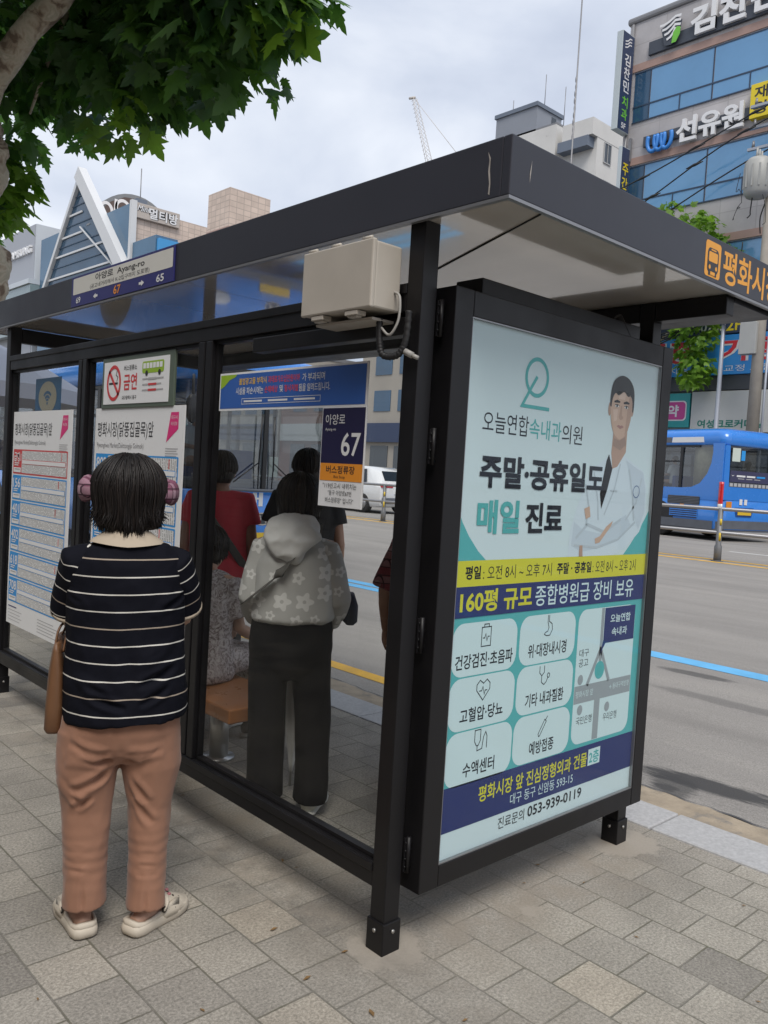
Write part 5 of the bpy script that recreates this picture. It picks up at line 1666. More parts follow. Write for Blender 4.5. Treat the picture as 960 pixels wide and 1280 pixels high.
# ---- 2. woman in the flowered hooded jacket, behind the near pane
def flower_mat():
    m = bpy.data.materials.new('flower_print'); m.use_nodes = True
    t = m.node_tree; L = t.links.new; b = t.nodes['Principled BSDF']; b.inputs['Roughness'].default_value = .85
    tc = N(t, 'ShaderNodeTexCoord'); sp = N(t, 'ShaderNodeSeparateXYZ'); L(tc.outputs['Object'], sp.inputs[0])
    cb_ = N(t, 'ShaderNodeCombineXYZ'); L(sp.outputs[0], cb_.inputs[0]); L(sp.outputs[2], cb_.inputs[1])
    vs = N(t, 'ShaderNodeVectorMath', operation='SCALE'); vs.inputs['Scale'].default_value = 10.5; L(cb_.outputs[0], vs.inputs[0])
    vo = N(t, 'ShaderNodeTexVoronoi', voronoi_dimensions='2D', i_Scale=1.0, i_Randomness=.55); L(vs.outputs[0], vo.inputs['Vector'])
    df = N(t, 'ShaderNodeVectorMath', operation='SUBTRACT'); L(vs.outputs[0], df.inputs[0]); L(vo.outputs['Position'], df.inputs[1])
    s2 = N(t, 'ShaderNodeSeparateXYZ'); L(df.outputs[0], s2.inputs[0])
    an = N(t, 'ShaderNodeMath', operation='ARCTAN2'); L(s2.outputs[1], an.inputs[0]); L(s2.outputs[0], an.inputs[1])
    a5 = N(t, 'ShaderNodeMath', operation='MULTIPLY'); L(an.outputs[0], a5.inputs[0]); a5.inputs[1].default_value = 5
    co = N(t, 'ShaderNodeMath', operation='COSINE'); L(a5.outputs[0], co.inputs[0])
    rs = N(t, 'ShaderNodeSeparateColor'); L(vo.outputs['Color'], rs.inputs[0])
    sz = N(t, 'ShaderNodeMapRange'); L(rs.outputs[0], sz.inputs['Value']); sz.inputs['To Min'].default_value = .22; sz.inputs['To Max'].default_value = .44
    pe = N(t, 'ShaderNodeMath', operation='MULTIPLY_ADD'); L(co.outputs[0], pe.inputs[0]); pe.inputs[1].default_value = .2; pe.inputs[2].default_value = .82
    rad = N(t, 'ShaderNodeMath', operation='MULTIPLY'); L(pe.outputs[0], rad.inputs[0]); L(sz.outputs[0], rad.inputs[1])
    lt = N(t, 'ShaderNodeMath', operation='LESS_THAN'); L(vo.outputs['Distance'], lt.inputs[0]); L(rad.outputs[0], lt.inputs[1])
    ct = N(t, 'ShaderNodeMath', operation='GREATER_THAN'); L(vo.outputs['Distance'], ct.inputs[0]); ct.inputs[1].default_value = .085
    an2 = N(t, 'ShaderNodeMath', operation='MULTIPLY'); L(lt.outputs[0], an2.inputs[0]); L(ct.outputs[0], an2.inputs[1])
    mx = N(t, 'ShaderNodeMix', data_type='RGBA'); L(an2.outputs[0], mx.inputs['Factor']); mx.inputs[6].default_value = (.52, .52, .50, 1); mx.inputs[7].default_value = (.76, .76, .74, 1)
    L(mx.outputs[2], b.inputs['Base Color'])
    return m
M_flower = flower_mat()
M_hood = P('hood_cloth', (0.78, 0.78, 0.76), 0.9, var=(14, .12))
M_sheer = P('sheer_sleeve', (0.52, 0.46, 0.43), 0.9, var=(8, .15))
M_blackpants = P('black_slacks', (0.006, 0.006, 0.0075), 0.85, spec=.1)
M_canvas = P('grey_strap', (0.11, 0.105, 0.095), 0.8)
M_sneaker = P('pale_sneaker', (0.52, 0.52, 0.46), 0.65)
HLOC, HROT = (0.42, 1.12, 0), -R(38)
JH = dict(pelvis=(.003, 0, .83), waist=(.0, .0, .96), chest=(.0, -.01, 1.08), neckbase=(-.005, .0, 1.235), head=(.005, .03, 1.385),
          shl=(-.140, -.01, 1.180), shr=(.145, -.01, 1.180), ell=(-.172, -.01, .955), elr=(.192, -.01, .96), wrl=(-.165, .13, .83), wrr=(.180, .12, .82),
          hipl=(-.085, 0, .73), hipr=(.09, 0, .73), knl=(-.09, .01, .40), knr=(.115, .01, .40), anl=(-.085, -.03, .08), anr=(.125, -.03, .08), toel=(-.10, .13, .025), toer=(.17, .12, .025))
hw, mH = make_person('woman with her back turned in a grey flowered hooded jacket and wide black trousers', HLOC, HROT, M_skin, JH,
                     (((.3, .8, -.3), (.9, -.2, -.2), .8, 1), ((-.2, .8, -.4), (-.9, -.2, -.2), .8, -1)), s=.86)
mb = MB()
mb.tube([(.003, 0, .855), (.003, 0, .875), (.002, -.004, .94), (.0, -.008, 1.04), (.0, -.012, 1.12), (.0, -.01, 1.19), (-.003, .0, 1.25)], [(.168, .13), (.186, .148), (.184, .148), (.178, .138), (.172, .126), (.142, .100), (.075, .068)], n=44, ex=2.3)
VH = {k: Vector(v) for k, v in JH.items()}
o = remeshed(mb, .009, 4)
displace(o, lambda v, n: cloth_noise(v, n, .9, .007, 7.0, (1, 1, .6)))
jk = o.build('jacket', M_flower, hw)
for q, sx in (('l', -1), ('r', 1)):
    mb = MB().tube([VH['neckbase'] + Vector((sx * .08, -.005, -.05)), VH['sh' + q] + Vector((sx * -.01, 0, -.01)), VH['sh' + q].lerp(VH['el' + q], .5), VH['el' + q] + Vector((sx * .004, 0, 0)), VH['el' + q].lerp(VH['wr' + q], .5), VH['el' + q].lerp(VH['wr' + q], .95)], [.052, .064, .064, .064, .060, .040], n=22)
    o = remeshed(mb, .009, 3)
    displace(o, lambda v, n: cloth_noise(v, n, 1.1, .008, 3.0 + sx))
    o.build('sleeve', M_flower, jk)
# hood lying on the shoulders
mb = MB()
mb.tube([(-.005, .0, 1.302), (-.010, -.055, 1.285), (-.014, -.095, 1.245), (-.014, -.125, 1.205), (-.008, -.135, 1.165), (.004, -.132, 1.135), (.008, -.128, 1.12)], [(.075, .05), (.112, .060), (.128, .060), (.112, .050), (.078, .042), (.040, .030), (.012, .012)], n=30, side=(1, 0, 0))
o = remeshed(mb, .008, 4)
displace(o, lambda v, n: cloth_noise(v, n, 1.3, .009, 4.0, (1, 1, 1.2)))
o.build('hood', M_hood, jk)
mb = MB()
mb.tube([(.003, 0, .90), (.002, 0, .83), (.002, 0, .74), (.002, 0, .66), (.002, .0, .60)], [(.165, .125), (.180, .135), (.185, .138), (.172, .125), (.12, .08)], n=36, ex=2.4)
mb.tube([(-.092, 0, .72), (-.092, 0, .55), (-.088, .0, .40), (-.084, -.01, .22), (-.082, -.02, .14), (-.080, -.022, .075)], [(.088, .110), (.086, .105), (.083, .098), (.080, .095), (.082, .098), (.084, .102)], n=30)
mb.tube([(.094, 0, .72), (.105, 0, .55), (.118, .0, .40), (.122, -.01, .22), (.124, -.02, .14), (.124, -.022, .060)], [(.088, .110), (.084, .105), (.080, .098), (.076, .095), (.077, .098), (.080, .102)], n=30)
o = remeshed(mb, .009, 4)
displace(o, lambda v, n: cloth_noise(v, n, .7, .006, 9.0, (1, 1, .5)))
o.build('trousers', M_blackpants, hw)
shoe(hw, JH['anl'], JH['toel'], M_sneaker, s=.98); shoe(hw, JH['anr'], JH['toer'], M_sneaker, s=.98)
mb = MB()
mb.rings([[mH @ Vector((rx * math.cos(2 * math.pi * k / 26), min(cy + ry * math.sin(2 * math.pi * k / 26), .06), z)) for k in range(26)] for z, rx, ry, cy in ((-.10, .075, .06, -.03), (-.06, .092, .08, -.03), (0, .097, .095, -.02), (.05, .088, .095, -.012), (.09, .06, .07, -.012), (.115, .01, .015, -.012))])
strands(mb, mH, .101, .106, .108, -.11, 900, 21, flare=.05, wid=.003, zvar=.02, top=(0, -.012, .02))
mb.build('hair', M_hair2, hw)
# cross-body strap and dark bag at her right hip
cbg = thing('crossbody_bag', 'dark blue cross-body bag with a grey strap on the woman in the flowered jacket', 'bag', HLOC, HROT)
mb = MB().tube(smooth_path([(.10, .05, 1.275), (.085, -.09, 1.225), (.0, -.155, 1.15), (-.08, -.172, 1.06), (-.165, -.12, .98), (-.215, -.02, .93)], 8), [(.022, .003)] * 41, n=8, side=(.7, 0, .7))
mb.build('strap', M_canvas, cbg)
mb = MB()
mb.rings([[(.262 + hx * math.copysign(abs(math.cos(a)) ** .6, math.cos(a)), .10 + hy * math.copysign(abs(math.sin(a)) ** .6, math.sin(a)), z) for a in [2 * math.pi * k / 20 for k in range(20)]] for z, hx, hy in ((.835, .02, .06), (.85, .034, .08), (.92, .034, .08), (.97, .016, .07))])
mb.build('bag_body', P('dark_blue_canvas', (.03, .04, .07), .8, var=(8, .2)), cbg)
M_tissue = P('white_cloth', (0.80, 0.80, 0.78), 0.85, var=(14, .12))
# folded white umbrella she holds in front of her
um = thing('umbrella', 'furled white umbrella held point down in front of the flowered jacket woman', 'umbrella', HLOC, HROT)
mb = MB()
mb.rings([[(.03 + r_ * (1 + .25 * math.cos(5 * a)) * math.cos(a), .20 + r_ * (1 + .25 * math.cos(5 * a)) * math.sin(a), z) for a in [2 * math.pi * k / 30 for k in range(30)]] for z, r_ in ((.10, .006), (.14, .012), (.30, .032), (.45, .046), (.58, .045), (.70, .024), (.74, .014))])
mb.build('canopy', M_tissue, um)
MB().tube([(.03, .20, .03), (.03, .20, .86)], .006, n=8).build('shaft', M_stainless, um)
MB().tube(smooth_path([(.03, .20, .85), (.03, .20, .90), (.05, .20, .925), (.075, .20, .905), (.075, .20, .88)], 5), .011, n=8).build('handle', M_black, um)

# ---- 3, 4. two men standing nearer the road
M_blacktee = P('black_tee', (0.020, 0.019, 0.019), .85)
M_redtee = P('red_tee', (0.74, 0.055, 0.085), .85, var=(6, .08))
M_greypants = P('grey_trousers', (0.06, 0.06, 0.065), .85)
M_darkjean = P('dark_jeans', (0.025, 0.03, 0.05), .85)
def standing(label, loc, rotz, H, shirt, pants, seed, group=None, skin=M_skin2, sleeve=.55, wide=1.0, hair_end=-.055, shoes=M_black, J=None):
    s = H / 1.66
    J = scaled(J or STAND, s)
    p_, m_ = make_person(label, loc, rotz, skin, J, (((-.05, .35, -.9), (.9, .1, 0), .5, 1), ((.05, .35, -.9), (-.9, .1, 0), .5, -1)), group, s=s, voxel=.008)
    tshirt(J, s, .80 * s, sleeve=sleeve, wide=wide, seed=seed, mat=shirt, parent=p_)
    trousers(J, s, .93 * s, pants, p_, seed=seed + 4, voxel=.012)
    shoe(p_, J['anl'], J['toel'], shoes, s=s); shoe(p_, J['anr'], J['toer'], shoes, s=s)
    mb = MB()
    mb.rings([[m_ @ Vector((s * rx * math.cos(2 * math.pi * k / 24), s * min(cy + ry * math.sin(2 * math.pi * k / 24), .062 + max(0, z) * .25), s * z)) for k in range(24)] for z, rx, ry, cy in ((-.075, .060, .04, -.06), (-.04, .080, .07, -.035), (0, .088, .095, -.018), (.05, .085, .100, -.012), (.09, .062, .078, -.012), (.118, .01, .015, -.012))])
    strands(mb, m_, .094 * s, .106 * s, .110 * s, hair_end * s, 500, int(seed * 10), flare=0, wid=.003, zvar=.012, top=(0, -.012 * s, .02 * s))
    mb.build('hair', M_hair2, p_)
    return p_, J
standing('man seen from behind in a black short-sleeved T-shirt standing near the kerb', (1.31, 2.22, 0), -R(32), 1.655, M_blacktee, M_darkjean, 1.3, wide=1.08)
red, JR = standing('man seen from behind in a red T-shirt with a dark strap across his back', (.955, 2.62, 0), -R(40), 1.61, M_redtee, M_greypants, 2.4, wide=1.08)
s = 1.68 / 1.66
slg = thing('sling_bag', 'dark sling bag worn across the back of the red T-shirt', 'bag', (.955, 2.62, 0), -R(40))
mb = MB().tube(smooth_path([(-.09, .03, 1.375), (-.10, -.11, 1.33), (-.02, -.155, 1.19), (.08, -.15, 1.06), (.165, -.08, .93), (.20, .03, .88)], 8), [(.024, .004)] * 41, n=8, side=(.6, 0, .8))
mb.build('strap', M_canvas, slg)
mb = MB().ball((.205, .08, .84), (.05, .10, .085), n=16)
mb.build('bag_body', M_canvas, slg)

# ---- 5. person in the red plaid shirt, mostly behind the corner post
M_redplaid = plaid_mat('red_plaid', (0.22, 0.035, 0.045), (0.06, 0.015, 0.02), (0.33, 0.20, 0.20), 26)
JP = dict(STAND); JP.update(ell=(-.265, -.04, 1.07), wrl=(-.245, .05, .84))
standing('person in a red plaid shirt mostly hidden behind the corner post', (1.175, .985, 0), -R(42), 1.50, M_redplaid, M_darkjean, 5.1, sleeve=1.0, wide=1.06, J=JP)

# ---- 6. woman sitting on the bench
def dress_mat():
    m = bpy.data.materials.new('speckled_dress'); m.use_nodes = True
    t = m.node_tree; L = t.links.new; b = t.nodes['Principled BSDF']; b.inputs['Roughness'].default_value = .85
    tc = N(t, 'ShaderNodeTexCoord')
    n1 = N(t, 'ShaderNodeTexNoise', i_Scale=26, i_Detail=4, i_Roughness=.7, i_Distortion=2.5); L(tc.outputs['Object'], n1.inputs['Vector'])
    r1 = ramp(t, [(.34, (.10, .075, .075)), (.46, (.27, .235, .24)), (.56, (.44, .42, .43)), (.66, (.50, .47, .46))]); L(n1.outputs['Fac'], r1.inputs['Fac'])
    L(r1.outputs['Color'], b.inputs['Base Color'])
    return m
M_dress = dress_mat()
SLOC, SROT = (0.50, 2.04, 0), -R(72)
JS = dict(pelvis=(0, 0, .47), waist=(0, .0, .62), chest=(0, .03, .80), neckbase=(-.02, .07, .95), head=(-.06, .14, 1.07),
          shl=(-.155, .06, .90), shr=(.145, .06, .90), ell=(-.20, .09, .66), elr=(.185, .11, .665), wrl=(-.12, .29, .60), wrr=(.15, .31, .575),
          hipl=(-.085, .02, .46), hipr=(.085, .02, .46), knl=(-.09, .40, .44), knr=(.09, .40, .44), anl=(-.09, .36, .075), anr=(.10, .37, .075), toel=(-.10, .52, .02), toer=(.12, .53, .02))
sw, mS = make_person('seated woman in a speckled grey dress on the orange bench', SLOC, SROT, M_skin, JS, (((.2, .8, -.3), (.9, 0, -.3), .5, 1), ((-.15, .85, -.3), (-.3, 0, -.9), .4, -1)), s=.93)
mb = MB()
mb.tube([(0, 0, .388), (0, 0, .43), (0, 0, .52), (0, .0, .64), (0, .025, .80), (-.01, .055, .89), (-.015, .065, .945)], [(.195, .17), (.205, .175), (.200, .160), (.185, .140), (.190, .130), (.150, .100), (.075, .066)], n=36, ex=2.3)
mb.tube([(-.02, .0, .47), (-.05, .25, .475), (-.06, .42, .45), (-.06, .43, .25)], [(.16, .09), (.15, .085), (.14, .075), (.15, .06)], n=26, ex=2.3)
mb.tube([(.03, .0, .47), (.05, .25, .475), (.06, .42, .45), (.06, .43, .25)], [(.16, .09), (.15, .085), (.14, .075), (.15, .06)], n=26, ex=2.3)
for q in 'lr':
    mb.tube([Vector(JS['neckbase']) * .6 + Vector(JS['sh' + q]) * .4 + Vector((0, 0, -.02)), JS['sh' + q], Vector(JS['sh' + q]).lerp(Vector(JS['el' + q]), .75)], [.06, .068, .072], n=18)
o = remeshed(mb, .011, 4)
displace(o, lambda v, n: cloth_noise(v, n, 1.0, .008, 6.0))
o.build('dress', M_dress, sw)
shoe(sw, JS['anl'], JS['toel'], M_canvas, s=.95); shoe(sw, JS['anr'], JS['toer'], M_canvas, s=.95)
mb = MB()
mb.rings([[mS @ Vector((rx * math.cos(2 * math.pi * k / 24), min(cy + ry * math.sin(2 * math.pi * k / 24), .062), z)) for k in range(24)] for z, rx, ry, cy in ((-.09, .070, .05, -.04), (-.05, .090, .08, -.03), (0, .095, .095, -.02), (.05, .088, .095, -.012), (.09, .06, .07, -.012), (.115, .01, .015, -.012))])
strands(mb, mS, .098, .104, .106, -.08, 700, 31, flare=.1, wid=.003, top=(0, -.012, .02))
mb.build('hair', M_hair2, sw)

# ------------------------------------------------------------------ buses
M_busblue = P('bus_blue', (0.035, 0.21, 0.66), 0.25, coat=.6, var=(.8, .08))
M_buswhite = P('bus_white', (0.72, 0.73, 0.74), 0.3, coat=.4)
M_busgrey = P('bus_grey', (0.11, 0.12, 0.14), 0.5, var=(3, .2))
M_busblack = P('bus_black', (0.012, 0.012, 0.014), 0.35)
M_wind = glass_mat('bus_glass', (0.58, 0.61, 0.62), 1.5, extra=.10)
M_seat = P('bus_seat', (0.05, 0.10, 0.30), .8)
M_chrome = P('chrome', (0.6, 0.6, 0.6), .15, metal=1)
M_tyre = P('tyre', (0.02, 0.02, 0.02), .85)
M_rim = P('wheel_rim', (0.35, 0.35, 0.36), .4, metal=.7)
M_redlamp = P('lamp_red', (0.55, 0.015, 0.02), .2, coat=1)
M_clearlamp = P('lamp_clear', (0.6, 0.6, 0.58), .15, coat=1)
M_amber = P('lamp_amber', (0.7, 0.25, 0.02), .25, coat=1)
M_plateY = P('number_plate', (0.66, 0.44, 0.03), .45)
M_paper = P('paper_note', (0.55, 0.62, 0.56), .6)
M_cream = P('cream_curtain', (0.42, 0.40, 0.30), .85, var=(8, .25))
M_shirtw = P('white_shirt', (0.55, 0.58, 0.60), .8)


def wheel(parent, c, r=.48, w=.28, name='wheel', axis=(1, 0, 0)):
    c = Vector(c); a = Vector(axis)
    ty = MB()
    ty.tube([c - a * w / 2, c - a * (w / 2 - .02), c + a * (w / 2 - .02), c + a * w / 2], [r - .03, r, r, r - .03], n=28)
    ob = ty.build(name, M_tyre, parent)
    rm = MB()
    for q in (-1, 1):
        rm.tube([c + a * q * (w / 2 - .01), c + a * q * (w / 2 + .012)], r * .58, n=24)
        rm.tube([c + a * q * (w / 2), c + a * q * (w / 2 + .04)], r * .2, n=12)
    rm.build('rim', M_rim, ob)
    return ob


def rrect(hx, y0, y1, r, z, n=6):
    out = []
    for cx, cy, a0 in ((hx - r, y1 - r, 0), (-hx + r, y1 - r, 90), (-hx + r, y0 + r, 180), (hx - r, y0 + r, 270)):
        for k in range(n):
            a = R(a0 + 90 * k / (n - 1))
            out.append((cx + r * math.cos(a), cy + r * math.sin(a), z))
    return out


def bus(label, loc, rotz, near, L_=11.0):
    b = thing('city_bus', label, 'bus', loc, rotz)
    HX = 1.245
    zb, zw, zr, zt = .30, 1.20, 2.72, 3.22
    mb = MB()
    mb.rings([rrect(HX - .03, .03, L_ - .03, .22, zb), rrect(HX, 0, L_, .24, zb + .06), rrect(HX, 0, L_, .24, zw - .02), rrect(HX - .02, .02, L_ - .02, .24, zw)])
    mb.build('lower_body', M_busblue, b)
    mb = MB()
    mb.rings([rrect(HX - .02, .02, L_ - .02, .24, zr), rrect(HX, 0, L_, .24, zr + .03), rrect(HX, .0, L_, .24, zr + .22), rrect(HX - .05, .05, L_ - .05, .26, zr + .36), rrect(HX - .16, .16, L_ - .16, .3, zt - .05), rrect(HX - .35, .35, L_ - .35, .3, zt)])
    mb.build('roof', M_busblue, b)
    mb = MB()
    mb.rings([rrect(HX - .03, .03, L_ - .03, .22, zw + .002), rrect(HX - .05, .06, L_ - .05, .22, zr - .002)], cap=False, smooth=True)
    mb.build('window_glass', M_wind, b)
    # dark pillars
    mb = MB()
    for y in [1.55 + 1.42 * k for k in range(7)]:
        for sx in (-1, 1):
            mb.box(sx * (HX - .018) - .012, sx * (HX - .018) + .012, y - .05, y + .05, zw + .01, zr - .01)
    mb.build('pillars', M_busblack, b)
    mb = MB()
    for sx in (-1, 1):
        mb.box(sx * (HX - .02) - .010, sx * (HX - .02) + .010, 1.55, L_ - .8, zr - .50, zr - .455)
        mb.box(sx * (HX - .02) - .011, sx * (HX - .02) + .011, .9, L_ - .5, zw + .006, zw + .06)
        mb.box(sx * (HX - .02) - .011, sx * (HX - .02) + .011, .9, L_ - .5, zr - .06, zr - .006)
    mb.build('window_trim', M_busblack, b)
    for y in (2.3, L_ - 2.6) if near == 'rear' else (2.5, L_ - 3.2):
        for sx in (-1, 1):
            wheel(b, (sx * (HX - .17), y, .48))
            mb = MB().prism([(.60 * math.cos(R(a)), .60 * math.sin(R(a))) for a in range(-10, 191, 10)], (Vector((sx * HX, y, .46)), Vector((0, 1, 0)) * (1 if sx > 0 else -1), Vector((0, 0, 1)), Vector((sx, 0, 0))), -.05, .004)
            mb.build('wheel_arch', M_busblack, b)
    mb = MB()
    for y in [1.9 + .95 * k for k in range(8)]:
        for x in (-.85, -.42, .42, .85):
            mb.box(x - .2, x + .2, y, y + .12, 1.15, 1.82)
    mb.build('seats', M_seat, b)
    MB().box(-HX + .06, HX - .06, .15, L_ - .15, 1.19, 1.205).build('floor', M_busblack, b)
    MB().box(-HX + .012, HX - .012, .0125, L_ - .012, .285, .56).build('skirt', M_busgrey, b) if near == 'rear' else None
    return b, HX, L_, zb, zw, zr, zt


# near bus: its front faces the camera through the glass
nb, HX, L_, zb, zw, zr, zt = bus('blue city bus pulling up to the stop with its windscreen facing the shelter', (5.2, 8.3, -.02), 0, 'front')
fy = -.006
g = Gfx((Vector((0, -.004, 0)), Vector((1, 0, 0)), Vector((0, 0, 1)), Vector((0, -1, 0))), step=.004, base=.002)
g.rect(-1.05, 2.74, 1.05, 2.93, M_busblack, 0, r=.06)
g.rect(-1.04, .34, 1.04, .46, M_busgrey, 0)
g.text('대 영', -.42, .985, 1.02, .20, M_buswhite, 0, bold=.03)
g.ring(.0, .80, .155, .095, .022, M_chrome, 0)
g.ell(0, .80, .133, .075, P('badge_dark', (.04, .045, .05), .3), 0)
g.poly([(-.085, .745), (-.055, .745), (-.02, .79), (.03, .80), (.05, .745), (.075, .745), (.09, .86), (.06, .86), (.03, .82), (-.03, .805), (-.04, .855), (-.07, .855)], M_chrome, 1)
g.build('front_panel', nb)
mb = MB()
mb.tube(smooth_path([(-1.19, -.01, 1.42), (-1.10, -.03, 1.27), (-.85, -.035, 1.225), (0, -.04, 1.215), (.85, -.035, 1.225), (1.10, -.03, 1.27), (1.19, -.01, 1.42)], 6), .024, n=8)
mb.build('windscreen_trim', M_busgrey, nb)
MB().box(-.035, .035, .005, .035, 1.22, 2.72).build('windscreen_pillar', M_busblack, nb)
mb = MB().box(-1.12, 1.12, .12, .75, 1.206, 1.36)
mb.build('dashboard', M_busgrey, nb, bevel=.05)
for sx in (-1, 1):
    mb = MB()
    mb.tube([(sx * .12, -.02, 1.22), (sx * .13, -.03, 1.62), (sx * .10, -.03, 2.3)], .010, n=6)
    mb.tube([(sx * .13, -.03, 1.62), (sx * .55, -.03, 1.32)], .010, n=6)
    mb.tube([(sx * .11, -.035, 2.3), (sx * .13, -.03, 1.5)], .013, n=6)
    mb.build('wiper', M_busblack, nb)
    mb = MB().ball((sx * .92, -.01, .80), (.20, .05, .10), n=16)
    mb.build('headlight', M_clearlamp, nb)
    mb = MB().tube(smooth_path([(sx * 1.2, .05, 2.75), (sx * 1.36, -.22, 2.7), (sx * 1.38, -.26, 2.45)], 5), .02, n=8)
    mb.ball((sx * 1.38, -.26, 2.28), (.11, .05, .20), n=14)
    mb.build('wing_mirror', M_busblack, nb)
MB().box(-.26, .26, -.022, -.008, .48, .60).build('number_plate', M_plateY, nb)
mb = MB().box(.15, .30, .10, .13, 1.42, 1.72)
mb.build('paper_note', M_paper, nb)
# driver
def sitter(name_label, bus_obj, loc, rotz, shirt):
    J = {k: Vector(v) - Vector((0, 0, .05)) for k, v in JS.items()}
    L3 = Matrix.Translation(bus_obj.location) @ Matrix.Rotation(bus_obj.rotation_euler.z, 4, 'Z') @ Vector(loc)
    rotz += bus_obj.rotation_euler.z
    mbx = MB()
    mbx.tube([(0, 0, .30), (0, 0, .45), (0, .01, .62), (0, .02, .80), (0, .03, .88)], [(.16, .12), (.17, .12), (.16, .11), (.17, .10), (.06, .06)], n=18)
    mbx.tube([(0, .03, .85), (0, .04, .97)], .05, n=10)
    for sx in (-1, 1):
        mbx.tube([(sx * .05, .02, .84), (sx * .17, .02, .83), (sx * .21, .08, .60), (sx * .12, .30, .58)], [.06, .055, .045, .035], n=10)
        mbx.tube([(sx * .09, .0, .38), (sx * .09, .40, .40), (sx * .09, .42, .05)], [.085, .07, .05], n=10)
    m_ = head_geo(mbx, (0, .06, 1.06), .95)
    o_ = remeshed(mbx, .016, 3)
    pp = o_.build('person', M_skin, None, loc=L3, rotz=rotz)
    tag(pp, name_label, 'person')
    mbx = MB()
    mbx.tube([(0, 0, .32), (0, 0, .45), (0, .01, .62), (0, .02, .80), (0, .03, .90)], [(.185, .145), (.19, .14), (.18, .13), (.19, .12), (.08, .07)], n=20)
    for sx in (-1, 1):
        mbx.tube([(sx * .05, .02, .85), (sx * .17, .02, .84), (sx * .215, .07, .62)], [.075, .072, .065], n=12)
    remeshed(mbx, .018, 3).build('shirt', shirt, pp)
    mbx = MB().ball(m_ @ Vector((0, -.022, .035)), (.086, .095, .092), n=14)
    mbx.build('hair', M_hair2, pp)
    return pp
sitter('bus driver sitting behind the windscreen of the near blue bus', nb, (-.62, 1.0, 1.21), math.pi, M_shirtw)

# far bus: its tail and rear quarter show beyond the median rail
fb, HX, L_, zb, zw, zr, zt = bus('blue city bus on the far carriageway seen from its rear corner', (22.24, 8.53, .225), -R(15), 'rear')
XS = -HX
side = (Vector((XS - .004, 0, 0)), Vector((0, -1, 0)), Vector((0, 0, 1)), Vector((-1, 0, 0)))
# blue rear quarter with the swept window corner
mb = MB()
q = [(-.02, zw - .05), (-.02, zr + .05), (-.42, zr + .05), (-.40, 2.52), (-.44, 2.2), (-.56, 1.9), (-.80, 1.62), (-1.1, 1.50), (-1.5, 1.47), (-L_ + 1.5, 1.47), (-L_ + 1.5, zw - .05)]
mb.prism(q, side, -.02, .004)
q2 = [(-a, b_) for a, b_ in q]
mb.prism([(-a, b_) for a, b_ in q][::-1], (Vector((HX + .004, 0, 0)), Vector((0, 1, 0)), Vector((0, 0, 1)), Vector((1, 0, 0))), -.02, .004) if False else None
mb.build('rear_quarter_panel', M_busblue, fb)
g = Gfx(side, step=.004, base=.012)
for x0, x1, z0, z1, n_ in ((-1.95, -.75, 1.00, 1.22, 5), (-1.85, -.80, .62, .92, 5), (-3.3, -2.25, .62, .92, 5)):
    g.rect(x0, z0, x1, z1, M_busblack if n_ == 5 and z0 > .9 else M_busblue, 0)
    for k in range(n_ + 1):
        zz = z0 + (z1 - z0) * k / n_
        g.rect(x0 + .02, zz - .012, x1 - .02, zz + .012, M_busgrey if z0 > .9 else M_busblack, 1)
g.rect(-L_ + .5, .32, -.25, .56, M_busgrey, 0)
g.build('louvre_grilles', fb)
MB().box(XS - .02, XS - .004, 1.32, 1.46, .955, .995).build('side_marker', M_amber, fb)
mb = MB()
for y0, y1 in ((.75, 1.95), (2.25, 4.0)):
    mb.prism([(-y1, zr + .08), (-y0, zr + .08), (-y0 - .03, zr + .235), (-y1 + .03, zr + .235)], (Vector((XS - .003, 0, 0)), Vector((0, -1, 0)), Vector((0, 0, 1)), Vector((-1, 0, 0))), 0, .006)
mb.build('roof_panel', M_buswhite, fb)
MB().box(XS - .010, XS - .002, 1.96, 2.24, zr + .08, zr + .235).build('roof_panel_gap', M_busgrey, fb)
rear = (Vector((0, -.004, 0)), Vector((1, 0, 0)), Vector((0, 0, 1)), Vector((0, -1, 0)))
mb = MB()
mb.prism([(-HX + .03, zw - .02), (HX - .03, zw - .02), (HX - .03, 1.66), (-HX + .03, 1.66)], rear, -.02, .006)
mb.prism([(-HX + .02, 1.66), (-HX + .24, 1.66), (-HX + .20, 2.72), (-HX + .02, 2.72)], rear, -.05, .004)
mb.prism([(HX - .24, 1.66), (HX - .02, 1.66), (HX - .02, 2.72), (HX - .20, 2.72)], rear, -.05, .004)
mb.build('engine_door', M_busblue, fb)
g = Gfx(rear, step=.004, base=.010)
g.rect(-HX + .26, 1.70, HX - .26, 2.02, P('rear_banner', (.045, .045, .10), .5), 0)
g.rect(-HX + .24, 1.56, HX - .24, 1.68, M_busgrey, 0)
for k in range(12):
    g.rect(-HX + .27 + k * .17, 1.575, -HX + .39 + k * .17, 1.665, M_lgrey, 1)
g.poly([(-.95, 1.90), (-.88, 1.86), (-.81, 1.90), (-.88, 1.88)], M_buswhite, 1)
for k in range(3):
    g.rect(-.72 + k * .42, 1.85, -.36 + k * .42, 1.90, M_buswhite if k < 2 else M_sky, 1)
    g.rect(-.66 + k * .34, 1.79, -.40 + k * .34, 1.81, M_lgrey, 1)
g.rect(-.95, 2.28, -.62, 2.66, M_paper, 0)
g.rect(-.58, 2.32, -.42, 2.60, M_sky, 0)
g.rect(-1.06, .90, -.83, 1.14, M_amber, 0); g.rect(.83, .90, 1.06, 1.14, M_amber, 0)
g.rect(-.52, 1.06, -.40, 1.22, M_buswhite, 0); g.rect(-.32, 1.06, -.20, 1.22, M_buswhite, 0)
g.rect(-HX + .1, .36, HX - .1, .60, M_busgrey, 0)
g.poly([(-.70, .98), (.10, .98), (.02, .72), (-.62, .72)], P('plate_recess', (.01, .06, .25), .5), 0)
g.build('rear_markings', fb)
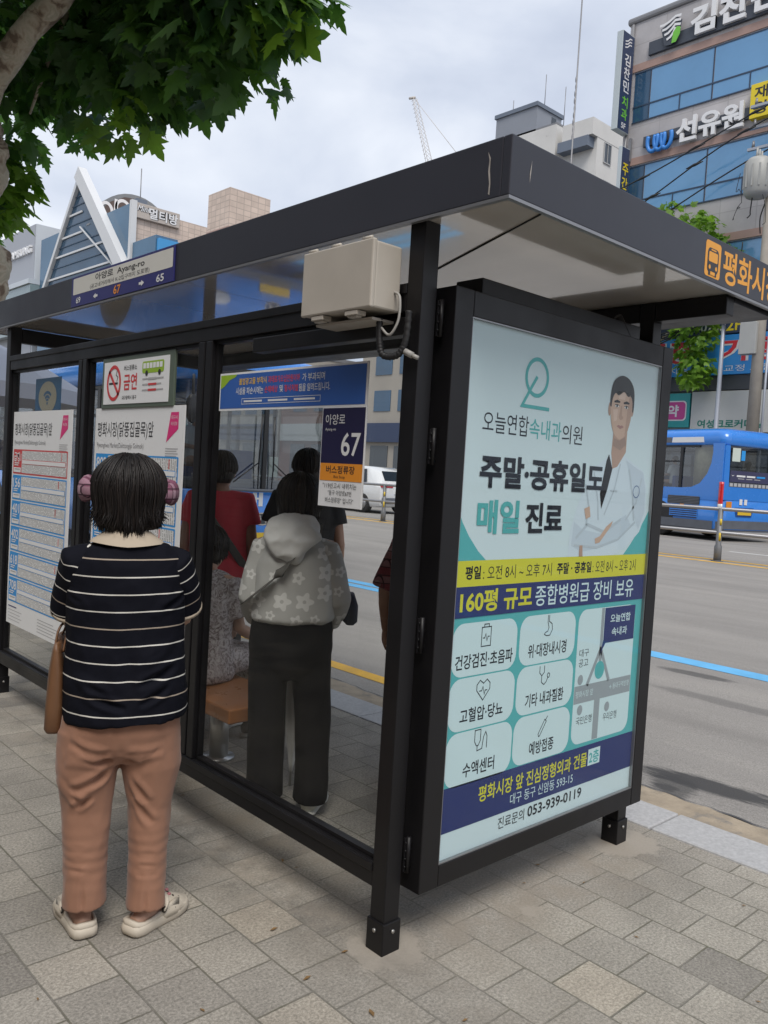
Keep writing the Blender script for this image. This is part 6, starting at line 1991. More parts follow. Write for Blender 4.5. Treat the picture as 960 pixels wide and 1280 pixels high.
mb = MB().box(-.58, -.02, -.035, -.024, .77, .93)
mb.build('number_plate', M_plateY, fb)
for sx in (-1, 1):
    mb = MB()
    mb.rings([[(sx * (HX - .005) + .055 * math.cos(a), .04 + .075 * math.sin(a), z) for a in [2 * math.pi * k / 16 for k in range(16)]] for z in (.95, 1.0, 1.45, 1.6, 1.68)])
    tl = mb.build('tail_light', M_redlamp, fb)
    mb = MB()
    mb.rings([[(sx * (HX - .005) + .057 * math.cos(a), .04 + .077 * math.sin(a), z) for a in [2 * math.pi * k / 16 for k in range(16)]] for z in (.95, .98, 1.06)])
    mb.build('reversing_lamp', M_clearlamp, tl)
mb = MB()
mb.rings([[(-HX + .10 + .04 * math.sin(k * 1.3), y_, z) for k, y_ in enumerate([.48, .60, .72, .84, .96, 1.08, 1.18])] + [(-HX + .16, y_, z) for y_ in [1.18, .48]] for z in (1.48, 2.2, 2.66)])
mb.build('curtain', M_cream, fb)
sitter('bus passenger in a pale shirt at the rear side window of the far bus', fb, (-.80, 2.15, 1.25), 0, M_shirtw)
sitter('bus passenger in dark clothes one seat ahead of the pale shirt in the far bus', fb, (-.80, 3.2, 1.25), 0, M_darkjean)

# ------------------------------------------------------------------ white car beyond the median
M_carw = P('car_white', (0.66, 0.67, 0.68), .2, coat=1)
M_carglass = P('car_glass', (0.012, 0.014, 0.017), .08, spec=.8)
car = thing('parked_car', 'white hatchback with long red tail lamps on the far carriageway beyond the median rail', 'car', (17.9, 18.6, .22), 0)
def crs(y, hw, z0, z1, ht, hz):
    return [(-hw * .93, y, z0), (hw * .93, y, z0), (hw, y, z0 + .15), (hw, y, z1 - .12), (hw * .96, y, z1), (ht, y, hz - .05), (ht * .85, y, hz), (-ht * .85, y, hz), (-ht, y, hz - .05), (-hw * .96, y, z1), (-hw, y, z1 - .12), (-hw, y, z0 + .15)]
mb = MB()
mb.rings([crs(.0, .78, .40, .80, .70, .86), crs(.06, .86, .26, .98, .74, 1.02), crs(.35, .91, .22, 1.02, .66, 1.42), crs(.9, .92, .22, 1.0, .66, 1.58), crs(1.9, .92, .22, .98, .67, 1.62), crs(2.8, .92, .22, .97, .64, 1.50), crs(3.4, .91, .22, .97, .74, 1.06), crs(4.1, .88, .22, .90, .66, .93), crs(4.45, .74, .30, .72, .5, .75)])
mb.build('body', M_carw, car, bevel=.02)
mb = MB()
mb.add([(-.60, .17, 1.12), (.60, .17, 1.12), (.56, .40, 1.44), (-.56, .40, 1.44)], [(0, 1, 2, 3)])
mb.v = [v + Vector((0, -.045, .01)) for v in mb.v]
for sx in (-1, 1):
    mb.add([(sx * .895, .7, 1.06), (sx * .70, .95, 1.50), (sx * .70, 2.6, 1.47), (sx * .895, 3.2, 1.05)], [(0, 1, 2, 3) if sx > 0 else (3, 2, 1, 0)])
mb.build('windows', M_carglass, car)
for sx in (-1, 1):
    mb = MB().box(sx * .58 - .26, sx * .58 + .26, -.015, .12, .90, 1.0)
    mb.build('tail_light', M_redlamp, car, bevel=.015)
    for y in (.85, 3.55):
        wheel(car, (sx * .83, y, .33), .33, .22)
mb = MB().box(-.80, .80, -.06, .10, .36, .56)
mb.build('bumper', M_busgrey, car, bevel=.03)
MB().box(-.26, .26, -.02, .03, .68, .80).build('number_plate', M_white, car)

# ------------------------------------------------------------------ median guard rail
M_rail = P('rail_grey', (0.30, 0.30, 0.31), .4, metal=.5)
M_railpost = P('rail_post', (0.17, 0.175, 0.185), .5, metal=.3)
M_reflect = P('reflector', (0.66, 0.48, 0.04), .4)
gr = thing('median_guard_rail', 'grey two-rail guard fence along the centre line of the road', 'guard rail', (14.65, 5.86, .19))
for k in range(-8, 24):
    y = k * 2.0
    mb = MB()
    mb.tube([(0, y, -.02), (0, y, .30), (0, y, .34), (0, y, 1.08)], [.075, .075, .055, .05], n=12)
    mb.tube([(0, y, 0), (0, y, .015)], .12, n=12)
    p_ = mb.build('post', M_railpost, gr)
    MB().tube([(-.03, y - .03, .42), (-.03, y - .03, .58)], .024, n=8).build('reflector', M_reflect, p_)
    MB().tube([(-.03, y - .03, .74), (-.03, y - .03, .86)], .024, n=8).build('reflector', M_reflect, p_)
for z in (1.06, .58):
    MB().tube([(0, -16.5, z), (0, 46.5, z)], .038, n=10).build('rail', M_rail, gr)

# ------------------------------------------------------------------ buildings
def stone_mat(name, col, w, h, joint=.6, gap=.012, axis='yz', var=.08, rough=.7):
    m = bpy.data.materials.new(name); m.use_nodes = True
    t = m.node_tree; L = t.links.new; b = t.nodes['Principled BSDF']; b.inputs['Roughness'].default_value = rough
    tc = N(t, 'ShaderNodeTexCoord'); sp = N(t, 'ShaderNodeSeparateXYZ'); L(tc.outputs['Object'], sp.inputs[0])
    ad = N(t, 'ShaderNodeMath', operation='ADD'); L(sp.outputs[0], ad.inputs[0]); L(sp.outputs[1], ad.inputs[1])
    cb_ = N(t, 'ShaderNodeCombineXYZ'); L(ad.outputs[0], cb_.inputs[0]); L(sp.outputs[2], cb_.inputs[1])
    br = N(t, 'ShaderNodeTexBrick', offset=0.0); L(cb_.outputs[0], br.inputs['Vector'])
    br.inputs['Scale'].default_value = 1; br.inputs['Brick Width'].default_value = w; br.inputs['Row Height'].default_value = h
    br.inputs['Mortar Size'].default_value = gap; br.inputs['Mortar Smooth'].default_value = .2
    br.inputs['Color1'].default_value = (*[c * (1 - var) for c in col], 1); br.inputs['Color2'].default_value = (*[c * (1 + var) for c in col], 1)
    br.inputs['Mortar'].default_value = (*[c * joint for c in col], 1)
    nz = N(t, 'ShaderNodeTexNoise', i_Scale=.7, i_Detail=8, i_Roughness=.65); L(tc.outputs['Object'], nz.inputs['Vector'])
    rp = ramp(t, [(.3, .84), (.7, 1.08)]); L(nz.outputs['Fac'], rp.inputs['Fac'])
    mx = N(t, 'ShaderNodeMix', data_type='RGBA', blend_type='MULTIPLY'); mx.inputs['Factor'].default_value = 1
    L(br.outputs['Color'], mx.inputs[6]); L(rp.outputs['Color'], mx.inputs[7]); L(mx.outputs[2], b.inputs['Base Color'])
    return m


M_stone = stone_mat('clinic_stone', (0.46, 0.44, 0.445), 1.5, .9, .8, .02)
M_tanband = P('tan_band', (0.40, 0.27, 0.23), .7, var=(1, .12))
M_bluewin = P('blue_window', (0.13, 0.30, 0.52), .06, spec=.8, var=(.35, .12))
M_bluewin2 = P('dark_blue_window', (0.03, 0.085, 0.16), .08, spec=.7, var=(.5, .2))
M_wframe = P('window_frame_dark', (0.03, 0.055, 0.10), .4)
M_coping = P('coping_metal', (0.22, 0.22, 0.23), .45, metal=.3)
M_signdark = P('sign_bar_dark', (0.055, 0.065, 0.085), .5)
M_letter = P('channel_letter_white', (0.72, 0.72, 0.73), .4)
M_signnavy = P('sign_navy', (0.028, 0.045, 0.10), .4)
M_signpale = P('sign_edge_pale', (0.45, 0.50, 0.52), .5)
M_lime = P('sign_lime', (0.16, 0.50, 0.05), .45)
M_signyellow = P('sign_yellow', (0.72, 0.56, 0.02), .45)
M_signred = P('sign_red', (0.62, 0.03, 0.05), .45)
M_pinkred = P('sign_pinkred', (0.66, 0.10, 0.17), .45)
M_signsky = P('sign_skyblue', (0.03, 0.26, 0.66), .4)
M_teal2 = P('sign_teal', (0.02, 0.30, 0.31), .45)
M_mag2 = P('sign_magenta', (0.52, 0.05, 0.26), .45)
M_panel = P('shop_panel_white', (0.50, 0.51, 0.50), .5, var=(.6, .08))
M_greenink = P('sign_green', (0.01, 0.17, 0.13), .45)
M_dark = P('shop_dark', (0.05, 0.055, 0.065), .4)
M_shopglass = P('shop_glass', (0.05, 0.06, 0.07), .08, spec=.7)
M_logo = P('logo_blue', (0.04, 0.22, 0.62), .4)

cl = thing('clinic_building', 'pale stone commercial building with blue ribbon windows across the road on the right', 'building', (31, 4, .34))
def clb(name, x0, x1, y0, y1, z0, z1, m, bevel=0, parent=None):
    return MB().box(x0 - 31, x1 - 31, y0 - 4, y1 - 4, z0 - .34, z1 - .34).build(name, m, parent or cl, bevel=bevel)
clb('wall', 31, 47, -12, 19.25, .30, 22.0, M_stone)
clb('coping', 30.90, 47.1, -12.1, 19.38, 22.0, 22.30, M_coping, bevel=.10)
for zt_ in (19.86, 15.78, 11.75):
    clb('band', 30.955, 30.998, -12, 19.20, zt_, zt_ + .32, M_tanband)
for zb_, zt_ in ((17.62, 19.80), (13.50, 15.72), (9.55, 11.70)):
    ys_ = [18.85, 18.05, 15.2, 12.1, 9.0, 5.9, 2.8, -.3, -3.4, -6.5, -9.6]
    for i in range(len(ys_) - 1):
        y1_, y0_ = ys_[i], ys_[i + 1]
        w_ = clb('window', 30.975, 31.02, y0_ + .03, y1_ - .03, zb_ + .05, zt_ - .04, M_bluewin2 if i == 0 else M_bluewin)
        mb = MB()
        for a, b_, c_, d_ in ((y0_ - .0, y0_ + .03, zb_, zt_), (y0_ + .03, y1_, zt_ - .05, zt_), (y0_ + .03, y1_, zb_, zb_ + .05), (y0_ + .03, y1_, zb_ + .66, zb_ + .72)):
            mb.box(30.955 - 31, 30.99 - 31, a - 4, b_ - 4, c_ - .34, d_ - .34)
        if i:
            ym = (y0_ + y1_) / 2
            mb.box(30.955 - 31, 30.99 - 31, ym - .025 - 4, ym + .025 - 4, zb_ + .05 - .34, zb_ + .66 - .34)
        mb.build('window_frame', M_wframe, w_)
clb('shop_front', 30.97, 31.02, -12, 19.0, .4, 4.1, M_shopglass)
clb('dark_band', 30.80, 30.998, -12, 19.1, 5.75, 6.33, M_dark)
mb = MB().tube([(-.10, 15.05, 0.1), (-.10, 15.05, 21.6)], .06, n=8)
for z in range(2, 21, 2):
    mb.tube([(-.10, 15.05, z), (-.10, 15.05, z + .08)], .09, n=8)
mb.build('downpipe', M_coping, cl)
MB().box(-.20, -.08, 14.72, 14.84, 15.6, 16.6).build('vent_box', M_coping, cl)

FX = frame((30.84, 0, 0), (0, -1, 0), (0, 0, 1))
def wallsign(name, label, y1, y0, z0, z1, m, x0=30.86, x1=30.995, group=None):
    t = thing(name, label, 'sign', (31, (y0 + y1) / 2, z0), group=group)
    MB().box(x0 - 31, x1 - 31, (y0 - y1) / 2, (y1 - y0) / 2, 0, z1 - z0).build('board', m, t, bevel=.01)
    def fr(d=0): return frame((x0 - 31 - d, (y0 + y1) / 2 * 0, -z0), (0, -1, 0), (0, 0, 1))
    t_f = (Vector((x0 - 31, -(y0 + y1) / 2, -z0)), Vector((0, -1, 0)), Vector((0, 0, 1)), Vector((-1, 0, 0)))
    return t, t_f
t, f_ = wallsign('clinic_sign', 'large white channel letters with a striped tooth emblem on a dark bar under the parapet', 18.2, -3, 20.35, 20.90, M_signdark)
raised_text('김찬민치과', -16.25, 20.42, 6.1, 1.18, f_, .14, M_letter, 'letters', t, bold=.035)
g = Gfx(f_, base=.10, step=.03)
for k in range(4):
    o_ = k * .21
    g.line([(-17.62 + o_ * .55, 21.15 - o_ * 1.05 + .18), (-17.45 + o_ * .5, 21.22 - o_ * .95 + .10), (-17.22 + o_ * .35, 21.38 - o_ * .8), (-16.95, 21.52 - o_ * .8), (-16.72, 21.50 - o_ * .9)], .10, M_letter, 1)
g.poly([(-17.6, 21.2), (-17.4, 20.45), (-17.1, 20.4), (-16.75, 20.55), (-16.65, 21.3), (-16.9, 21.5)], M_signdark, 0)
g.poly([(-17.05, 20.42), (-16.85, 20.42), (-16.68, 20.72), (-16.68, 21.0), (-16.85, 21.05), (-17.0, 20.85)], M_lime, 2)
g.build('emblem', t)
t, f_ = wallsign('clinic_sign', 'white letters beside a blue looped logo on the dark bar between two ribbon windows', 18.15, -2, 16.42, 16.86, M_signdark)
raised_text('선유원', -16.55, 16.12, 2.85, 1.02, f_, .14, M_letter, 'letters', t, bold=.03)
mb = MB()
for cx in (-17.62, -17.30, -16.98):
    pts = [(cx + .24 * math.cos(R(a)), 16.52 + .44 * math.sin(R(a))) for a in range(150, 395, 12)]
    o_, u_, v_, n_ = f_
    mb.tube([o_ + u_ * a + v_ * b_ + n_ * .12 for a, b_ in pts], .085, n=8)
mb.build('logo', M_logo, t)
t, f_ = wallsign('clinic_sign', 'small yellow square sign beside the white lettering under the upper ribbon window', 13.45, 12.0, 16.30, 17.62, M_signyellow, x0=30.70)
g = Gfx(f_, base=.006); g.text('재활', -13.30, 17.02, 1.15, .48, M_ink, 0, bold=.02); g.text('왕진', -13.30, 16.42, 1.15, .48, M_ink, 0, bold=.02); g.build('lettering', t)
def blade(label, x0, x1, y0, y1, z0, z1, texts, emblem=False):
    t = thing('projecting_sign', label, 'sign', (x1, (y0 + y1) / 2, z0), group='upright signs at the building corner')
    mb = MB().box(x0 - x1, 0, (y0 - y1) / 2, (y1 - y0) / 2, 0, z1 - z0)
    mb.build('case', M_signpale, t, bevel=.02)
    f_ = (Vector((-x1, (y0 - y1) / 2, -z0)), Vector((1, 0, 0)), Vector((0, 0, 1)), Vector((0, -1, 0)))
    g = Gfx(f_, base=.006, step=.006)
    g.rect(x0 + .03, z0 + .03, x1 - .03, z1 - .03, M_signnavy, 0)
    for s_, z, h, m_, w in texts:
        g.text(s_, (x0 + x1) / 2 - w / 2, z, w, h, m_, 1, bold=.02)
    if emblem:
        for k in range(3):
            g.line([(x0 + .22, z1 - .42 - k * .13), (x0 + .40, z1 - .36 - k * .13), (x0 + .55, z1 - .22 - k * .13), (x0 + .70, z1 - .2 - k * .13)], .05, M_letter, 1)
    g.build('face', t)
    MB().box(-.02, .12, -.03, .03, .4, .5).build('bracket', M_coping, t)
    MB().box(-.02, .12, -.03, .03, z1 - z0 - .5, z1 - z0 - .4).build('bracket', M_coping, t)
blade('tall navy blade sign, white and green lettering, at the top corner of the stone building', 29.95, 30.90, 18.93, 19.23, 17.15, 21.35,
      [('김', 19.95, .50, M_letter, .46), ('찬', 19.38, .50, M_letter, .46), ('민', 18.82, .50, M_letter, .46), ('치', 18.18, .48, M_lime, .46), ('과', 17.65, .48, M_lime, .46), ('5F', 17.28, .24, M_letter, .34)], True)
blade('narrow navy blade sign with yellow lettering below the taller blade sign', 30.20, 30.92, 18.75, 18.93, 11.6, 16.45,
      [('주', 15.25, .52, M_signyellow, .46), ('간', 14.65, .52, M_signyellow, .46), ('보', 14.05, .52, M_signyellow, .46), ('호', 13.45, .52, M_signyellow, .46)])
t, f_ = wallsign('shop_sign', 'dark navy fascia sign with a phone number and red letters above the sky blue signs', 18.0, 6.0, 7.98, 9.75, M_signnavy, x0=30.70)
g = Gfx(f_, base=.006, step=.006)
g.text('정형외과의원', -16.2, 8.72, 5.6, .92, M_letter, 0, bold=.07); g.text('정형외과의원', -16.2, 8.72, 5.6, .92, M_pinkred, 1, bold=.03)
g.text('953-0733', -15.75, 8.10, 2.0, .40, M_letter, 0, bold=.02); g.text('2F', -13.72, 8.08, .62, .44, M_signyellow, 0, bold=.02)
g.build('lettering', t)
for y1_, y0_, s_, sub, lab in ((18.0, 14.86, '통증', '주사 치료', 'sky blue sign with red white-edged letters behind the far tree'), (14.80, 6.2, '기공소', '교정 보철', 'sky blue sign with red white-edged letters behind the lamp post')):
    t, f_ = wallsign('shop_sign', lab, y1_, y0_, 6.35, 7.93, M_signsky, x0=30.72)
    g = Gfx(f_, base=.006, step=.006)
    w_ = 2.3 if y1_ > 15 else 3.6
    x_ = -17.3 if y1_ > 15 else -13.9
    g.text(s_, x_, 6.86, w_, .92, M_letter, 0, bold=.075); g.text(s_, x_, 6.86, w_, .92, M_signred, 1, bold=.025)
    g.text(sub, x_ + .2, 6.46, 1.9, .26, M_letter, 0)
    g.build('lettering', t)
t, f_ = wallsign('pharmacy_sign', 'teal shop sign with a magenta tile just above the far bus', 17.5, 15.02, 4.25, 5.66, M_teal2, x0=30.72)
g = Gfx(f_, base=.006, step=.006)
g.rect(-16.35, 4.52, -15.15, 5.35, M_letter, 0, r=.16); g.rect(-16.30, 4.57, -15.20, 5.30, M_mag2, 1, r=.14); g.text('약', -15.98, 4.68, .50, .50, M_letter, 2, bold=.03)
g.build('lettering', t)
t, f_ = wallsign('shop_sign', 'long white shop fascia with small green lettering above the far bus', 14.96, 3.0, 4.05, 5.70, M_panel, x0=30.74)
g = Gfx(f_, base=.006, step=.006)
g.text('여성크로커다일', -14.65, 4.22, 2.65, .34, M_greenink, 0, bold=.03)
g.build('lettering', t)

# white flats behind
M_render = P('white_render', (0.60, 0.59, 0.57), .85, var=(.5, .10), dirt=(1.6, .62, (.36, .35, .335)))
M_render2 = P('grey_render', (0.25, 0.27, 0.31), .85, var=(.4, .12))
M_render3 = P('slate_render', (0.15, 0.18, 0.23), .85, var=(.4, .12))
M_winf = P('flat_window_frame', (0.38, 0.38, 0.38), .5)
fl = thing('apartment_block', 'white rendered flats with a grey stair tower behind the shelter roof', 'building', (42, 28.5, .34))
def flb(name, x0, x1, y0, y1, z0, z1, m, parent=None, bevel=0):
    return MB().box(x0 - 42, x1 - 42, y0 - 28.5, y1 - 28.5, z0 - .34, z1 - .34).build(name, m, parent or fl, bevel=bevel)
flb('wall', 42, 44.78, 31.24, 40, .3, 24.5, M_render)
flb('wing', 42.6, 56, 28.52, 31.23, .3, 23.2, M_render)
flb('wing', 42, 56, 28.50, 30.74, 23.2, 24.22, M_render)
flb('overhang', 41.9, 44.6, 28.75, 31.0, 22.55, 23.18, M_render3)
flb('stair_tower', 42, 44.69, 32.9, 36.3, 24.5, 26.1, M_render2)
flb('stair_tower_roof', 41.9, 44.8, 32.8, 36.4, 26.1, 26.36, M_render3)
flb('parapet', 42, 44.78, 31.22, 40, 24.5, 24.62, M_coping)
for x_, z_, y_ in ((43.0, 22.6, 31.24), (44.1, 22.3, 31.24), (43.4, 21.9, 28.5), (43.5, 19.6, 28.5), (43.0, 20.0, 31.24), (45.6, 21.9, 28.5), (47.6, 21.9, 28.5)):
    w_ = flb('window', x_, x_ + .7, y_ - .02, y_ + .1, z_, z_ + 1.15, M_shopglass)
    for a, b_, c_, d_ in ((x_ - .06, x_, z_ - .06, z_ + 1.21), (x_ + .7, x_ + .76, z_ - .06, z_ + 1.21), (x_, x_ + .7, z_ - .06, z_), (x_, x_ + .7, z_ + 1.15, z_ + 1.21), (x_ + .33, x_ + .37, z_, z_ + 1.15)):
        pass
    mb = MB()
    for a, b_, c_, d_ in ((x_ - .06, x_, z_ - .06, z_ + 1.21), (x_ + .7, x_ + .76, z_ - .06, z_ + 1.21), (x_, x_ + .7, z_ - .06, z_), (x_, x_ + .7, z_ + 1.15, z_ + 1.21), (x_ + .33, x_ + .37, z_, z_ + 1.15)):
        mb.box(a - 42, b_ - 42, y_ - .05 - 28.5, y_ + .05 - 28.5, c_ - .34, d_ - .34)
    mb.build('window_frame', M_winf, w_)
flb('window', 43.6, 44.1, 32.88, 33.0, 25.0, 25.9, M_shopglass)
for x_, y_, h_ in ((42.6, 35.4, 1.0), (43.4, 33.4, 2.4), (43.2, 31.6, 1.0)):
    MB().tube([(x_ - 42, y_ - 28.5, 26.0 if y_ > 32 else 24.2), (x_ - 42, y_ - 28.5, 26.0 + h_)], .025, n=6).build('aerial', M_coping, fl)

# tall thin mast in front of the flats
mb = MB()
mb.tube([(0, 0, 0), (0, 0, 9), (0, 0, 27)], [.06, .045, .03], n=8)
for k in range(9):
    mb.ball((.02 * math.sin(k * 2), .02, 17.2 + k * .32), (.05, .05, .16), n=8)
tag(mb.build('radio_mast', M_coping, None, loc=(30.3, 21.45, .34)), 'tall thin mast rising in front of the white flats into the sky', 'mast')

# glass A-frame building with the tiled wall
M_tile = stone_mat('pink_tile', (0.62, 0.505, 0.43), .62, .42, .72, .03)
M_curtain = P('curtain_wall', (0.030, 0.075, 0.13), .1, spec=.5, var=(.25, .25))
M_curtain2 = P('curtain_wall_pale', (0.06, 0.14, 0.23), .1, spec=.5, var=(.25, .2))
M_whitebeam = P('white_beam', (0.60, 0.61, 0.62), .5)
M_archb = P('arch_board', (0.20, 0.21, 0.22), .5, var=(1.2, .1))
M_brown = P('arch_brown', (0.10, 0.07, 0.06), .5)
af = thing('glass_building', 'blue glass building with a white A-shaped gable frame and a pink tiled side', 'building', (31, 67.7, .34))
def afb(name, x0, x1, y0, y1, z0, z1, m, bevel=0):
    return MB().box(x0 - 31, x1 - 31, y0 - 67.7, y1 - 67.7, z0 - .34, z1 - .34).build(name, m, af, bevel=bevel)
afb('tiled_wall', 31.3, 46, 67.72, 86, .3, 23.5, M_tile)
w_ = afb('curtain_wall', 31.0, 31.28, 67.7, 74.5, .4, 23.85, M_curtain2)
afb('curtain_wall', 31.0, 31.28, 78.5, 88.5, .4, 24.0, M_curtain2)
afb('corner_fin', 30.8, 31.3, 67.3, 67.71, .4, 24.0, M_whitebeam)
afb('podium', 31, 33, 63.0, 67.2, .4, 20.3, M_curtain2)
afb('podium_end', 31.1, 33, 62.6, 62.98, .4, 20.0, P('bright_blue_panel', (.06, .30, .62), .4))
ap = Vector((-.35, 10.3, 27.9)); lf = Vector((-.35, 10.3 + 23.0, .2)); rt = Vector((-.35, 10.3 - 25.0, 2.0))
lf = Vector((-.35, 10.3 + 9.3, 27.9 - 11.2)); rt = Vector((-.35, 10.3 - 11.2, 27.9 - 11.4))
mb = MB()
mb.add([ap + Vector((.1, 0, -.3)), lf + Vector((.1, 0, 0)), rt + Vector((.1, 0, 0)), ap + Vector((.5, 0, -.3)), lf + Vector((.5, 0, 0)), rt + Vector((.5, 0, 0))], [(0, 1, 2), (5, 4, 3), (0, 3, 4, 1), (1, 4, 5, 2), (2, 5, 3, 0)])
mb.build('gable_glass', M_curtain, af)
def beam(a, b_, wu, wv, name, m=None):
    d = (b_ - a).normalized(); up = Vector((1, 0, 0)); sd = d.cross(up).normalized()
    mb = MB()
    mb.rings([[p + up * sx * wu + sd * sy * wv for sx, sy in ((-1, -1), (1, -1), (1, 1), (-1, 1))] for p in (a, b_)], smooth=False)
    mb.build(name, m or M_whitebeam, af)
beam(ap + Vector((0, .3, .35)), rt, .4, .62, 'gable_beam')
beam(ap, lf, .25, .22, 'gable_beam')
for f in (.16, .23, .30, .385, .47, .545, .62, .71, .80, .86, .92):
    a = ap.lerp(lf, f) + Vector((.02, -.2, 0)); b_ = ap.lerp(rt, f) + Vector((.02, .3, 0))
    if f in (.30, .47): b_ = a.lerp(b_, .55)
    w_ = .09 if f in (.30, .47, .62, .80, .92) else .03
    beam(a, b_, w_ * .6, w_, 'glazing_bar', None if w_ > .05 else M_wframe)
beam(ap.lerp(rt, .25) + Vector((-.1, 2.4, -2)), ap.lerp(rt, .92) + Vector((-.1, .8, 0)), .05, .06, 'glazing_bar')
MB().tube([(1.8, 2.2, 23), (1.8, 2.2, 27.4)], .05, n=6).build('aerial', M_coping, af)
MB().box(1.3, 2.3, 1.8, 2.6, 23.2, 24.6).build('roof_unit', M_render3, af)
# barrel-shaped sign on the roof and the board on the tiled wall
bs = thing('roof_sign', 'curved rooftop sign with white and gold swirls behind the white gable beam', 'sign', (35.2, 76, 22.3))
arc = [(4.6 * math.cos(R(a)), 4.9 * math.sin(R(a))) for a in range(168, 5, -9)]
mb = MB().prism([(a, b_) for a, b_ in arc][::-1], (Vector((0, 0, 0)), Vector((1, 0, 0)), Vector((0, 0, 1)), Vector((0, -1, 0))), -.5, .3)
mb.build('board', M_archb, bs)
g = Gfx((Vector((0, -.31, 0)), Vector((1, 0, 0)), Vector((0, 0, 1)), Vector((0, -1, 0))), base=.02, step=.02)
g.poly([(-3.9, 1.0), (-3.6, 2.5), (-2.6, 3.6), (-1.2, 4.4), (-.1, 4.5), (-.4, 1.0)], M_brown, 0)
for cx, cz, rx, rz in ((-3.0, 2.6, .75, .95), (-1.35, 3.3, .80, .85)):
    g.ring(cx, cz, rx, rz, .30, M_letter, 1)
for cx in (-2.15, -.45):
    g.line([(cx, 1.6 + (cx + 2.15) * .3), (cx + .1, 3.9 + (cx + 2.15) * .2)], .30, M_letter, 1)
M_gold = P('sign_gold', (.50, .33, .04), .4)
g.ring(1.1, 2.6, 1.3, 1.5, .42, M_gold, 1, a0=20, a1=200); g.ring(2.6, 1.8, 1.5, 1.6, .40, M_gold, 1, a0=10, a1=150)
g.poly([(-3.3, 1.0), (-2.6, 1.6), (-1.6, 1.5), (-1.2, 1.0)], P('sign_peach', (.55, .40, .25), .5), 1)
g.build('artwork', bs)
t = thing('wall_sign', 'pale board with white dark-edged lettering fixed high on the pink tiled wall', 'sign', (31, 67.5, 22.5))
mb = MB().box(.25, 4.45, -.12, .2, .12, 1.40)
mb.build('board', P('sign_stone', (.45, .40, .36), .6), t, bevel=.03)
f_ = (Vector((0, -.13, 0)), Vector((1, 0, 0)), Vector((0, 0, 1)), Vector((0, -1, 0)))
g = Gfx(f_, base=.01, step=.02)
g.text('멀티방', 1.45, .28, 2.8, .92, M_ink, 0, bold=.09); g.text('멀티방', 1.45, .28, 2.8, .92, M_letter, 1, bold=.025)
g.text('Mini', .35, .72, 1.0, .5, M_ink, 0, bold=.06, shear=.3); g.text('Mini', .35, .72, 1.0, .5, M_letter, 1, bold=.01, shear=.3)
g.build('lettering', t)

# electronics shop block further left
M_panelw = P('silver_panel', (0.33, 0.345, 0.38), .4, var=(.2, .08))
M_panelw2 = P('pale_panel', (0.50, 0.54, 0.58), .4, var=(.2, .06))
sb = thing('electronics_shop', 'plain silver grey shop block with raised lettering at the far left', 'building', (31, 90.4, .34))
MB().box(0, 14, 0, 26, 0, 25.7).build('wall', M_panelw, sb)
MB().box(.05, 14, -.25, -.01, 0, 25.7).build('end_wall', M_panelw2, sb)
MB().box(-1.2, -.02, -2, 26, 19.0, 19.5).build('canopy', M_panelw2, sb)
MB().box(-1.0, -.03, -2, 26, 14.0, 18.95).build('shop_window', P('green_glass', (.20, .26, .27), .1, spec=.7, var=(.3, .2)), sb)
raised_text('SAMSUNG', -7.4, 22.75, 6.9, .85, (Vector((-.02, 0, 0)), Vector((0, -1, 0)), Vector((0, 0, 1)), Vector((-1, 0, 0))), .2, M_letter, 'letters', sb, bold=.04)
tw = thing('tiled_tower', 'square pink tiled tower block rising above the middle of the shelter roof', 'building', (31, 51.84, .34))
MB().box(0, 3.55, 0, 3.0, 0, 21.5).build('wall', M_tile, tw)
MB().box(-.03, 3.58, -.03, 3.03, 18.2, 18.7).build('band', M_tanband, tw)
for dx, dz in ((3.58, 20.4), (4.3, 19.9)):
    MB().box(dx, dx + .55, .2, .6, dz - 6, dz).build('yellow_fin', M_signyellow, tw)
MB().box(3.56, 12, .6, 3.0, 0, 13.6).build('rear_wall', M_tile, tw)
# ordinary low shops in between
M_w1 = [P('render_beige', (0.36, 0.33, 0.29), .8, var=(.5, .12)), P('render_grey', (0.28, 0.28, 0.285), .8, var=(.5, .12)), P('render_brick', (0.25, 0.14, 0.11), .8, var=(.8, .15))]
specs = [(19.8, 26.5, 8.4, 1, 'low grey shop building next to the stone building, seen through the shelter'), (26.7, 36.0, 9.4, 0, 'low beige shop building beyond the grey shop across the road'), (36.3, 44.0, 7.6, 2, 'low brick shop building across the road between beige neighbours'), (44.3, 51.5, 9.0, 0, 'low beige shop building beside the tiled tower'), (55.2, 62.4, 9.5, 1, 'low grey shop building beside the glass building')]
for y0_, y1_, h_, k_, lab in specs:
    t = thing('shop_building', lab, 'building', (31, y0_, .34))
    MB().box(0, 10, 0, y1_ - y0_, 0, h_).build('wall', M_w1[k_], t)
    MB().box(-.1, 10, -.05, y1_ - y0_ + .05, h_, h_ + .25).build('coping', M_coping, t)
    MB().box(-.25, -.01, .3, y1_ - y0_ - .3, 3.1, 4.2).build('fascia_board', (M_signnavy, M_teal2, M_panel)[k_], t)
    n_ = int((y1_ - y0_) / 2.2)
    for i in range(n_):
        yy = .6 + i * (y1_ - y0_ - 1.2) / n_
        MB().box(-.04, .02, yy, yy + 1.5, .4, 2.9).build('shop_window', M_shopglass, t)
        for zz in (5.0,) if h_ < 8 else (4.9, 7.0):
            MB().box(-.04, .02, yy, yy + 1.4, zz, zz + 1.2).build('window', M_bluewin2, t)

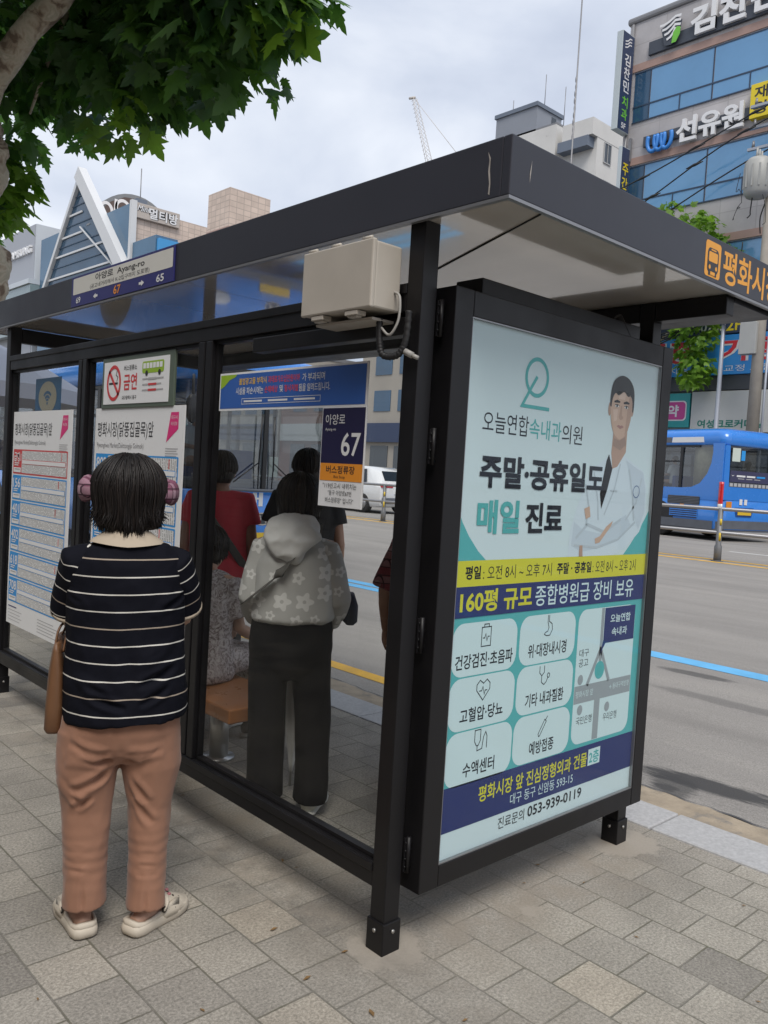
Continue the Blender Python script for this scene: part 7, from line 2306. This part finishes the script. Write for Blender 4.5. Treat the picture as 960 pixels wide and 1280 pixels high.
# the shop behind the pavement, mirrored in the shelter glass
M_clad = stone_mat('grey_cladding', (0.30, 0.285, 0.26), 3.0, .16, .25, .014)
t = thing('shop_building', 'grey clad shop behind the pavement that shows as thin lines in the shelter glass', 'building', (-6.2, 1.5, 0))
MB().box(-8, 0, 0, 9.5, 0, 7.5).build('wall', M_clad, t)
MB().box(-8, .06, -.05, 9.55, 7.5, 7.8).build('coping', M_coping, t)
for yy in (4.6, 7.0):
    MB().box(-.02, .03, yy, yy + 1.9, .3, 2.5).build('shop_window', M_shopglass, t)
t = thing('shop_building', 'beige rendered shop farther along behind the pavement', 'building', (-6.4, 11.3, 0))
MB().box(-8, 0, 0, 16, 0, 10).build('wall', M_w1[0], t)
for yy in (1, 4, 7, 10, 13):
    MB().box(-.02, .03, yy, yy + 2.2, .3, 2.6).build('shop_window', M_shopglass, t)
    MB().box(-.02, .03, yy, yy + 1.6, 4.2, 5.7).build('window', M_bluewin2, t)
t = thing('shop_building', 'brick shop behind the photographer', 'building', (-6.6, -22, 0))
MB().box(-8, 0, 0, 23, 0, 9).build('wall', M_w1[2], t)
for yy in (1, 4.5, 8, 11.5, 15, 18.5):
    MB().box(-.02, .03, yy, yy + 2.2, .3, 2.6).build('shop_window', M_shopglass, t)

# ------------------------------------------------------------------ poles, cables, crane, canopy
M_conc = P('pole_concrete', (0.33, 0.30, 0.26), .9, var=(3, .15))
M_galv = P('galvanised', (0.36, 0.38, 0.42), .45, metal=.4)
M_trafo = P('transformer_grey', (0.36, 0.36, 0.34), .5, var=(2, .08))
pl_ = thing('utility_pole', 'thick concrete utility pole carrying a grey transformer and tangled cables', 'utility pole', (29.75, 11.95, .34))
MB().tube([(0, 0, 0), (0, 0, 16.5)], [.25, .16], n=14).build('pole', M_conc, pl_)
MB().tube([(.05, -.33, 0), (.05, -.33, 9)], .05, n=8).build('conduit', M_galv, pl_)
mb = MB()
mb.tube([(-.55, .28, 12.3), (-.55, .28, 12.45), (-.55, .28, 13.55), (-.55, .28, 13.7)], [.36, .47, .49, .36], n=18)
for k in range(3):
    mb.tube([(-.75 + .2 * k, .28, 13.65), (-.75 + .2 * k, .28, 14.05)], [.05, .035], n=8)
for a in range(0, 360, 30):
    mb.box(-.55 + .47 * math.cos(R(a)) - .03, -.55 + .47 * math.cos(R(a)) + .03, .28 + .47 * math.sin(R(a)) - .03, .28 + .47 * math.sin(R(a)) + .03, 12.6, 13.4)
mb.build('transformer', M_trafo, pl_)
MB().box(-.35, .0, -.02, .62, 6.55, 7.75).build('meter_box', M_trafo, pl_, bevel=.02)
for z in (15.9, 15.1, 14.3):
    MB().box(-.06, .06, -1.0, 1.0, z, z + .1).build('cross_arm', M_galv, pl_)
    mb = MB()
    for y_ in (-.8, 0, .8):
        mb.tube([(0, y_, z + .1), (0, y_, z + .35)], [.07, .04], n=8)
    mb.build('insulator', M_coping, pl_)
mb = MB()
rr = random.Random(3)
for k in range(8):
    a = Vector((-.25 + rr.uniform(-.5, .3), .3 + rr.uniform(-.4, 1.0), 12.4 + rr.uniform(-3.6, 1.6)))
    pts = [a]
    for j in range(5):
        pts.append(pts[-1] + Vector((rr.uniform(-.12, .12), rr.uniform(-.16, .20), rr.uniform(-.7, .1))))
    mb.tube(smooth_path(pts, 5), .011 if k % 3 else .022, n=6)
mb.build('cable_tangle', M_black, pl_)
mb = MB()
for k in range(5):
    mb.tube(smooth_path([(-.2, .2, 8.0 + k * .12), (-.35, .9, 7.8 + .1 * k), (-.3, 2.0, 7.9), (-.2, 4, 7.6 - .1 * k)], 5), .03, n=6)
mb.ball((-.3, .9, 8.0), (.18, .45, .14), n=10); mb.ball((-.3, 1.8, 7.9), (.12, .3, .10), n=10)
mb.build('service_cables', M_black, pl_)
lp = thing('lamp_post', 'slender grey lamp post standing between the far bus and the sky blue signs', 'lamp post', (29.6, 13.3, .34))
mb = MB().tube([(0, 0, 0), (0, 0, .4), (0, 0, .42), (0, 0, 5.6), (0, 0, 9.0)], [.13, .13, .10, .085, .065], n=12)
mb.build('pole', M_galv, lp)
mb = MB().tube(smooth_path([(0, 0, 9.0), (-.2, 0, 9.5), (-1.0, 0, 9.8), (-2.0, 0, 9.85)], 6), .04, n=8)
mb.build('arm', M_galv, lp)
MB().box(-2.7, -1.9, -.14, .14, 9.80, 9.92).build('lamp_head', M_galv, lp, bevel=.03)
cables = [('upper black cable sagging across the blue ribbon windows', [(29.7, 5, 18.0), (29.7, 12.1, 16.25), (29.7, 18.0, 14.45), (29.7, 25.6, 13.25), (29.7, 40, 12.5)]),
          ('middle black cable with clamps crossing below the upper cable', [(29.6, 5, 17.1), (29.6, 12.4, 15.6), (29.6, 17.2, 13.5), (29.6, 21.4, 11.6), (29.6, 40, 10.0)]),
          ('lower black cable running past the white lettering to the left', [(29.5, 5, 16.3), (29.5, 12.2, 14.4), (29.5, 17.2, 12.35), (29.5, 20.4, 11.1), (29.5, 40, 9.0)])]
for lab, pts in cables:
    mb = MB().tube(smooth_path(pts, 10), .028, n=6)
    if 'clamps' in lab or 'upper' in lab:
        for q in smooth_path(pts, 10)[11:20:4]:
            mb.tube([q + Vector((0, -.35, .06)), q, q + Vector((0, .35, -.08))], [.02, .06, .02], n=6)
    tag(mb.build('overhead_cable', M_black), lab, 'cable', 'cables between the utility poles')
M_crane = P('crane_steel', (0.50, 0.46, 0.42), .6)
ct = thing('tower_crane', 'pale lattice tower crane jib far away against the clouds', 'crane', (120, 120, 0))
mb = MB()
A, B = Vector((0, -1.0, 60)), Vector((0, 7.0, 80.5))
dv = (B - A).normalized(); sd = Vector((0, dv.z, -dv.y)); ux = Vector((1, 0, 0))
for p_, q_ in ((-.8, 0), (.8, 0), (0, 1.2)):
    mb.tube([A + ux * p_ + sd * q_, B + (ux * p_ + sd * q_) * .6], .055, n=5)
for k in range(22):
    f0, f1 = k / 22, (k + 1) / 22
    for (p0, q0), (p1, q1) in (((-.8, 0), (0, 1.2)), ((0, 1.2), (.8, 0)), ((.8, 0), (-.8, 0))):
        mb.tube([A.lerp(B, f0) + ux * p0 + sd * q0, A.lerp(B, f1) + ux * p1 + sd * q1], .03, n=4)
mb.tube([B, B + Vector((0, 1.6, .3))], .28, n=8)
mb.build('jib', M_crane, ct)
mb = MB()
for dx, dy in ((-.9, -.9), (.9, -.9), (.9, .9), (-.9, .9)):
    mb.tube([(dx, -2 + dy, 0), (dx, -2 + dy, 61)], .12, n=5)
for k in range(20):
    z0_, z1_ = k * 3.05, (k + 1) * 3.05
    mb.tube([(-.9, -2.9, z0_), (.9, -2.9, z1_)], .06, n=4); mb.tube([(-.9, -1.1, z1_), (.9, -1.1, z0_)], .06, n=4)
    mb.tube([(-.9, -2.9, z0_), (-.9, -1.1, z1_)], .06, n=4); mb.tube([(.9, -1.1, z0_), (.9, -2.9, z1_)], .06, n=4)
mb.build('mast', M_crane, ct)
mb = MB()
mb.tube([B + Vector((0, .3, 0)), Vector((0, -6, 66))], .05, n=4); mb.tube([Vector((0, -6, 66)), A], .12, n=4)
mb.build('stay_cable', M_crane, ct)
pz = thing('market_parasol', 'large pale market parasol on the pavement beyond the far end of the shelter', 'parasol', (1.55, 9.7, 0))
mb = MB()
n_ = 8
ringp = lambda r_, z: [(r_ * math.cos(2 * math.pi * (k + .5) / n_), r_ * math.sin(2 * math.pi * (k + .5) / n_), z) for k in range(n_)]
mb.rings([ringp(1.45, 2.18), ringp(1.45, 2.36), ringp(.8, 2.72), ringp(.08, 3.02)], smooth=False, cap=False)
mb.build('canopy', P('parasol_cloth', (.50, .52, .60), .85), pz)
MB().tube([(0, 0, 0), (0, 0, 3.05)], .03, n=8).build('pole', M_galv, pz)
MB().tube([(0, 0, 0), (0, 0, .1)], .3, n=16).build('base', M_conc, pz)

# ------------------------------------------------------------------ trees
def leaf_mat(name, a, b_, tr, trcol):
    m = bpy.data.materials.new(name); m.use_nodes = True
    t = m.node_tree; L = t.links.new; p_ = t.nodes['Principled BSDF']; p_.inputs['Roughness'].default_value = .45; p_.inputs['Specular IOR Level'].default_value = .35
    ge = N(t, 'ShaderNodeNewGeometry')
    rp = ramp(t, [(0, a), (1, b_)]); L(ge.outputs['Random Per Island'], rp.inputs['Fac']); L(rp.outputs['Color'], p_.inputs['Base Color'])
    tl = N(t, 'ShaderNodeBsdfTranslucent'); r2 = ramp(t, [(0, tuple(c * .7 for c in trcol)), (1, trcol)]); L(ge.outputs['Random Per Island'], r2.inputs['Fac']); L(r2.outputs['Color'], tl.inputs['Color'])
    ms = N(t, 'ShaderNodeMixShader'); ms.inputs[0].default_value = tr
    L(p_.outputs[0], ms.inputs[1]); L(tl.outputs[0], ms.inputs[2]); L(ms.outputs[0], t.nodes['Material Output'].inputs['Surface'])
    return m
M_leaf = leaf_mat('plane_leaf', (.036, .095, .036), (.095, .185, .055), .42, (.17, .38, .05))
M_leaf_sunlit = leaf_mat('plane_leaf_sunlit', (.10, .20, .025), (.19, .33, .045), .48, (.30, .55, .05))  # same foliage with sunshine painted into a brighter leaf colour
def bark_mat():
    m = bpy.data.materials.new('plane_bark'); m.use_nodes = True
    t = m.node_tree; L = t.links.new; b = t.nodes['Principled BSDF']; b.inputs['Roughness'].default_value = .85
    tc = N(t, 'ShaderNodeTexCoord')
    vo = N(t, 'ShaderNodeTexNoise', i_Scale=7, i_Detail=4, i_Distortion=.8); L(tc.outputs['Object'], vo.inputs['Vector'])
    rp = ramp(t, [(.36, (.17, .125, .09)), (.44, (.37, .31, .235)), (.52, (.50, .45, .36)), (.60, (.40, .37, .285)), (.70, (.56, .51, .42))]); L(vo.outputs['Fac'], rp.inputs['Fac'])
    L(rp.outputs['Color'], b.inputs['Base Color'])
    bp = N(t, 'ShaderNodeBump'); bp.inputs['Strength'].default_value = .5; bp.inputs['Distance'].default_value = .02
    L(vo.outputs['Fac'], bp.inputs['Height']); L(bp.outputs[0], b.inputs['Normal'])
    return m
M_bark = bark_mat()
LEAF = [(0, .0), (-.10, -.02), (-.30, .02), (-.22, .12), (-.48, .22), (-.36, .30), (-.55, .52), (-.36, .50), (-.24, .46), (-.28, .66), (-.16, .66), (-.14, .80), (0, 1.02)]
LEAF = LEAF + [(-x, y) for x, y in LEAF[-2:0:-1]]
def add_leaf(mb, p, d, n, s):
    d = d.normalized(); n = (n - n.dot(d) * d).normalized(); w = d.cross(n)
    o = len(mb.v)
    mb.v.append(p + d * (.42 * s))
    for x, y in LEAF:
        mb.v.append(p + d * (y * s) + w * (x * s) + n * (-.22 * abs(x) * s - .18 * (y - .3) ** 2 * s))
    k = len(LEAF)
    for i in range(k):
        mb.f.append([o, o + 1 + i, o + 1 + (i + 1) % k]); mb.m.append(0); mb.sm.append(False)
def foliage(mb, blobs, size, seed, per=None):
    rr = random.Random(seed)
    for c, r_, count in blobs:
        c = Vector(c); r_ = Vector(r_) if isinstance(r_, (tuple, list)) else Vector((r_, r_, r_))
        for _ in range(count):
            while True:
                q = Vector((rr.uniform(-1, 1), rr.uniform(-1, 1), rr.uniform(-1, 1)))
                if q.length < 1: break
            q = q.normalized() * (q.length ** .55)
            wob = 1 + .35 * noise.noise(q * 2.2 + c)
            p = c + Vector((q.x * r_.x, q.y * r_.y, q.z * r_.z)) * wob
            out = Vector((q.x, q.y, .25 * q.z))
            d = out * .6 + Vector((rr.gauss(0, .5), rr.gauss(0, .5), -.55 + rr.gauss(0, .35)))
            n = Vector((q.x * .5 + rr.gauss(0, .45), q.y * .5 + rr.gauss(0, .45), .9 + rr.gauss(0, .3)))
            add_leaf(mb, p, d, n, size * (.5 + .8 * rr.random() ** .8))
def limb(mb, pts, rad, knobs=0, seed=0, n=14):
    ps = smooth_path(pts, 7)
    rr = random.Random(seed)
    k = len(ps)
    rings = []
    for i, p in enumerate(ps):
        t = i / (k - 1) * (len(rad) - 1); j = min(len(rad) - 2, int(t)); r_ = rad[j] + (rad[j + 1] - rad[j]) * (t - j)
        d = (ps[min(k - 1, i + 1)] - ps[max(0, i - 1)]).normalized()
        u = Vector((1, 0, 0)) - d * d.x; u.normalize(); w = d.cross(u)
        ring = []
        for a in range(n):
            th = 2 * math.pi * a / n
            q = p + (u * math.cos(th) + w * math.sin(th)) * r_
            ring.append(q + (q - p).normalized() * r_ * (.18 + knobs * .35) * noise.noise(q * (3.5 / max(.15, r_) * .22) + Vector((seed, 0, 0))))
        rings.append(ring)
    mb.rings(rings)
def T(o, p): return (p[0] - o[0], p[1] - o[1], p[2] - o[2])
O = (.75, 6.3, 0)
tr1 = thing('plane_tree', 'plane tree with mottled bark and dark leaves overhanging the far end of the shelter', 'tree', O, group='plane trees along the kerb')
mb = MB()
limb(mb, [T(O, p_) for p_ in ((.60, 6.3, -.1), (.52, 6.28, 1.3), (.46, 6.28, 2.6), (.53, 6.28, 3.2), (.49, 6.27, 3.6), (.54, 6.27, 4.0), (.50, 6.26, 4.35))], [.30, .22, .19, .23, .17, .20, .18], .55, 2, n=18)
for p_, r_ in (((.66, 6.15, 3.98), .13), ((.66, 6.12, 4.2), .11), ((.66, 6.12, 3.2), .16), ((.68, 6.15, 2.95), .13), ((.40, 6.1, 3.85), .13), ((.63, 6.2, 4.40), .10)):
    mb.ball(T(O, p_), (r_, r_, r_ * 1.2), n=12)
o_ = remeshed(mb, .03, 3)
displace(o_, lambda v, n: .03 * noise.noise(v * 7) + .012 * noise.noise(v * 22))
o_.build('trunk', M_bark, tr1)
mb = MB()
limb(mb, [T(O, p_) for p_ in ((.46, 6.26, 4.25), (.53, 6.0, 4.62), (.66, 5.45, 5.0), (.81, 4.95, 5.28), (1.05, 4.6, 6.0), (1.3, 4.5, 7.0))], [.15, .118, .105, .095, .085, .06], .05, 5)
limb(mb, [T(O, p_) for p_ in ((.45, 6.28, 4.3), (.4, 6.5, 4.9), (.1, 6.6, 5.8), (-.3, 6.7, 6.9))], [.15, .12, .09, .05], .1, 6)
for k, e in enumerate(((1.5, 5.2, 5.3), (1.75, 4.3, 5.3), (1.75, 3.7, 5.4), (1.2, 6.9, 4.9), (.6, 5.2, 6.4))):
    limb(mb, [T(O, p_) for p_ in ((1.1, 4.7, 5.8), tuple(Vector((1.1, 4.7, 5.8)).lerp(Vector(e), .5) + Vector((0, 0, .25))), e)], [.05, .03, .012], .1, 8 + k, n=8)
mb.build('limbs', M_bark, tr1)
mb = MB()
foliage(mb, [(T(O, (1.2, 6.85, 5.95)), (1.25, .95, 1.0), 1000), (T(O, (1.75, 5.4, 5.55)), (.85, 1.0, .78), 800), (T(O, (1.68, 4.25, 5.30)), (.80, .95, .75), 640), (T(O, (1.72, 3.85, 5.32)), (.50, .55, .48), 260),
             (T(O, (.85, 7.9, 4.55)), (.40, .65, .62), 230), (T(O, (1.1, 4.6, 7.0)), (1.9, 1.9, 1.3), 1300), (T(O, (.55, 6.4, 6.6)), (2.0, 2.1, 1.5), 1300), (T(O, (-.6, 5.2, 6.5)), (1.4, 1.6, 1.2), 700), (T(O, (.2, 3.6, 6.4)), (1.4, 1.4, .9), 700), (T(O, (1.6, 7.8, 6.2)), (1.4, 1.4, 1.2), 500)], .225, 4)
mb.build('crown', M_leaf, tr1)
mb = MB()
foliage(mb, [(T(O, (1.22, 7.7, 4.45)), (.28, .45, .50), 110), (T(O, (1.76, 3.62, 5.0)), (.32, .35, .22), 22), (T(O, (1.7, 5.9, 4.75)), (.3, .5, .2), 22)], .24, 14)
mb.build('sunlit_leaves', M_leaf_sunlit, tr1)  # clumps the sun catches, brightened by leaf colour
def copy_tree(root, loc, rz, label, sc=1.0):
    r_ = root.copy(); C.objects.link(r_); r_.location = loc; r_.rotation_euler.z = rz; r_.scale = (sc, sc, sc); r_['label'] = label
    for ch in root.children:
        c_ = ch.copy(); C.objects.link(c_); c_.parent = r_
    return r_
copy_tree(tr1, (.6, 17, 0), 2.2, 'second plane tree farther down the near kerb past the market parasol')
copy_tree(tr1, (.6, 28, 0), 4.0, 'third plane tree farthest down the near kerb')
O = (29.95, 16.5, .9)
tr2 = thing('plane_tree', 'plane tree coloured sunlit green in front of the stone building across the road', 'tree', O, group='plane trees along the kerb')
mb = MB()
limb(mb, [(0, 0, -.1), (.05, 0, 2.5), (-.05, .1, 5), (0, 0, 7.5), (.1, .1, 11)], [.2, .16, .14, .10, .04], .2, 3)
for k in range(7):
    a = k * 2.4
    limb(mb, [(0, 0, 5 + k * .7), (.7 * math.cos(a), .7 * math.sin(a), 5.8 + k * .7), (1.5 * math.cos(a), 1.5 * math.sin(a), 6.2 + k * .75)], [.07, .05, .02], .1, k, n=8)
mb.build('trunk', M_bark, tr2)
mb = MB()
foliage(mb, [((0, .5, 9.6), (1.6, 1.7, 1.5), 600), ((-.2, -1.1, 9.9), (1.1, 1.0, 1.1), 400), ((-.1, 1.6, 10.6), (1.0, 1.0, 1.1), 360), ((-.1, -2.6, 9.7), (.9, .8, 1.1), 260), ((-.2, 2.4, 10.9), (.8, .8, .8), 200), ((-.1, -1.9, 7.2), (.8, .9, 1.2), 300), ((-.1, -2.0, 5.6), (.7, .7, .8), 170), ((0, -.2, 11.6), (1.1, 1.3, .9), 260), ((-.1, -1.9, 11.2), (.7, .7, .7), 130), ((-.3, .9, 7.4), (1.2, 1.3, 1.2), 260), ((-.3, .2, 6.2), (.9, .9, .9), 130), ((-.2, 1.2, 5.3), (.9, .8, .6), 90), ((-.1, 2.3, 11.9), (.5, .5, .5), 70)], .30, 9)
mb.build('crown', M_leaf_sunlit, tr2)  # whole crown takes its sunlit look from the leaf colour

# leaf scraps and grit on the pavement
M_litter = P('dry_leaf', (.22, .13, .05), .8, var=(30, .3))
mb = MB()
rr = random.Random(12)
for k in range(42):
    x, y = rr.uniform(-1.2, 1.6), rr.uniform(-1.0, 1.6)
    s_ = rr.uniform(.004, .013)
    a = rr.uniform(0, 6.28)
    c_, sn = math.cos(a), math.sin(a)
    pts = [(x + (u_ * c_ - w_ * sn) * s_, y + (u_ * sn + w_ * c_) * s_, .004 + .25 * s_ * abs(w_)) for u_, w_ in ((-1.6, 0), (-.4, -.6), (1.4, -.1), (.3, .55))]
    mb.add(pts, [(0, 1, 2, 3)])
tag(mb.build('leaf_litter', M_litter), 'dry leaf scraps scattered over the pavers', 'litter', kind='stuff')
